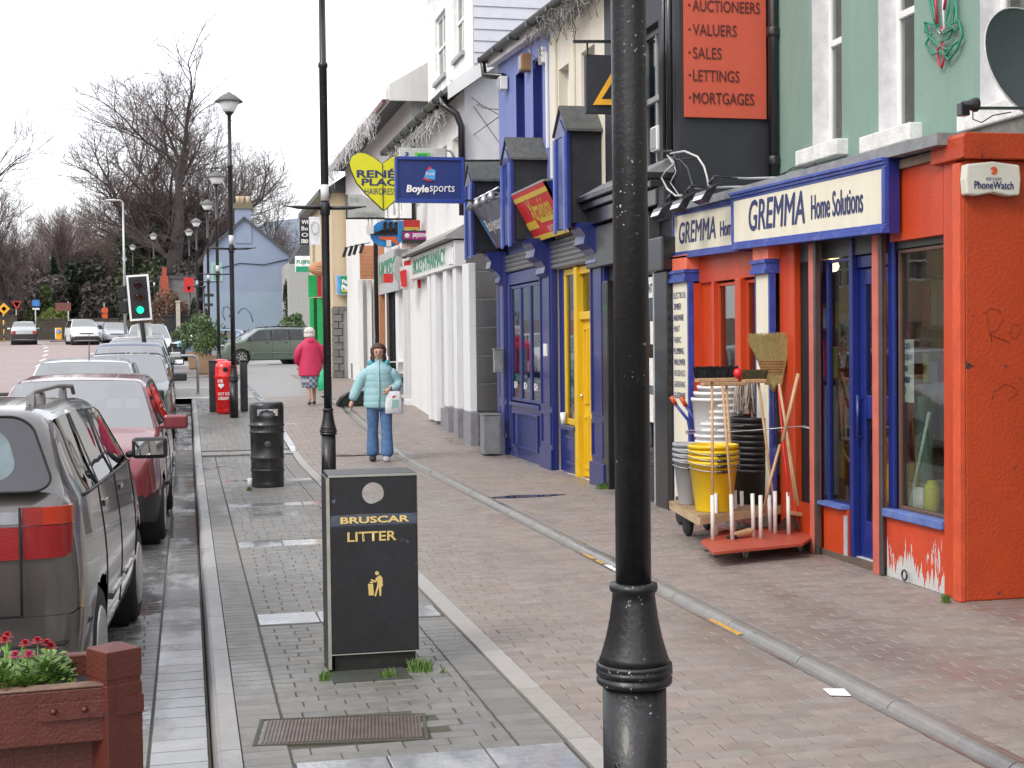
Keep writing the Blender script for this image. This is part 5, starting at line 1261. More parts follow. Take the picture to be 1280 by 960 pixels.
prof = [(.195, .0), (.2, .03), (.2, .05), (.195, .06), (.2, .08), (.2, .19), (.207, .2), (.207, .215), (.2, .225), (.2, .23), (.2, .34), (.208, .35), (.208, .37), (.2, .38), (.205, .66), (.213, .665), (.213, .68), (.205, .69), (.205, .74), (.214, .75), (.214, .77), (.207, .775), (.207, .82), (.208, .86), (.208, .96), (.207, 1.0), (.2, 1.03), (.17, 1.045), (0, 1.05)]
for i, (r_, z) in enumerate(prof):
 body.v += [(r_ * math.cos(2 * PI * k / n), r_ * math.sin(2 * PI * k / n), z) for k in range(n)]
for i in range(len(prof) - 1):
 for k in range(n):
  a = (2 * PI * (k + .5) / n) % (2 * PI)
  if prof[i][1] >= .855 and prof[i + 1][1] <= .97 and (abs(a - 1.5 * PI) < .62 or abs(a - .5 * PI) < .8): continue
  body.f.append([i * n + k, i * n + (k + 1) % n, (i + 1) * n + (k + 1) % n, (i + 1) * n + k]); body.m.append(0); body.sm.append(True)
obj('body', body, BB2, rb, world=0, fix=False)
obj('liner', MB().lathe([(.18, .1), (.18, .83), (.15, .83), (.15, .2), (0, .2)], n=24), DARK, rb, world=0)
def around(s, z, h, aw, r_, m, name='raised_lettering'):
 N_ = len(s)
 for i, ch_ in enumerate(s):
  a = -PI / 2 + (i - (N_ - 1) / 2) * aw
  c = Vector((math.cos(a), math.sin(a), 0)); u = Vector((-math.sin(a), math.cos(a), 0))
  text(ch_, c * r_ + Vector((0, 0, z)) - u * aw * r_ * .33, u, UZ, aw * r_ * (.66 if ch_ != 'I' else .2), h, m, rb, world=0, name=name, bold=.02)
BL3 = mat('raised_black', (.06, .062, .068), .3, bump=0)
around('LITTER', .695, .042, .24, .206, BL3); around('BRUSCAR', .25, .06, .22, .2015, BL3)
obj('emblem', MB().lathe([(.0, -.212), (.035, -.211), (.045, -.206)], (0, 0, .53), 16, axis=1), BL3, rb, world=0)
o = obj('crumpled_bag', MB().lathe([(0, -.05), (.08, -.03), (.11, .0), (.07, .05), (0, .06)], (.945, 17.45, .88), 9, sm=False), mat('bag_white', (.75, .76, .78), .4, var=.1, bump=.8, bscale=25))
tag(o, 'crumpled white bag stuffed in the opening of the round bin', 'bag')
o = obj('paper_cup', MB().lathe([(.022, 0), (.03, .13), (.027, .13), (.02, .01)], (.715, 17.2, 0), 12), MT['sticker_white']); tag(o, 'white and red paper cup at the left foot of the round bin', 'cup')
RB = mat('glossy_red_plastic', (.62, .012, .012), .25, var=.08, bump=0, coat=.4)
def red_bin(label, x, y, s=1):
 t = thing('ice_cream_bin', label, 'litter bin', (x, y, zg(y)))
 pr = [(.18, 0), (.2, .02), (.21, .08), (.2, .1), (.215, .12), (.22, .5), (.225, .7), (.235, .72), (.235, .75), (.225, .77), (.22, .92), (.2, .99), (.14, 1.03), (0, 1.05)]
 obj('body', MB().lathe([(a * s, b) for a, b in pr], n=28, sy=.8), RB, t, world=0)
 obj('opening', MB().lathe([(.0, -.183), (.045, -.183), (.052, -.17)], (-.02, 0, .88), 16, axis=1), DARK, t, world=0)
 for i, (st, zz, hh, ww) in enumerate((('HB', .62, .07, .10), ('HOT ICE', .37, .06, .22), ('CREAM', .28, .06, .20))):
  text(st, (-.17, -.182, zz), UC, UZ, ww, hh, WT, t, world=0, bold=.02)
 hp = [(.045 * (16 * math.sin(a) ** 3) / 16, .045 * (13 * math.cos(a) - 5 * math.cos(2 * a) - 2 * math.cos(3 * a) - math.cos(4 * a)) / 16) for a in [2 * PI * k / 24 for k in range(24)]]
 obj('heart_logo', MB().prism(hp, (-.11, -.186, .56), (1.3, 0, 0), (0, 0, 1.3), (0, .004, 0)), WT, t, world=0)
 return t
red_bin('red ice cream litter bin with white heart, nearer of the pair', .76, 28.5)
red_bin('red litter bin standing behind the nearer red one', .66, 29.2)
for x, lab in ((.50, 'black cabinet against the left side of the red bins'), (1.12, 'black cabinet against the right side of the red bins')):
 t = thing('black_cabinet', lab, 'cabinet', (x, 29.0, zg(29)))
 obj('body', MB().box(-.07, .07, -.2, .3, 0, 1.0), BB2, t, world=0, bev=.01); obj('top', MB().box(-.08, .08, -.22, .32, 1.001, 1.03), BB2, t, world=0, bev=.008)
for x0, x1, y, h, lab in ((-.35, .26, 36.0, .95, 'galvanised hoop barrier beside the parked silver car'),):
 z = zg(y)
 t = thing('hoop_barrier', lab, 'barrier', (0, y, z))
 obj('hoop', MB().tube([(x0, 0, 0), (x0, 0, h - .12), (x0 + .04, 0, h - .03), (x0 + .12, 0, h), (x1 - .12, 0, h), (x1 - .04, 0, h - .03), (x1, 0, h - .12), (x1, 0, 0)], .035, 10), STEEL, t, world=0)
 obj('foot_plate', MB().lathe([(.07, 0), (.07, .012)], (x1, 0, 0), 14), STEEL, t, world=0)
sg = thing('traffic_signal', 'leaning traffic signal with white bordered board showing green', 'traffic light', (*onY(174, 372, 35).xy, zg(35)))
zc = onY(174, 372, 35).z - zg(35)
M_ = Matrix.Translation((0, 0, zc)) @ Matrix.Rotation(math.radians(-4), 4, 'Y')
SB = mat('signal_black', (.012, .012, .013), .45)
o = obj('backing_board', MB().box(-.26, .26, .0, .02, -.55, .55, M=M_), SB, sg, world=0, bev=.01)
fr = MB()
for a in ((-.262, .262, -.004, -.001, .505, .552), (-.262, .262, -.004, -.001, -.552, -.505), (-.262, -.215, -.004, -.001, -.504, .504), (.215, .262, -.004, -.001, -.504, .504)): fr.box(*a, M=M_)
obj('white_border', fr, mat('reflective_white', (.85, .85, .85), .5, var=.02), sg, world=0)
for dz, m_, nm in ((.3, mat('dark_red_lens', (.07, .012, .01), .25), 'red_lens'), (0, mat('dark_amber_lens', (.13, .03, .01), .25), 'amber_lens'), (-.3, emit('green_signal', (.01, .85, .34), 1.5), 'green_lens')):
 c = M_ @ Vector((0, -.03, dz))
 obj(nm, MB().lathe([(0, -.01), (.075, .0), (.085, .02)], c, 18, axis=1), m_, sg, world=0)
 hd = MB(); n = 14; rr_ = .11
 vs = []
 for yy, k_ in ((-.21, 1.0), (-.02, 1.0)):
  vs += [(c.x + rr_ * math.cos(-.35 + (PI + .7) * q / n), c.y + yy + .02 * (1 - math.sin(PI * q / n)), c.z + rr_ * math.sin(-.35 + (PI + .7) * q / n)) for q in range(n + 1)]
 hd.add(vs, [(q, q + 1, n + 2 + q, n + 1 + q) for q in range(n)], 0, True)
 obj('lens_hood', hd, SB, sg, world=0, fix=False)
obj('pole', MB().tube([(.25, .08, -0.1), M_ @ Vector((.0, .08, -.52)), M_ @ Vector((0, .08, .5))], .055, 12), mat('pole_grey_black', (.03, .03, .032), .4), sg, world=0)
for dz in (.16, -.2):
 obj('side_signal', MB().box(-.5, -.28, .1, .4, dz - .16, dz + .16, M=M_), SB, sg, world=0, bev=.03)
obj('notice_card', MB().box(-.12, .22, .13, .15, -.95, -.62, M=M_), mat('sticker_white', (.7, .7, .7), .5), sg, world=0)
def tall_light(label, px, pt, pb, Y, dirx=-1, r_=.06):
 a, b = onY(px, pb, Y), onY(px, pt, Y)
 t = thing('street_light', label, 'street light', (a.x, Y, zg(Y)))
 h = b.z - zg(Y)
 obj('pole', MB().tube([(0, 0, 0), (0, 0, h * .6), (0, 0, h)], [r_ * 1.3, r_, r_ * .7], 10), STEEL, t, world=0)
 obj('arm', MB().tube([(0, 0, h), (.12 * dirx, 0, h + .1), (.3 * dirx, 0, h + .1)], r_ * .6, 8), STEEL, t, world=0)
 obj('lamp_head', MB().lathe([(0, -.35), (.1, -.2), (.12, .1), (0, .3)], (.5 * dirx, 0, h + .1), 10, axis=0, sy=.5), mat('lamp_head_grey', (.5, .5, .5), .4), t, world=0)
tall_light('tall grey street light behind the traffic signal', 157, 253, 430, 70, -1)
tall_light('distant curved grey street light among the trees on the left', 65, 318, 400, 140, 1)
def sign_pole(label, px, Y, py_b, py_t, m=STEEL, r_=.045):
 a = onY(px, py_b, Y); b = onY(px, py_t, Y)
 t = thing('road_sign', label, 'road sign', (a.x, Y, zg(Y)))
 obj('pole', MB().tube([(0, 0, 0), (0, 0, b.z - zg(Y))], r_, 8), m, t, world=0)
 return t
def face(t, px, py, w_, h_, Y, m, kind='rect', rz=0):
 c = onY(px, py, Y) - t.location
 P_ = {'rect': [(-.5, -.5), (.5, -.5), (.5, .5), (-.5, .5)], 'dia': [(0, -.5), (.5, 0), (0, .5), (-.5, 0)], 'tri': [(0, -.5), (.5, .5), (-.5, .5)], 'disc': [(.5 * math.cos(a * PI / 8), .5 * math.sin(a * PI / 8)) for a in range(16)]}[kind]
 return obj('sign_face', MB().prism([(a * w_, b * h_) for a, b in P_], (c.x, -.07, c.z), (1, 0, 0), (0, 0, 1), (0, .02, 0)), m, t, world=0)
AMB = mat('amber_sign', (.75, .36, .02), .5)
s = sign_pole('orange diamond warning sign on a striped pole at the far left', 5, 100, 423, 392, AMB); face(s, 5, 386, .8, .8, 100, AMB, 'dia'); face(s, 5, 386, .35, .35, 99.97, BLACK, 'dia')
for k in range(4): q = obj('black_band', MB().lathe([(.048, .3 + k * .6), (.048, .6 + k * .6)], n=8), BLACK, s, world=0)
s = sign_pole('small red bordered triangle sign in front of the trees', 21, 118, 420, 378); face(s, 21, 382, .9, .75, 118, mat('sign_red', (.5, .05, .04), .5), 'tri'); face(s, 21, 381, .45, .38, 117.97, WHITE, 'tri')
s = sign_pole('blue and white information sign on a grey pole', 45, 110, 420, 378); face(s, 45, 380, .5, .6, 110, mat('sign_blue', (.04, .2, .5), .5)); face(s, 45, 385, .5, .25, 109.97, WHITE)
s = sign_pole('brown tourist finger sign on the roadside', 86, 108, 420, 377)
for py in (381, 386): face(s, 79, py, 1.1, .28, 108, mat('sign_brown', (.16, .05, .04), .5))
s = sign_pole('pair of orange roadworks discs beyond the white cars', 131, 120, 420, 378); face(s, 131, 388, .55, .55, 120, mat('sign_orange', (.75, .12, .03), .5), 'disc'); face(s, 131, 395, .5, .5, 120, mat('sign_orange', (.75, .12, .03), .5), 'disc')
t = thing('keep_left_bollard', 'yellow keep left bollard on the traffic island', 'bollard', (onY(74, 422, 100).x, 100, zg(100)))
obj('plinth', MB().box(-.6, .6, -.3, .3, 0, .08), mat('dark_kerb', (.08, .08, .08), .5), t, world=0)
obj('shell', MB().box(-.18, .18, -.1, .1, .12, .95), AMB, t, world=0, bev=.04); obj('side_panel', MB().box(-.26, -.19, -.08, .08, .2, .95), WHITE, t, world=0)
obj('blue_disc', MB().lathe([(0, -.115), (.14, -.115), (.15, -.1)], (0, 0, .7), 16, axis=1), mat('sign_blue', (.04, .2, .5), .5), t, world=0)
obj('arrow', MB().prism([(-.07, -.07), (-.07, .01), (-.045, -.015), (.07, .07), (.075, .05), (-.02, -.045), (.01, -.07)], (0, -.118, .7), (1, 0, 0), (0, 0, 1), (0, .002, 0)), WHITE, t, world=0)
obj('foot', MB().box(-.05, .05, -.05, .05, .08, .12), WHITE, t, world=0)
s = sign_pole('red sign board on a dark post left of the blue house', 238, 74, 440, 352, BLACK); face(s, 236, 356, .5, .75, 74, mat('sign_red2', (.5, .02, .02), .5)); face(s, 236, 360, .12, .2, 73.97, WHITE)
s = sign_pole('black finger post with decorative arms before the blue gable', 256, 66, 440, 360, BLACK)
for py, dx in ((369, .45), (374, -.3), (381, .4)):
 c = onY(256, py, 66) - s.location; obj('finger', MB().box(min(0, dx), max(0, dx), -.03, .03, c.z - .07, c.z + .07), BLACK, s, world=0)
obj('finial', MB().lathe([(0, -.05), (.09, 0), (.06, .08), (0, .2)], (0, 0, onY(256, 360, 66).z - s.location.z), 12), BLACK, s, world=0)
def cabinet(label, px0, px1, py0, py1, Y, m, d=.28):
 a, b = onY(px0, py1, Y), onY(px1, py0, Y)
 t = thing('meter_cabinet', label, 'cabinet', (a.x, Y, a.z))
 w_, h_ = b.x - a.x, b.z - a.z
 obj('case', MB().box(0, w_, 0, d, 0, h_), m, t, world=0, bev=.01)
 obj('lid', MB().box(-.01, w_ + .01, -.01, d + .01, h_ + .001, h_ + .02), m, t, world=0, bev=.004)
 obj('door_panel', MB().box(.03, w_ - .03, -.006, -.001, .04, h_ - .04), m, t, world=0)
CABM = mat('cabinet_grey', (.19, .20, .21), .5, var=.2, dirt=.4, dcol=(.08, .08, .08))
cabinet('grey metal cabinet at the foot of the blue shop\'s far pilaster', 605, 626, 519, 568, 21.0, CABM)
cabinet('small grey cabinet by the stone quoins of the cream building', 440, 450, 455, 473, 42.5, CABM)
cabinet('small grey wall box on the blue shop pilaster', 618, 629, 437, 466, 21.1, CABM, .1)
t = thing('display_rack', 'white wire display rack with small goods by the pale pillar', 'rack', onY(498, 508, 31.5))
for zz in (.25, .5, .75, 1.0): obj('shelf', MB().box(-.25, .28, -.1, .2, zz, zz + .02), WHITE, t, world=0)
for xx in (-.25, .27): obj('upright', MB().box(xx, xx + .02, -.1, .2, 0, 1.15), WHITE, t, world=0)
for k in range(7):
 o = obj('goods_box', MB().box(-.2 + .065 * k, -.15 + .065 * k, -.05, .1, .271 if k % 2 else .521, .40 if k % 2 else .66), (CABM, BLACK, WHITE)[k % 3], t, world=0)
t = thing('folded_board', 'low black round ended board lying on the lane behind the woman', 'board', onY(455, 508, 29.5))
L_ = onY(422, 500, 29.5).x - t.location.x; R_ = onY(480, 500, 29.5).x - t.location.x
obj('board', MB().prism([(L_, .0), (R_, .0), (R_, .32), (L_ + .25, .30), (L_ + .08, .2), (L_, .08)], (0, 0, 0), (1, 0, 0), (0, 0, 1), (0, .35, 0)), DARK, t, world=0, bev=.03)
obj('rim', MB().tube([(L_ + .02, -.01, .03), (L_ + .1, -.01, .2), (L_ + .27, -.01, .31), (R_, -.01, .33)], .012, 5), BLACK, t, world=0)
# ================================================================== PROJECTING SIGNS
NAVY = mat('sign_navy', (.012, .03, .16), .4, var=.06, dirt=.2, dcol=(.03, .05, .2)); NAVE = mat('sign_navy_frame', (.02, .05, .28), .35)
t, bb_ = board('betting_sign', 'navy projecting betting shop sign with white lettering', 495, 579, 197, 253, 20.8, NAVY, .14)
a, b = onY(495, 253, 20.8), onY(579, 197, 20.8)
fr = MB(); x0, z0, x1, z1 = bb_
fr.box(x0 - .01, x1 + .01, 20.77, 20.80, z1 - .04, z1 + .01).box(x0 - .01, x1 + .01, 20.77, 20.80, z0 - .01, z0 + .05).box(x0 - .01, x0 + .03, 20.77, 20.80, z0 + .051, z1 - .041).box(x1 - .03, x1 + .01, 20.77, 20.80, z0 + .051, z1 - .041)
obj('frame', fr, NAVE, t, bev=.005)
btext(t, 'Boyle', 508, 536, 231, 243, 20.79, WT, .04, .1); btext(t, 'sports', 537, 568, 231, 243, 20.79, WT, .0, .1)
c = onY(537, 218, 20.79)
obj('emblem', MB().prism([(-.09, -.06), (.08, -.08), (.09, .06), (.0, .1), (-.05, .04)], (c.x, 20.785, c.z), (1, 0, 0), (0, 0, 1), (0, .01, 0)), LBL, t)
obj('emblem_edge', MB().prism([(-.1, -.08), (-.02, -.1), (.06, -.1), (-.06, -.065), (-.075, -.03)], (c.x, 20.782, c.z), (1, 0, 0), (0, 0, 1), (0, .01, 0)), XR, t); obj('emblem_tip', MB().prism([(-.05, .06), (.0, .12), (.03, .1), (-.01, .06)], (c.x, 20.782, c.z), (1, 0, 0), (0, 0, 1), (0, .01, 0)), XR, t)
text('Boyle', (c.x - .06, 20.78, c.z - .025), UC, UZ, .13, .06, WT, t)
for zz in (z1 - .03, z0 + .04): obj('bracket', MB().bar((x1, 20.87, zz), (4.9, 20.87, zz + .02), .03), BLACK, t)
ht = thing('heart_sign', 'yellow heart shaped hairdresser sign with black lettering', 'sign', (3.6, 27, 4.4))
YH = mat('heart_yellow', (.62, .60, .01), .45, var=.05, dirt=.15, dcol=(.4, .4, .02))
def U_(px, py): v_ = onY(px, py, 27.0); return (v_.x, v_.z)
half = [(479, 262), (458, 242), (446, 228), (439, 212), (437, 203), (440, 196), (448, 191), (457, 192), (467, 197), (478, 205)]
rgt = [(489, 197), (500, 192), (510, 193), (518, 199), (520, 208), (517, 218), (508, 234), (495, 249), (481, 262)]
obj('heart_panel', MB().prism([U_(*p) for p in half + rgt], (0, 27, 0), (1, 0, 0), (0, 0, 1), (0, .1, 0)), YH, ht)
obj('heart_edge', MB().tube([(U_(*p)[0], 27.03, U_(*p)[1]) for p in half + rgt + half[:1]], .022, 6), BLACK, ht)
obj('centre_seam', MB().tube([(U_(478, 205)[0], 26.99, U_(478, 205)[1]), (U_(479, 262)[0], 26.99, U_(479, 262)[1])], .008, 4), BLACK, ht)
for s, p, bo in (("REN\u00c9'S", (446, 507, 210, 222), .03), ('PLACE', (452, 506, 223, 232), .03), ('HAIRDRESSING', (456, 508, 235, 243), .0)):
 btext(ht, s, *p, 27.0, SIGNB, bo)
obj('bracket', MB().bar((U_(500, 200)[0], 27.05, 5.1), (4.7, 27.05, 5.15), .03), BLACK, ht)
t, _ = board('lightbox_sign', 'pale grey box sign with a small green square above the navy betting sign', 500, 557, 185, 200, 24.5, mat('sign_pale_grey', (.5, .51, .50), .5), .15)
cbox(t, 'green_square', 519, 537, 191, 199, 24.48, mat('lime_green', (.12, .5, .05), .5), .02); cbox(t, 'dark_glyph', 522, 534, 193, 198, 24.46, GRL, .015); btext(t, '?', 506, 511, 190, 199, 24.49, SIGNB)
obj('conduit', MB().tube([onY(557, 188, 24.55), onY(563, 189, 24.55), onY(568, 197, 24.55), onY(572, 200, 24.6)], .02, 6), GREYF, t)
t = thing('open_sign', 'grey tapered sign with faint open lettering below the heart', 'sign', onY(455, 275, 29))
def V_(px, py): v_ = onY(px, py, 29.0); return (v_.x, v_.z)
obj('board', MB().prism([V_(*p) for p in ((433, 243), (452, 243), (481, 260), (481, 273), (433, 273))], (0, 29, 0), (1, 0, 0), (0, 0, 1), (0, .08, 0)), mat('sign_silver', (.42, .43, .42), .5, var=.1), t)
obj('edge', MB().tube([(V_(*p)[0], 28.99, V_(*p)[1]) for p in ((433, 243), (433, 273), (481, 273))], .022, 4), BLACK, t)
btext(t, 'OPEN', 443, 473, 265, 271, 28.99, GREYF, .03); btext(t, 'Deli', 438, 448, 246, 252, 28.99, GREYF, .0)
obj('bracket', MB().bar(onY(481, 274, 29), onY(520, 274, 29), .04), BLACK, t)
t = thing('oval_sign', 'blue oval sign with orange sweep below the grey sign', 'sign', onY(485, 295, 29.8))
def Q_(px, py): v_ = onY(px, py, 29.8); return (v_.x, v_.z)
obj('oval', MB().prism([Q_(485 + 22 * math.cos(k * PI / 10), 292 + 17 * math.sin(k * PI / 10)) for k in range(20)], (0, 29.8, 0), (1, 0, 0), (0, 0, 1), (0, .1, 0)), mat('euro_blue', (.03, .25, .62), .4), t)
obj('orange_sweep', MB().prism([Q_(*p) for p in ((472, 296), (494, 296), (500, 309), (490, 302), (476, 299))], (0, 29.78, 0), (1, 0, 0), (0, 0, 1), (0, .01, 0)), mat('sign_orange', (.75, .12, .03), .5), t)
obj('dark_band', MB().prism([Q_(*p) for p in ((463, 294), (480, 286), (500, 285), (502, 293), (480, 294))], (0, 29.77, 0), (1, 0, 0), (0, 0, 1), (0, .01, 0)), BLACK, t)
cbox(t, 'white_tab', 458, 467, 282, 292, 29.7, WHITE, .05); cbox(t, 'white_square', 483, 489, 300, 308, 29.75, WHITE, .01)
for px in (481, 488, 495):
 q = thing('floodlight', '%s black floodlight in front of the blue oval sign' % {481: 'left', 488: 'middle', 495: 'right'}[px], 'floodlight', onY(px, 282, 29.4)); obj('head', MB().box(-.04, .05, -.05, .1, -.1, .08), BLACK, q, world=0, bev=.02); obj('arm', MB().tube([(0, .1, .05), (.12, .3, .12)], .012, 5), BLACK, q, world=0)
t, _ = board('payment_sign', 'magenta payment service sign on dark board', 503, 538, 288, 304, 27.5, BLACK, .1)
cbox(t, 'magenta_panel', 504, 533, 290, 299, 27.48, mat('magenta', (.38, .02, .22), .5), .015); btext(t, 'payzone', 516, 533, 291.5, 298, 27.47, WT, .03)
c = onY(509, 294.5, 27.47); obj('round_logo', MB().lathe([(0, -.005), (.05, -.005), (.05, 0)], (c.x, 27.47, c.z), 14, axis=1), WT, t)
t, _ = board('red_yellow_sign', 'red sign with yellow fringe above the magenta one', 505, 525, 275, 287, 27.8, XR, .1); cbox(t, 'yellow_fringe', 505, 524, 284, 287.5, 27.78, XY, .015); cbox(t, 'blue_panel', 498, 504, 276, 300, 27.78, MT['euro_blue'], .05)
t, _ = board('lottery_sign', 'white lottery sign under the magenta sign', 501, 526, 304, 310.5, 27.6, WHITE, .1); btext(t, 'LOTTERY', 502.5, 521, 305.5, 309.5, 27.58, mat('lottery_red', (.5, .05, .1), .5))
t, _ = board('shop_projecting_sign', 'green and white bookmaker sign with blue edge on the cream corner wall', 420, 449.5, 343, 369, 43.7, mat('sign_pale_grey', (.5, .51, .50), .5), .12)
cbox(t, 'green_face', 426, 447.5, 345, 367, 43.66, GRL, .03); cbox(t, 'blue_edge', 422, 425.5, 345, 367, 43.66, LBL, .03)
btext(t, 'Paddy', 427.5, 444, 349, 356, 43.65, WT, .05); btext(t, 'Power', 427.5, 445.5, 356, 362, 43.65, WT, .05); cbox(t, 'yellow_line', 427, 446, 362.5, 364.5, 43.64, XY, .01)
t, _ = board('arts_banner', 'white banner with a faint circle beside the black one', 387, 400, 271, 306, 41.6, mat('banner_white', (.66, .67, .70), .6), .04)
c = onY(394, 285, 41.56); obj('circle_mark', MB().tube([(c.x + .11 * math.cos(a * PI / 9), 41.58, c.z + .18 * math.sin(a * PI / 9)) for a in range(19)], .008, 4), GREYF, t)
t = thing('post_shop_sign', 'red and white shop sign boards between curved grey cheeks', 'sign', onY(512, 340, 28.4))
def Z_(px, py, Y=28.3): v_ = onY(px, py, Y); return (v_.x, v_.z)
cv = [(497, 320), (492, 331), (492, 340), (497, 350), (503, 361), (510, 362), (506, 350), (501, 340), (500, 330), (503, 322)]
obj('curved_cheek', MB().prism([Z_(*p) for p in cv], (0, 28.3, 0), (1, 0, 0), (0, 0, 1), (0, .12, 0)), PNG, t)
cv2 = [(527, 314), (522, 323), (521, 333), (527, 345), (531, 358), (538, 359), (537, 330), (534, 315)]
obj('curved_cheek', MB().prism([Z_(p[0], p[1], 27.8) for p in cv2], (0, 27.8, 0), (1, 0, 0), (0, 0, 1), (0, .12, 0)), PNG, t)
obj('red_board', MB().prism([Z_(*p) for p in ((504, 327), (520, 323), (524, 340), (529, 359), (522, 361), (519, 334), (505, 336))], (0, 28.2, 0), (1, 0, 0), (0, 0, 1), (0, .06, 0)), XR, t)
obj('white_board', MB().prism([Z_(*p) for p in ((499, 334), (515, 331), (518, 362), (500, 361))], (0, 28.15, 0), (1, 0, 0), (0, 0, 1), (0, .04, 0)), WHITE, t)
obj('red_panel', MB().prism([Z_(*p) for p in ((498, 340), (506, 337), (507, 359), (500, 359))], (0, 28.1, 0), (1, 0, 0), (0, 0, 1), (0, .02, 0)), XR, t)
obj('lamp_bracket', MB().prism([Z_(*p) for p in ((496, 311), (512, 311), (510, 322), (497, 322))], (0, 28.4, 0), (1, 0, 0), (0, 0, 1), (0, .3, 0)), PLG, t)
t = thing('red_lantern', 'small square red sign hanging before the green arched lettering', 'sign', onY(485, 352, 30.5)); a = onY(480, 353, 30.5); b = onY(491, 342, 30.5)
obj('box', MB().box(a.x, b.x, 30.5, 30.7, a.z, b.z), XR, t)
t, _ = board('triangle_sign', 'black hanging sign with a yellow triangle, half hidden by the near lamp post', 733, 800, 69, 142, 14.6, BLK, .08)
obj('triangle', MB().add([(onY(x, y, 14.56).x, 14.56, onY(x, y, 14.56).z) for x, y in ((741, 131), (765, 90), (790, 131), (752, 124), (765, 103), (778, 124))], [(0, 1, 4, 3), (1, 2, 5, 4), (2, 0, 3, 5)]), mat('gold_yellow', (.75, .38, .02), .5), t, fix=False)
obj('bracket', MB().bar(onY(716, 52, 14.6), onY(846, 52, 14.6), .03), BLACK, t); obj('hanger', MB().bar(onY(734, 52, 14.6), onY(734, 70, 14.6), .02), BLACK, t)
for px, py, Y, w_, h_, m_, lab in ((630, 103, 21.0, .12, .2, WHITE, 'white alarm box under the corner of the blue building\'s eaves'), (659, 77, 19.6, .16, .24, mat('tan_box', (.3, .17, .07), .5), 'tan and white alarm box high on the blue wall'), (683, 68, 18.7, .13, .22, WHITE, 'white alarm box by the tinsel on the blue wall'), (830, 172, 14.2, .17, .26, WHITE, 'white alarm box on the black shop cornice')):
 c = onY(px, py, Y); X_ = 4.72
 t = thing('alarm_box', lab, 'alarm box', c)
 obj('case', MB().box(-w_ / 2, w_ / 2, 0, .2, -h_ / 2, h_ / 2), m_, t, world=0, bev=.01); obj('cover', MB().box(-w_ / 2 - .012, -w_ / 2 - .001, .02, .18, -h_ / 2 + .02, h_ / 2 - .02), GREYF, t, world=0, bev=.004); obj('bracket', MB().box(-.02, .30, .08, .12, -.02, .02), BLACK, t, world=0)
c = onY(1277, 89, 8.35)
ds = thing('satellite_dish', 'large dark grey satellite dish on the green building at the right edge', 'satellite dish', c)
md = Matrix.Rotation(math.radians(8), 4, 'Z') @ Matrix.Rotation(math.radians(-20), 4, 'X')
mb = MB(); N = 40; ri = 7
vs = [(0, 0, 0)]
for i in range(1, ri + 1):
 r_ = .42 * i / ri
 vs += [(r_ * .86 * math.cos(2 * PI * k / N), .0 - .10 * (1 - (1 - (i / ri) ** 2)) + .0, r_ * math.sin(2 * PI * k / N)) for k in range(N)]
fs = [(0, 1 + k, 1 + (k + 1) % N) for k in range(N)] + [(1 + (i - 1) * N + k, 1 + i * N + k, 1 + i * N + (k + 1) % N, 1 + (i - 1) * N + (k + 1) % N) for i in range(1, ri) for k in range(N)]
mb.add([md @ Vector(v_) for v_ in vs], fs, 0, True)
DSH = mat('dish_dark_grey', (.055, .062, .07), .42, var=.15, scale=2, bump=.1)
obj('reflector', mb, DSH, ds, world=0, fix=False)
obj('rim', MB().tube([md @ Vector((.42 * .86 * math.cos(2 * PI * k / N), -.10, .42 * math.sin(2 * PI * k / N))) for k in range(N + 1)], .006, 6), mat('rim_pale', (.45, .45, .45), .4), ds, world=0)
lnb = Vector(onY(1216, 131, 7.95)) - c
obj('feed_arm', MB().bar(md @ Vector((.05, -.1, -.33)), lnb + Vector((.02, 0, -.02)), .018), DSH, ds, world=0)
obj('feed_horn', MB().lathe([(.02, -.08), (.028, -.03), (.045, .01), (.045, .03), (.035, .03)], lnb, 14, axis=0).box(lnb.x - .09, lnb.x - .03, lnb.y - .02, lnb.y + .04, lnb.z - .07, lnb.z + .01), BLACK, ds, world=0, bev=.004)
obj('wall_bracket', MB().bar((.1, .02, -.1), (.8, .3, -.15), .03), DSH, ds, world=0)
obj('cable', MB().tube([lnb, lnb + Vector((0, 0, -.09)), lnb + Vector((.06, 0, -.11)), lnb + Vector((.15, .02, -.06)), lnb + Vector((.3, .05, -.03))], .004, 5), BLACK, ds, world=0)
rr = random.Random(11)
gt = thing('light_rope_decoration', 'bundle of green and red rope lights hanging on the green wall', 'decoration', (5.86, 10.3, 4.2))
GRT = mat('green_tinsel', (.02, .22, .13), .4); RDT = mat('red_tinsel', (.45, .02, .05), .4)
def rope(pts, m_): obj('rope', MB().tube([onX(x, y, 5.86) for x, y in pts], .011, 6), m_, gt)
rope([(1160, -10), (1165, 15), (1172, 34), (1166, 30), (1156, 28), (1157, 40), (1164, 42), (1157, 55), (1166, 68), (1176, 64), (1186, 75), (1196, 62), (1203, 45), (1199, 26), (1190, 30), (1192, 12), (1196, -10)], GRT)
rope([(1163, -10), (1169, 20), (1168, 32), (1180, 42), (1192, 36), (1186, 48), (1175, 52), (1182, 70), (1190, 58)], GRT)
rope([(1188, -10), (1185, 15), (1182, 28), (1195, 38), (1200, 35), (1196, 22), (1194, -10)], GRT)
rope([(1180, -10), (1179, 10), (1181, 35), (1176, 42), (1172, 36)], mat('white_tinsel', (.6, .6, .6), .4)); rope([(1157, 30), (1160, 45), (1175, 58), (1184, 62), (1200, 50)], GRT)
rope([(1169, -10), (1171, 30)], RDT); rope([(1183, -10), (1180, 12)], RDT); rope([(1178, 52), (1172, 62), (1173, 78), (1177, 84), (1180, 74), (1179, 56)], RDT); rope([(1176, 34), (1178, 42)], RDT)
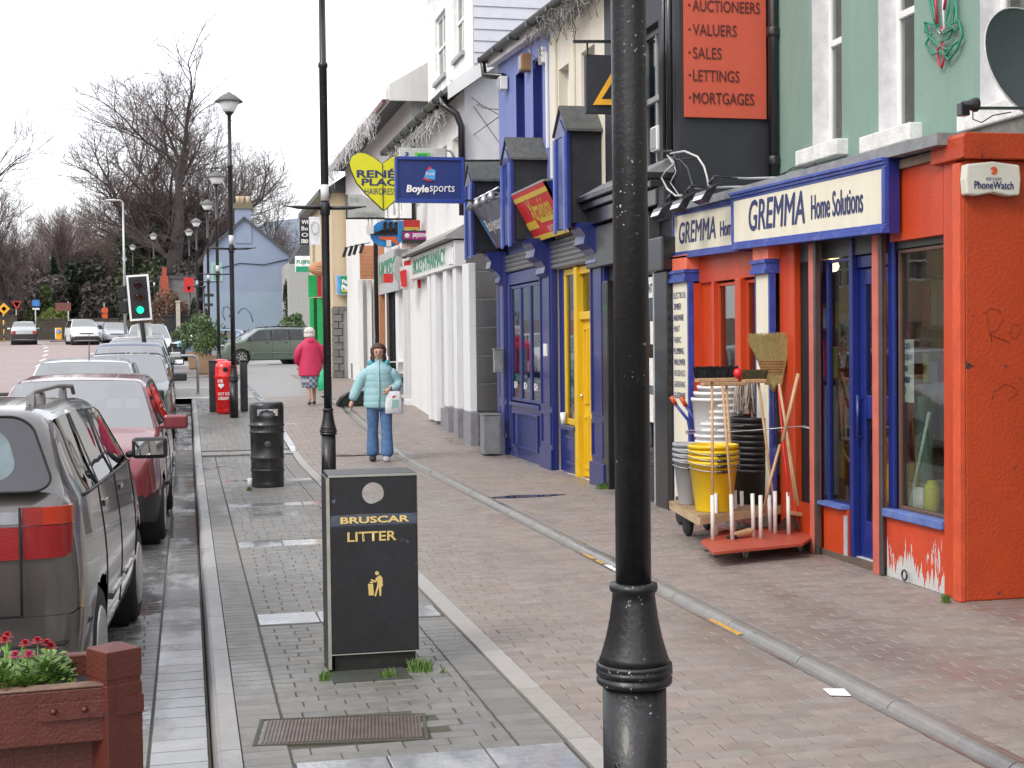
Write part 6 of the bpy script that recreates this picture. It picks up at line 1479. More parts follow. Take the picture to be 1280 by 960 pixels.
def tinsel(label, x, y0_, y1_, zf, n, m_, drop=.35, seed=1):
 rr = random.Random(seed); mb = MB()
 for k in range(n):
  y = rr.uniform(y0_, y1_); z = zf(y); px_, pz = x + rr.uniform(-.05, .05), z
  pts = [(px_, y, pz)]
  for q in range(rr.randrange(3, 7)):
   pts.append((pts[-1][0] + rr.uniform(-.06, .06), pts[-1][1] + rr.uniform(-.12, .12), pts[-1][2] - rr.uniform(-.04, drop / 4)))
   if rr.random() < .6: mb.tube([pts[-1], (pts[-1][0], pts[-1][1] + rr.uniform(-.1, .1), pts[-1][2] - rr.uniform(-.05, .08))], .005, 3, cap=False, sm=False)
  mb.tube(pts, .007, 3, cap=False, sm=False)
 o = obj('icicle_lights', mb, m_, fix=False); o['kind'] = 'stuff'; return o
tinsel('', 4.68, 15.6, 18.8, lambda y: zr(y) - .12, 110, mat('tinsel_grey', (.16, .155, .14), .5), .5, 3)
tinsel('', 4.42, 24.2, 30.4, lambda y: 5.9, 300, mat('tinsel_pale', (.5, .5, .5), .5), .5, 4)
tinsel('', 4.15, 31, 43, lambda y: 6.9, 250, mat('tinsel_pale', (.5, .5, .5), .5), .6, 5)
for k, (px, py) in enumerate(((826, 258), (851, 248), (880, 237))):
 c = onX(px, py, 4.55)
 q = thing('sign_floodlight', '%s black floodlight over the far shop sign' % ('left', 'middle', 'right')[k], 'floodlight', c, group='floodlights over the hardware sign')
 obj('lamp_head', MB().add([(-.03, -.14, -.02), (.09, -.14, .05), (.09, .14, .05), (-.03, .14, -.02), (-.07, -.12, -.10), (.0, -.12, -.13), (.0, .12, -.13), (-.07, .12, -.10)], [(0, 1, 2, 3), (7, 6, 5, 4), (0, 4, 5, 1), (1, 5, 6, 2), (2, 6, 7, 3), (3, 7, 4, 0)]), BLACK, q, world=0, bev=.006)
 obj('lens', MB().quad((-.032, -.13, -.03), (-.032, .13, -.03), (-.072, .11, -.095), (-.072, -.11, -.095)), LENS, q, world=0)
 obj('arm', MB().tube([(.05, 0, .05), (.1, 0, .12), (.32, 0, .1)], .014, 6), BLACK, q, world=0)
cbl = thing('loose_cables', 'tangle of pale and black cables on the corner of the black building', 'cables', (4.8, 13.4, 3.3))
def cable(pts, X_, m_, r_=.01):
 obj('cable', MB().tube([onX(x, y, X_) for x, y in pts], r_, 6), m_, cbl)
PC = mat('pale_cable', (.5, .5, .48), .5)
cable([(836, 196), (842, 205), (832, 214), (827, 222), (834, 236), (845, 245), (852, 244)], 4.68, PC)
cable([(838, 192), (856, 189), (872, 196), (880, 208), (884, 222), (886, 236)], 4.66, PC)
cable([(834, 194), (842, 202), (845, 215), (838, 228), (850, 246)], 4.70, PC, .007)
cable([(850, 198), (860, 210), (864, 225), (868, 238)], 4.68, BLACK); cable([(820, 190), (840, 188), (846, 200), (866, 198)], 4.72, BLACK); cable([(900, 222), (935, 223), (985, 222)], 4.9, STEEL, .012); cable([(868, 236), (905, 234), (950, 233)], 4.9, STEEL, .012)
obj('junction_box', MB().box(4.70, 4.78, 13.42, 13.62, 2.95, 3.3), BLK, cbl, bev=.01)
for pts in ([(968, 222), (985, 214), (1010, 208), (1030, 212)], [(972, 224), (990, 210), (1040, 204), (1060, 212)], [(963, 226), (1000, 214), (1020, 204)]):
 obj('cable', MB().tube([onX(x, y, 5.2) for x, y in pts], .006, 5), BLACK, cbl)
for k, pts in enumerate(([(563, 100, 24.5), (600, 130, 23), (632, 148, 21.8)], [(575, 118, 24.5), (605, 135, 23), (632, 138, 21.8)], [(590, 170, 23.5), (632, 140, 21.8)], [(590, 130, 23.5), (632, 190, 21.8)])):
 o = obj('overhead_wire', MB().tube([onY(*p[:2], p[2]) for p in pts], .008, 5), BLACK); tag(o, ['thick upper wire', 'second wire', 'thin rising wire', 'thin falling wire'][k] + ' between the white and the blue building', 'wire')
# ================================================================== GOODS OUTSIDE THE HARDWARE SHOP
def onZ(px, py, z):
 r = ray(px, py); t = (z - HC) / r.z
 return Vector((r.x * t, r.y * t, z))
WOOD = mat('pale_handle_wood', (.46, .29, .16), .5, var=.15, scale=20, bump=.1)
DWOOD = mat('deck_timber', (.30, .20, .11), .7, var=.25, scale=12, dirt=.4, dcol=(.1, .07, .05))
PVC = mat('white_tube', (.68, .66, .63), .45, var=.08, dirt=.25, dcol=(.35, .3, .25))
dl = thing('broom_dolly', 'red octagonal wheeled board with white tubes holding brooms outside the shop', 'display stand', (4.4, 11.1, 0))
oc = [(876, 676), (892, 690), (1003, 679), (1020, 668), (1010, 659), (985, 656), (905, 662)]
P8 = [onZ(x, y, .125) for x, y in oc]
obj('board', MB().prism([(p.x, p.y) for p in P8], (0, 0, .10), (1, 0, 0), (0, 1, 0), (0, 0, .025)), mat('red_board_paint', (.40, .07, .04), .5, dirt=.4, dcol=(.2, .08, .05), dscale=6), dl, bev=.004)
for px, py in ((882, 689), (893, 696), (932, 699), (1000, 690), (1017, 684)):
 c = onZ(px, py, 0)
 w_ = obj('castor', MB().lathe([(.0, -.012), (.03, -.012), (.034, 0), (.03, .012), (0, .012)], (c.x, c.y, .034), 16, axis=0), mat('castor_grey', (.2, .2, .2), .6), dl)
 sub(w_, 'fork', MB().box(c.x - .02, c.x - .014, c.y - .012, c.y + .012, .03, .10).box(c.x + .014, c.x + .02, c.y - .012, c.y + .012, .03, .10), STEEL)
SOCK = {}
for k, (px, py, hp) in enumerate(((891, 675, 56), (895.5, 669, 52), (915.5, 675, 57), (919, 663, 50), (928, 659, 45), (942, 671, 54), (951, 673, 54), (954, 652, 43), (963, 664, 45), (969, 667, 53), (986, 668, 53), (999, 652, 42))):
 b = onZ(px, py, .126); t_ = onY(px, py - hp, b.y)
 mb = MB().tube([b, (b.x - .004 * (k % 3), b.y, t_.z)], .0165, 10)
 obj('tube_socket', mb, PVC, dl); SOCK[k] = (b, t_)
G_ = 'brooms standing in the wheeled board'
def handle(pts, Y, r_=.0115, m=WOOD):
 return MB().tube([onY(x, y, Y + dy) for x, y, dy in pts], r_, 8)
def broomthing(label, cat='broom', at=(900, 560), Y=11, name='broom', g=G_):
 return thing(name, label, cat, onY(*at, Y), group=g)
BRIS = mat('black_bristle', (.012, .012, .012), .85, bump=1, bscale=220)
def bristles(parent, a, b, d, h, m, n=260, seed=1, flare=.02, z0=0):
 """upright bristles between a and b"""
 rr = random.Random(seed); mb = MB(); a, b = Vector(a), Vector(b)
 for _ in range(n):
  f_ = rr.random(); p = a.lerp(b, f_) + Vector((0, rr.uniform(-d, d), z0)); hh = h * rr.uniform(.8, 1.05)
  q = p + Vector(((f_ - .5) * flare * 2, rr.uniform(-.01, .01), hh)); w_ = .004
  mb.add([p + Vector((-w_, 0, 0)), p + Vector((w_, 0, 0)), q + Vector((w_, 0, 0)), q + Vector((-w_, 0, 0))], [(0, 1, 2, 3)])
  mb.add([p + Vector((0, -w_, 0)), p + Vector((0, w_, 0)), q + Vector((0, w_, 0)), q + Vector((0, -w_, 0))], [(0, 1, 2, 3)])
 return obj('bristles', mb, m, parent, fix=False, kind='stuff')
for lab, hpts, Y, (x0, x1, yh, yb), m_ in (
  ('black bristled yard broom, leftmost, upside down', [(891, 640, 0), (890, 478, .1)], SOCK[0][0].y, (870, 921, 475, 460), BRIS),
  ('broom with a pale wooden head just behind the leftmost black one', [(918, 640, 0), (908, 482, .1)], SOCK[3][0].y, (877, 932, 480, 466), mat('red_bristle', (.45, .02, .02), .6)),
  ('broom with short brown bristles, second head from the left', [(969, 640, 0), (948, 478, .1)], SOCK[9][0].y, (929, 956, 476, 464), mat('olive_bristle', (.09, .075, .03), .85))):
 t = broomthing(lab, at=(hpts[0][0], 560), Y=Y)
 obj('handle', handle(hpts, Y), WOOD, t)
 a, b = onY(x0, yh, Y + .1), onY(x1, yh, Y + .1)
 obj('head', MB().box(a.x, b.x, Y + .06, Y + .14, a.z - .02, a.z + .015), WOOD, t, bev=.008)
 hh = onY(x0, yb, Y + .1).z - a.z
 core = MB().box(a.x + .005, b.x - .005, Y + .07, Y + .13, a.z + .016, a.z + hh * .85)
 obj('bristle_core', core, m_, t, bev=.01)
 bristles(t, (a.x + .0, Y + .1, a.z + .01), (b.x - .0, Y + .1, a.z + .01), .035, hh, m_, 380, seed=x0, flare=.02)
Y = SOCK[2][0].y
t = broomthing('plain wooden broom handle standing in the third tube with its head hidden', at=(915, 560), Y=Y)
obj('handle', handle([(915.5, 640, 0), (903, 482, .1)], Y), WOOD, t)
a_ = onY(922, 467, Y + .12); obj('red_head_end', MB().lathe([(0, -.04), (.035, -.03), (.045, 0), (.035, .03), (0, .04)], a_, 12, axis=0), mat('red_plastic', (.6, .02, .02), .4), t)
Y = SOCK[7][0].y
t = broomthing('string mop with grey cotton head, upside down between the brooms', 'mop', at=(945, 560), Y=Y, name='mop')
obj('handle', handle([(953, 640, 0), (936, 478, .1)], Y, .0115), mat('reddish_handle', (.42, .2, .12), .5), t)
rr = random.Random(4); mb = MB(); c = onY(937, 476, Y + .1)
for k in range(150):
 a = rr.uniform(0, 2 * PI); r0 = rr.uniform(.0, .05); r1 = r0 + rr.uniform(.03, .12); L = rr.uniform(.16, .30)
 mb.tube([c + Vector((r0 * math.cos(a), r0 * math.sin(a) * .7, .02)), c + Vector((r1 * .8 * math.cos(a), r1 * .8 * math.sin(a) * .7, .0)), c + Vector((r1 * math.cos(a) + rr.uniform(-.02, .02), r1 * math.sin(a) * .7, -L * .5)), c + Vector((r1 * 1.05 * math.cos(a) + rr.uniform(-.02, .02), r1 * math.sin(a) * .7, -L))], .0045, 4, cap=False)
obj('mop_strings', mb, mat('mop_cotton', (.42, .36, .31), .9, var=.2, scale=30), t, kind='stuff')
Y = 11.0
t = broomthing('tall straw corn broom with red stitching, held upside down', at=(962, 470), Y=Y, name='corn_broom')
def W2(px, py, dy=0): return onY(px, py, Y + dy)
STRAW = mat('broom_straw', (.36, .29, .11), .8, var=.55, scale=90, bump=.5, bscale=150)
rr = random.Random(9); mb = MB()
b0, b1, m0, m1, t0, t1 = W2(957, 481), W2(976, 481), W2(951, 458), W2(980, 458), W2(936, 421), W2(988, 419)
for k in range(900):
 f_ = rr.random(); dy = rr.uniform(-.035, .035)
 p0 = b0.lerp(b1, f_); p1 = m0.lerp(m1, f_); p2 = t0.lerp(t1, f_ + rr.uniform(-.03, .03)) + Vector((0, 0, rr.uniform(-.07, .03)))
 w_ = .0028
 for p in (p0, p1, p2): pass
 vs = []
 for p, kk in ((p0, .6), (p1, 1), (p2, 1)):
  vs += [p + Vector((-w_, dy * kk, 0)), p + Vector((w_, dy * kk, 0))]
 mb.add(vs, [(0, 1, 3, 2), (2, 3, 5, 4)])
obj('straw', mb, STRAW, t, fix=False, kind='stuff')
core = MB().add([b0 + Vector((0, -.025, 0)), b1 + Vector((0, -.025, 0)), m1 + Vector((-.01, -.035, 0)), m0 + Vector((.01, -.035, 0)), t1 + Vector((-.1, -.015, -.14)), t0 + Vector((.1, -.015, -.14)), b0 + Vector((0, .025, 0)), b1 + Vector((0, .025, 0)), m1 + Vector((-.01, .035, 0)), m0 + Vector((.01, .035, 0)), t1 + Vector((-.1, .015, -.14)), t0 + Vector((.1, .015, -.14))],
 [(0, 1, 2, 3), (3, 2, 4, 5), (9, 8, 7, 6), (11, 10, 8, 9), (0, 3, 9, 6), (1, 7, 8, 2), (3, 5, 11, 9), (2, 8, 10, 4)])
obj('straw_core', core, STRAW, t)
for k in range(5):
 py = 452 + 3.4 * k
 a, b = W2(949.5 + k * .7, py - .5, -.04), W2(980.5 - k * .5, py, -.04)
 obj('stitching', MB().tube([a, (a + b) / 2 + Vector((0, -.006, 0)), b], .003, 4), mat('red_thread', (.35, .06, .03), .6), t)
obj('neck', MB().tube([W2(966.5, 478), W2(967, 490)], [.04, .012], 10), STRAW, t)
obj('handle', MB().tube([W2(967, 488), W2(967.5, 630, .3)], .011, 8), mat('dark_blue_handle', (.02, .03, .12), .4), t)
def stick(label, pts, Y, r_=.0135, m=WOOD, cat='stick', name='wooden_stick'):
 o = obj(name, handle(pts, Y, r_), m); return tag(o, label, cat, None)
stick('thick pale stick leaning right, its top beside the blue panel', [(998, 467, 0), (978, 552, 0)], 10.5, .016)
stick('long pale stick crossing down to the wooden brush on the red board', [(975, 556, .2), (963, 600, .1), (954, 640, .2)], 10.5, .0125)
stick('pale handle leaning in the rearmost right tube', [(974, 480, .2), (985, 550, .1), (998, 632, 0)], 10.5, .0125)
stick('second pale handle close behind the rearmost right one', [(983, 540, .1), (994, 625, 0)], 10.55, .012)
stick('thin red handle standing in the right front tube', [(978, 545, .2), (986, 620, 0)], 10.6, .008, mat('red_plastic', (.6, .02, .02), .4), 'stick', 'red_stick')
stick('red handle slanting in front of the cream pilaster', [(973, 485, .2), (983, 600, 0)], 10.7, .008, mat('red_plastic', (.6, .02, .02), .4), 'stick', 'red_stick')
c = onZ(930, 668, .15)
t = thing('scrubbing_brush', 'blond wooden scrubbing brush lying on the red board', 'brush', c)
obj('block', MB().box(-.09, .09, -.035, .035, 0, .035, M=Matrix.Rotation(.3, 4, 'Z') @ Matrix.Rotation(-.15, 4, 'Y')), WOOD, t, world=0, bev=.01)
obj('block_tail', MB().box(-.16, -.091, -.03, .03, -.02, .018, M=Matrix.Rotation(.3, 4, 'Z') @ Matrix.Rotation(-.15, 4, 'Y')), BRIS, t, world=0, bev=.006)
c = onZ(990, 663, .14)
t = thing('hand_brush', 'brown fan shaped hand brush at the right end of the red board', 'brush', c)
mb = MB(); rr = random.Random(2)
for k in range(200):
 a = rr.uniform(-.9, .9); p = Vector((.03 * math.sin(a), rr.uniform(-.02, .02), .13)); q = Vector((-.04 + .14 * math.sin(a), rr.uniform(-.03, .03), rr.uniform(-.0, .03)))
 mb.add([p + Vector((-.003, 0, 0)), p + Vector((.003, 0, 0)), q + Vector((.004, 0, 0)), q + Vector((-.004, 0, 0))], [(0, 1, 2, 3)])
obj('bristles', mb, mat('brown_bristle', (.09, .035, .02), .85), t, world=0, fix=False, kind='stuff')
obj('head', MB().box(-.05, .07, -.02, .02, .125, .16, M=Matrix.Rotation(.2, 4, 'Y')), WOOD, t, world=0, bev=.008)
t = thing('wire_loop', 'thin wire strung round the broom handles to the shutter rail', 'wire', (4.4, 11.1, 1.05))
obj('wire', MB().tube([onY(x, y, yy) for x, y, yy in ((888, 538, 10.9), (905, 540, 10.85), (940, 538, 10.8), (975, 535, 10.75), (1000, 533, 10.6), (1020, 537, 10.45))], .005, 5), STEEL, t)
obj('wire', MB().tube([onY(x, y, yy) for x, y, yy in ((888, 540, 10.95), (905, 533, 11.2), (945, 532, 11.35), (980, 540, 11.1), (1005, 532, 10.8), (1020, 537, 10.45))], .005, 5), STEEL, t)
tr = thing('flat_trolley', 'low wooden flat trolley carrying buckets beside the cream pilaster', 'trolley', (4.4, 12.9, 0))
q4 = [onZ(836, 626, .31), onZ(872, 645, .31), onZ(988, 630, .31), onZ(958, 612, .31)]
obj('deck', MB().prism([(p.x, p.y) for p in q4], (0, 0, .27), (1, 0, 0), (0, 1, 0), (0, 0, .04)), DWOOD, tr, bev=.006)
obj('edge_rail', MB().bar(q4[0] + Vector((.01, -.012, -.04)), q4[1] + Vector((0, -.012, -.04)), .02, .06), mat('pale_edge_timber', (.45, .33, .2), .6), tr)
obj('edge_rail', MB().bar(q4[1] + Vector((.01, -.012, -.04)), q4[2] + Vector((0, -.012, -.04)), .02, .06), MT['pale_edge_timber'], tr)
for px, py in ((851, 656), (860, 670), (884, 662), (975, 650)):
 c = onZ(px, py, 0)
 w_ = obj('wheel', MB().lathe([(.0, -.022), (.08, -.025), (.095, -.015), (.098, 0), (.095, .015), (.08, .025), (0, .022)], (c.x, c.y, .098), 20, axis=0), RUB, tr)
 sub(w_, 'bracket', MB().box(c.x - .04, c.x + .04, c.y - .03, c.y + .03, .19, .268), BLACK)
def bucket(name, label, c, r0, r1, h, m, n=1, step=.035, rim=.012, handle_m=None, cat='bucket', group=None, lid=False):
 t = thing(name, label, cat, c, group=group)
 mb = MB().lathe([(r0 * .98, 0), (r0, .006), (r1, h - .03), (r1 + rim, h - .028), (r1 + rim, h), (r1 - .004, h), (r1 - .008, h - .02), (r0 * .95, .02), (0, .02)], n=28)
 obj('shell', mb, m, t, world=0)
 if handle_m:
  obj('handle', MB().tube([(-(r1 + .02) * math.cos(a), -(r1 + .02) * math.sin(a), h - .05 - .03 * math.sin(a)) for a in [k * PI / 8 for k in range(9)]], .004, 6), handle_m, t, world=0)
  obj('grip', MB().tube([(-.05, -(r1 + .02), h - .08), (.05, -(r1 + .02), h - .08)], .012, 8), BLACK, t, world=0)
 return t
YB = mat('yellow_plastic', (.75, .50, .01), .35, var=.05, bump=0); GB = mat('grey_plastic', (.30, .31, .33), .4, var=.08, bump=0); WB_ = mat('white_plastic', (.72, .72, .72), .35, var=.04, bump=0); KB = mat('black_plastic', (.012, .012, .013), .4, bump=0)
cy = onZ(892, 638, .311)
b0_ = bucket('bucket', 'bright yellow bucket, lowest of the yellow nest', cy, .15, .20, .42, YB, handle_m=STEEL)
for k in range(3):
 dup(b0_, cy + Vector((.0, .0, .045 * (k + 1))), label='bright yellow bucket nested %s' % ['second from the bottom', 'third from the bottom', 'topmost in the yellow nest'][k], group='nested yellow buckets')
b0_['group'] = 'nested yellow buckets'
cg = onZ(860, 630, .311)
g0_ = bucket('bucket', 'grey bucket, lowest of the grey nest left of the yellow ones', cg, .08, .12, .40, GB, handle_m=STEEL)
g0_['group'] = 'nested grey buckets'
for k in range(3):
 dup(g0_, cg + Vector((.0, .0, .045 * (k + 1))), label='grey bucket nested %s' % ['second from the bottom', 'third from the bottom', 'topmost in the grey nest'][k], group='nested grey buckets')
ck = onZ(941, 628, .311)
k0_ = bucket('bucket', 'black bucket, lowest of the tall black stack', ck, .17, .19, .30, KB, rim=.005); k0_['group'] = 'stacked black buckets'
ORD = ['second', 'third', 'fourth', 'fifth', 'sixth', 'seventh', 'eighth', 'ninth', 'tenth', 'topmost']
for k in range(9):
 dup(k0_, ck + Vector((0, 0, .05 * (k + 1))), label='black bucket in the tall stack, %s from the bottom' % ORD[k] if k < 8 else 'topmost black bucket of the tall stack', group='stacked black buckets')
cw = onZ(912, 625, .311) + Vector((0, .25, 0))
w0_ = bucket('tub', 'white tub, lowest of the white stack behind the yellow buckets', cw, .19, .21, .30, WB_, cat='tub'); w0_['group'] = 'stacked white tubs'
for k in range(13):
 dup(w0_, cw + Vector((.03 * math.sin(k * 1.7) if k > 8 else .005 * (k % 2), 0, .055 * (k + 1))), label='white tub in the stack, %s from the bottom' % ORD[k] if k < 9 else 'white tub in the leaning upper part of the stack, %s of them' % ['lowest', 'second', 'third'][k - 9] if k < 12 else 'topmost white tub of the stack', group='stacked white tubs')
c = onY(898, 512, 13.1)
t = thing('barrow_tray', 'shiny black barrow tray standing behind the white tubs', 'barrow', c)
obj('tray', MB().prism([(-.28, 0), (.22, .03), (.2, .05), (.12, .0), (.08, -.5), (-.16, -.5), (-.2, -.06), (-.27, -.02)], (0, 0, 0), (1, 0, 0), (0, 0, 1), (0, .12, 0)), KB, t, world=0, bev=.015)
obj('rim', MB().tube([(-.29, 0, 0), (-.05, -.01, .035), (.22, 0, .05)], .012, 6), KB, t, world=0)
BLT = mat('tool_blue', (.03, .06, .30), .4); ORG = mat('orange_grip', (.62, .10, .03), .45)
for k, (pts, lab) in enumerate((([(839, 496), (845, 506), (860, 525), (864, 545), (866, 570)], 'left blue lopper with an orange grip'), ([(851, 497), (858, 508), (871, 528), (876, 548), (880, 566)], 'right blue lopper with an orange grip'))):
 Y = 12.95
 t = thing('loppers', lab + ' standing beside the cream pilaster', 'loppers', onY(*pts[2], Y), group=None)
 P_ = [onY(x, y, Y) for x, y in pts]
 obj('grip', MB().tube([P_[0], P_[0].lerp(P_[1], .95)], .021, 10), ORG, t); obj('shaft', MB().tube(P_[1:], .016, 8), BLT, t)
 obj('jaw', MB().tube([P_[-1], P_[-1] + Vector((.02, 0, -.12))], [.02, .008], 6), STEEL, t)
o = obj('steel_ring', MB().tube([onY(864 + 7 * math.cos(a * PI / 6), 540 + 2 * math.sin(a * PI / 6), 12.9) for a in range(13)], .008, 5), GB); tag(o, 'grey plastic ring looped over the blue loppers', 'ring')
# ================================================================== PLANTER (bottom left)
PRD = mat('planter_red_stain', (.105, .024, .016), .5, var=.18, scale=14, bump=.4, bscale=90, streak=False, dirt=.25, dcol=(.05, .015, .012))
PTP = mat('weathered_top', (.17, .10, .07), .7, var=.3, scale=20, bump=.4, bscale=80)
pc = thing('planter', 'dark red wooden planter box with capped corner post and strap, bottom left', 'planter', (0, 0, 0))
V0 = onY(142, 802, 5.0)
z_top = V0.z
pl_o = Vector((V0.x, V0.y, 0)); pc.location = pl_o
a16 = math.radians(-YAW * 57.2958 + 180 + 15)
d1 = -(rt0 * math.cos(math.radians(17)) + Vector((fw.x, fw.y, 0)) * math.sin(math.radians(17)))      # along the visible rail, to the left and nearer
d2 = Vector((-d1.y, d1.x, 0))
if d2.y < 0: d2 = -d2                                                                                 # away from the camera
sw = .068
e1 = (d1 * math.cos(.5) + d2 * math.sin(.5) * -1).normalized(); e2 = Vector((-e1.y, e1.x, 0))
def post(c, nm='post'):
 c = Vector(c)
 mb = MB(); q = [c + e1 * a * sw + e2 * b * sw for a, b in ((-1, -1), (1, -1), (1, 1), (-1, 1))]
 vs = [(p.x, p.y, -.1) for p in q] + [(p.x, p.y, z_top - .135) for p in q]
 mb.add(vs, [(0, 1, 2, 3), (7, 6, 5, 4)] + [(i, (i + 1) % 4, 4 + (i + 1) % 4, 4 + i) for i in range(4)])
 p_ = obj(nm, mb, PRD, pc, bev=.004)
 mb = MB()
 inn = [c + (p - c) * .93 for p in q]
 vs = [(p.x, p.y, z_top - .136) for p in inn] + [(p.x, p.y, z_top - .115) for p in inn]
 mb.add(vs, [(i, (i + 1) % 4, 4 + (i + 1) % 4, 4 + i) for i in range(4)]); sub(p_, 'neck', mb, PRD)
 mb = MB(); vs = [(p.x, p.y, z_top - .116) for p in q] + [(p.x, p.y, z_top - .02) for p in q] + [(c.x, c.y, z_top)]
 mb.add(vs, [(0, 1, 2, 3)] + [(i, (i + 1) % 4, 4 + (i + 1) % 4, 4 + i) for i in range(4)] + [(4 + i, 4 + (i + 1) % 4, 8) for i in range(4)])
 sub(p_, 'cap', mb, PRD, bev=.003)
pw = pl_o.copy()
post(pw); post(pw + d1 * 1.1)
def rail(a, b, off, w_, z0, z1, m, nm, bev=.006):
 n_ = (b - a).normalized(); o_ = Vector((-n_.y, n_.x, 0))
 mb = MB(); q = [a + o_ * (off - w_ / 2), b + o_ * (off - w_ / 2), b + o_ * (off + w_ / 2), a + o_ * (off + w_ / 2)]
 vs = [(p.x, p.y, z0) for p in q] + [(p.x, p.y, z1) for p in q]
 mb.add(vs, [(3, 2, 1, 0), (4, 5, 6, 7)] + [(i, (i + 1) % 4, 4 + (i + 1) % 4, 4 + i) for i in range(4)])
 return obj(nm, mb, m, pc, bev=bev)
zt = z_top - .135
f0 = -.02
sgn = 1 if Vector((-d1.y, d1.x, 0)).dot(d2) > 0 else -1
rail(pw + d1 * .035, pw + d1 * 1.06, sgn * -.035, .06, zt - .19, zt - .004, PRD, 'rail')
rail(pw + d1 * .035, pw + d1 * 1.06, sgn * -.035, .066, zt - .003, zt + .006, PTP, 'rail_top')
rail(pw + d2 * .07, pw + d2 * .45, 0, .06, zt - .19, zt, PRD, 'rail'); rail(pw + d1 * .05 + d2 * .5, pw + d1 * 1.05 + d2 * .5, 0, .06, zt - .19, zt, PRD, 'rail'); rail(pw + d1 * 1.1 + d2 * .07, pw + d1 * 1.1 + d2 * .45, 0, .06, zt - .19, zt, PRD, 'rail')
for k in range(8):
 rail(pw + d1 * (.075 + .128 * k), pw + d1 * (.075 + .128 * k + .1265), sgn * .012, .022, .0, zt - .185, PRD, 'board', .003)
rail(pw + d1 * .05, pw + d1 * 1.06, sgn * -.02, .05, .0, .1, PRD, 'rail')
obj('inner_board', MB().prism([((pw + a).x, (pw + a).y) for a in (d1 * .03 + d2 * .03, d1 * 1.07 + d2 * .03, d1 * 1.07 + d2 * .48, d1 * .03 + d2 * .48)], (0, 0, zt - .16), (1, 0, 0), (0, 1, 0), (0, 0, .08)), mat('potting_soil', (.02, .015, .012), .95, bump=1, bscale=40), pc)
nf = -d2
sp = MB(); a = pw + d1 * .25 + nf * .071; b = pw + d1 * .0 + nf * .071
q = [a, b]
mb = MB(); vs = []
for p in (a, b):
 for zz in (zt - .105, zt - .045):
  vs += [(p.x, p.y, zz), ((p + nf * .006).x, (p + nf * .006).y, zz)]
mb.add(vs, [(0, 4, 5, 1), (2, 3, 7, 6), (0, 2, 6, 4), (1, 5, 7, 3), (0, 1, 3, 2), (4, 6, 7, 5)])
obj('strap', mb, PRD, pc, bev=.002)
c0_ = pw + nf * .077; c1_ = pw - d1 * .095 + nf * .035
mb = MB().bar((c0_.x, c0_.y, zt - .075), (c1_.x, c1_.y, zt - .075), .006, .06); obj('strap', mb, PRD, pc)
for k in (.10, .20):
 p = pw + d1 * k + nf * .078
 o = obj('bolt', MB().lathe([(.0, .012), (.008, .009), (.012, 0)], (0, 0, 0), 10), PRD, None)
 o.parent = pc; o.location = Vector((p.x, p.y, zt - .072)) - pc.location; o.rotation_euler = nf.to_track_quat('Z', 'Y').to_euler()
LEAF = mat('primula_leaf', (.085, .19, .03), .5, var=.35, scale=25, bump=.3, bscale=90, c2=(.20, .33, .07))
PET = mat('crimson_petal', (.42, .008, .02), .6, var=.3, scale=60); PNK = mat('pink_petal', (.5, .06, .14), .6, var=.3, scale=60)
rr = random.Random(12)
def plant(label, base, n, rad, seed, flowers):
 rr = random.Random(seed)
 t = thing('daisy_plant', label, 'plant', base, group=None)
 mb = MB()
 for k in range(n):
  a = rr.uniform(0, 2 * PI); rd = rad * math.sqrt(rr.random()); L = rr.uniform(.03, .05); wd = L * rr.uniform(.35, .5)
  hz = rr.uniform(.0, .09) * (1.3 - rd / rad)
  c = Vector((rd * math.cos(a), rd * math.sin(a), hz)); out = Vector((math.cos(a) * .8 + rr.uniform(-.4, .4), math.sin(a) * .8 + rr.uniform(-.4, .4), rr.uniform(.2, 1.1))).normalized()
  sd = out.cross(Vector((rr.uniform(-.3, .3), rr.uniform(-.3, .3), 1))).normalized(); nr = sd.cross(out)
  pts = [c, c + out * L * .3 + sd * wd * .5, c + out * L * .7 + sd * wd * .95, c + out * L * 1.0 + sd * wd * .5 - nr * .006, c + out * L * 1.08 - nr * .01, c + out * L * 1.0 - sd * wd * .5 - nr * .006, c + out * L * .7 - sd * wd * .95, c + out * L * .3 - sd * wd * .5, c + out * L * .6 - nr * .006]
  mb.add(pts, [(8, i, (i + 1) % 8) for i in range(8)], 0, True)
 obj('leaves', mb, LEAF, t, world=0, fix=False, kind='stuff')
 for k, (dx, dy, h, m_) in enumerate(flowers):
  st = obj('stem', MB().tube([(dx * .7, dy * .7, .02), (dx, dy, h)], .003, 6), mat('stem_green', (.16, .3, .06), .5), t, world=0)
  fm_ = MB()
  for ring_ in range(4):
   for q in range(16):
    a = 2 * PI * q / 16 + ring_ * .2; r0, r1 = .003 + .0 * ring_, .024 - .004 * ring_
    c = Vector((dx, dy, h + .004 * ring_)); e = Vector((math.cos(a), math.sin(a), .1 + .35 * ring_)).normalized(); sd = Vector((-math.sin(a), math.cos(a), 0)) * .0035
    fm_.add([c + e * r0 - sd, c + e * r0 + sd, c + e * r1 + sd * .8, c + e * r1 - sd * .8], [(0, 1, 2, 3)])
  f_ = obj('flower_head', fm_, m_, None, world=0, fix=False); f_.parent = st
  return_ = None
def at_pl(px, Y, dz=0): v = onY(px, 850, Y); return Vector((v.x, v.y, zt - .03 + dz))
plant('leafy daisy plant with tall crimson flowers nearest the corner post', at_pl(48, 5.10), 170, .10, 1, [(-.04, -.01, .15, PET), (.00, .0, .155, PET), (.03, .0, .145, PET), (.045, -.01, .135, PET), (-.025, -.05, .12, PNK)])
plant('leafy daisy plant with a crimson flower at the picture\'s left edge', at_pl(8, 5.05), 170, .10, 2, [(-.005, .02, .17, PET), (.03, .0, .12, PNK)])
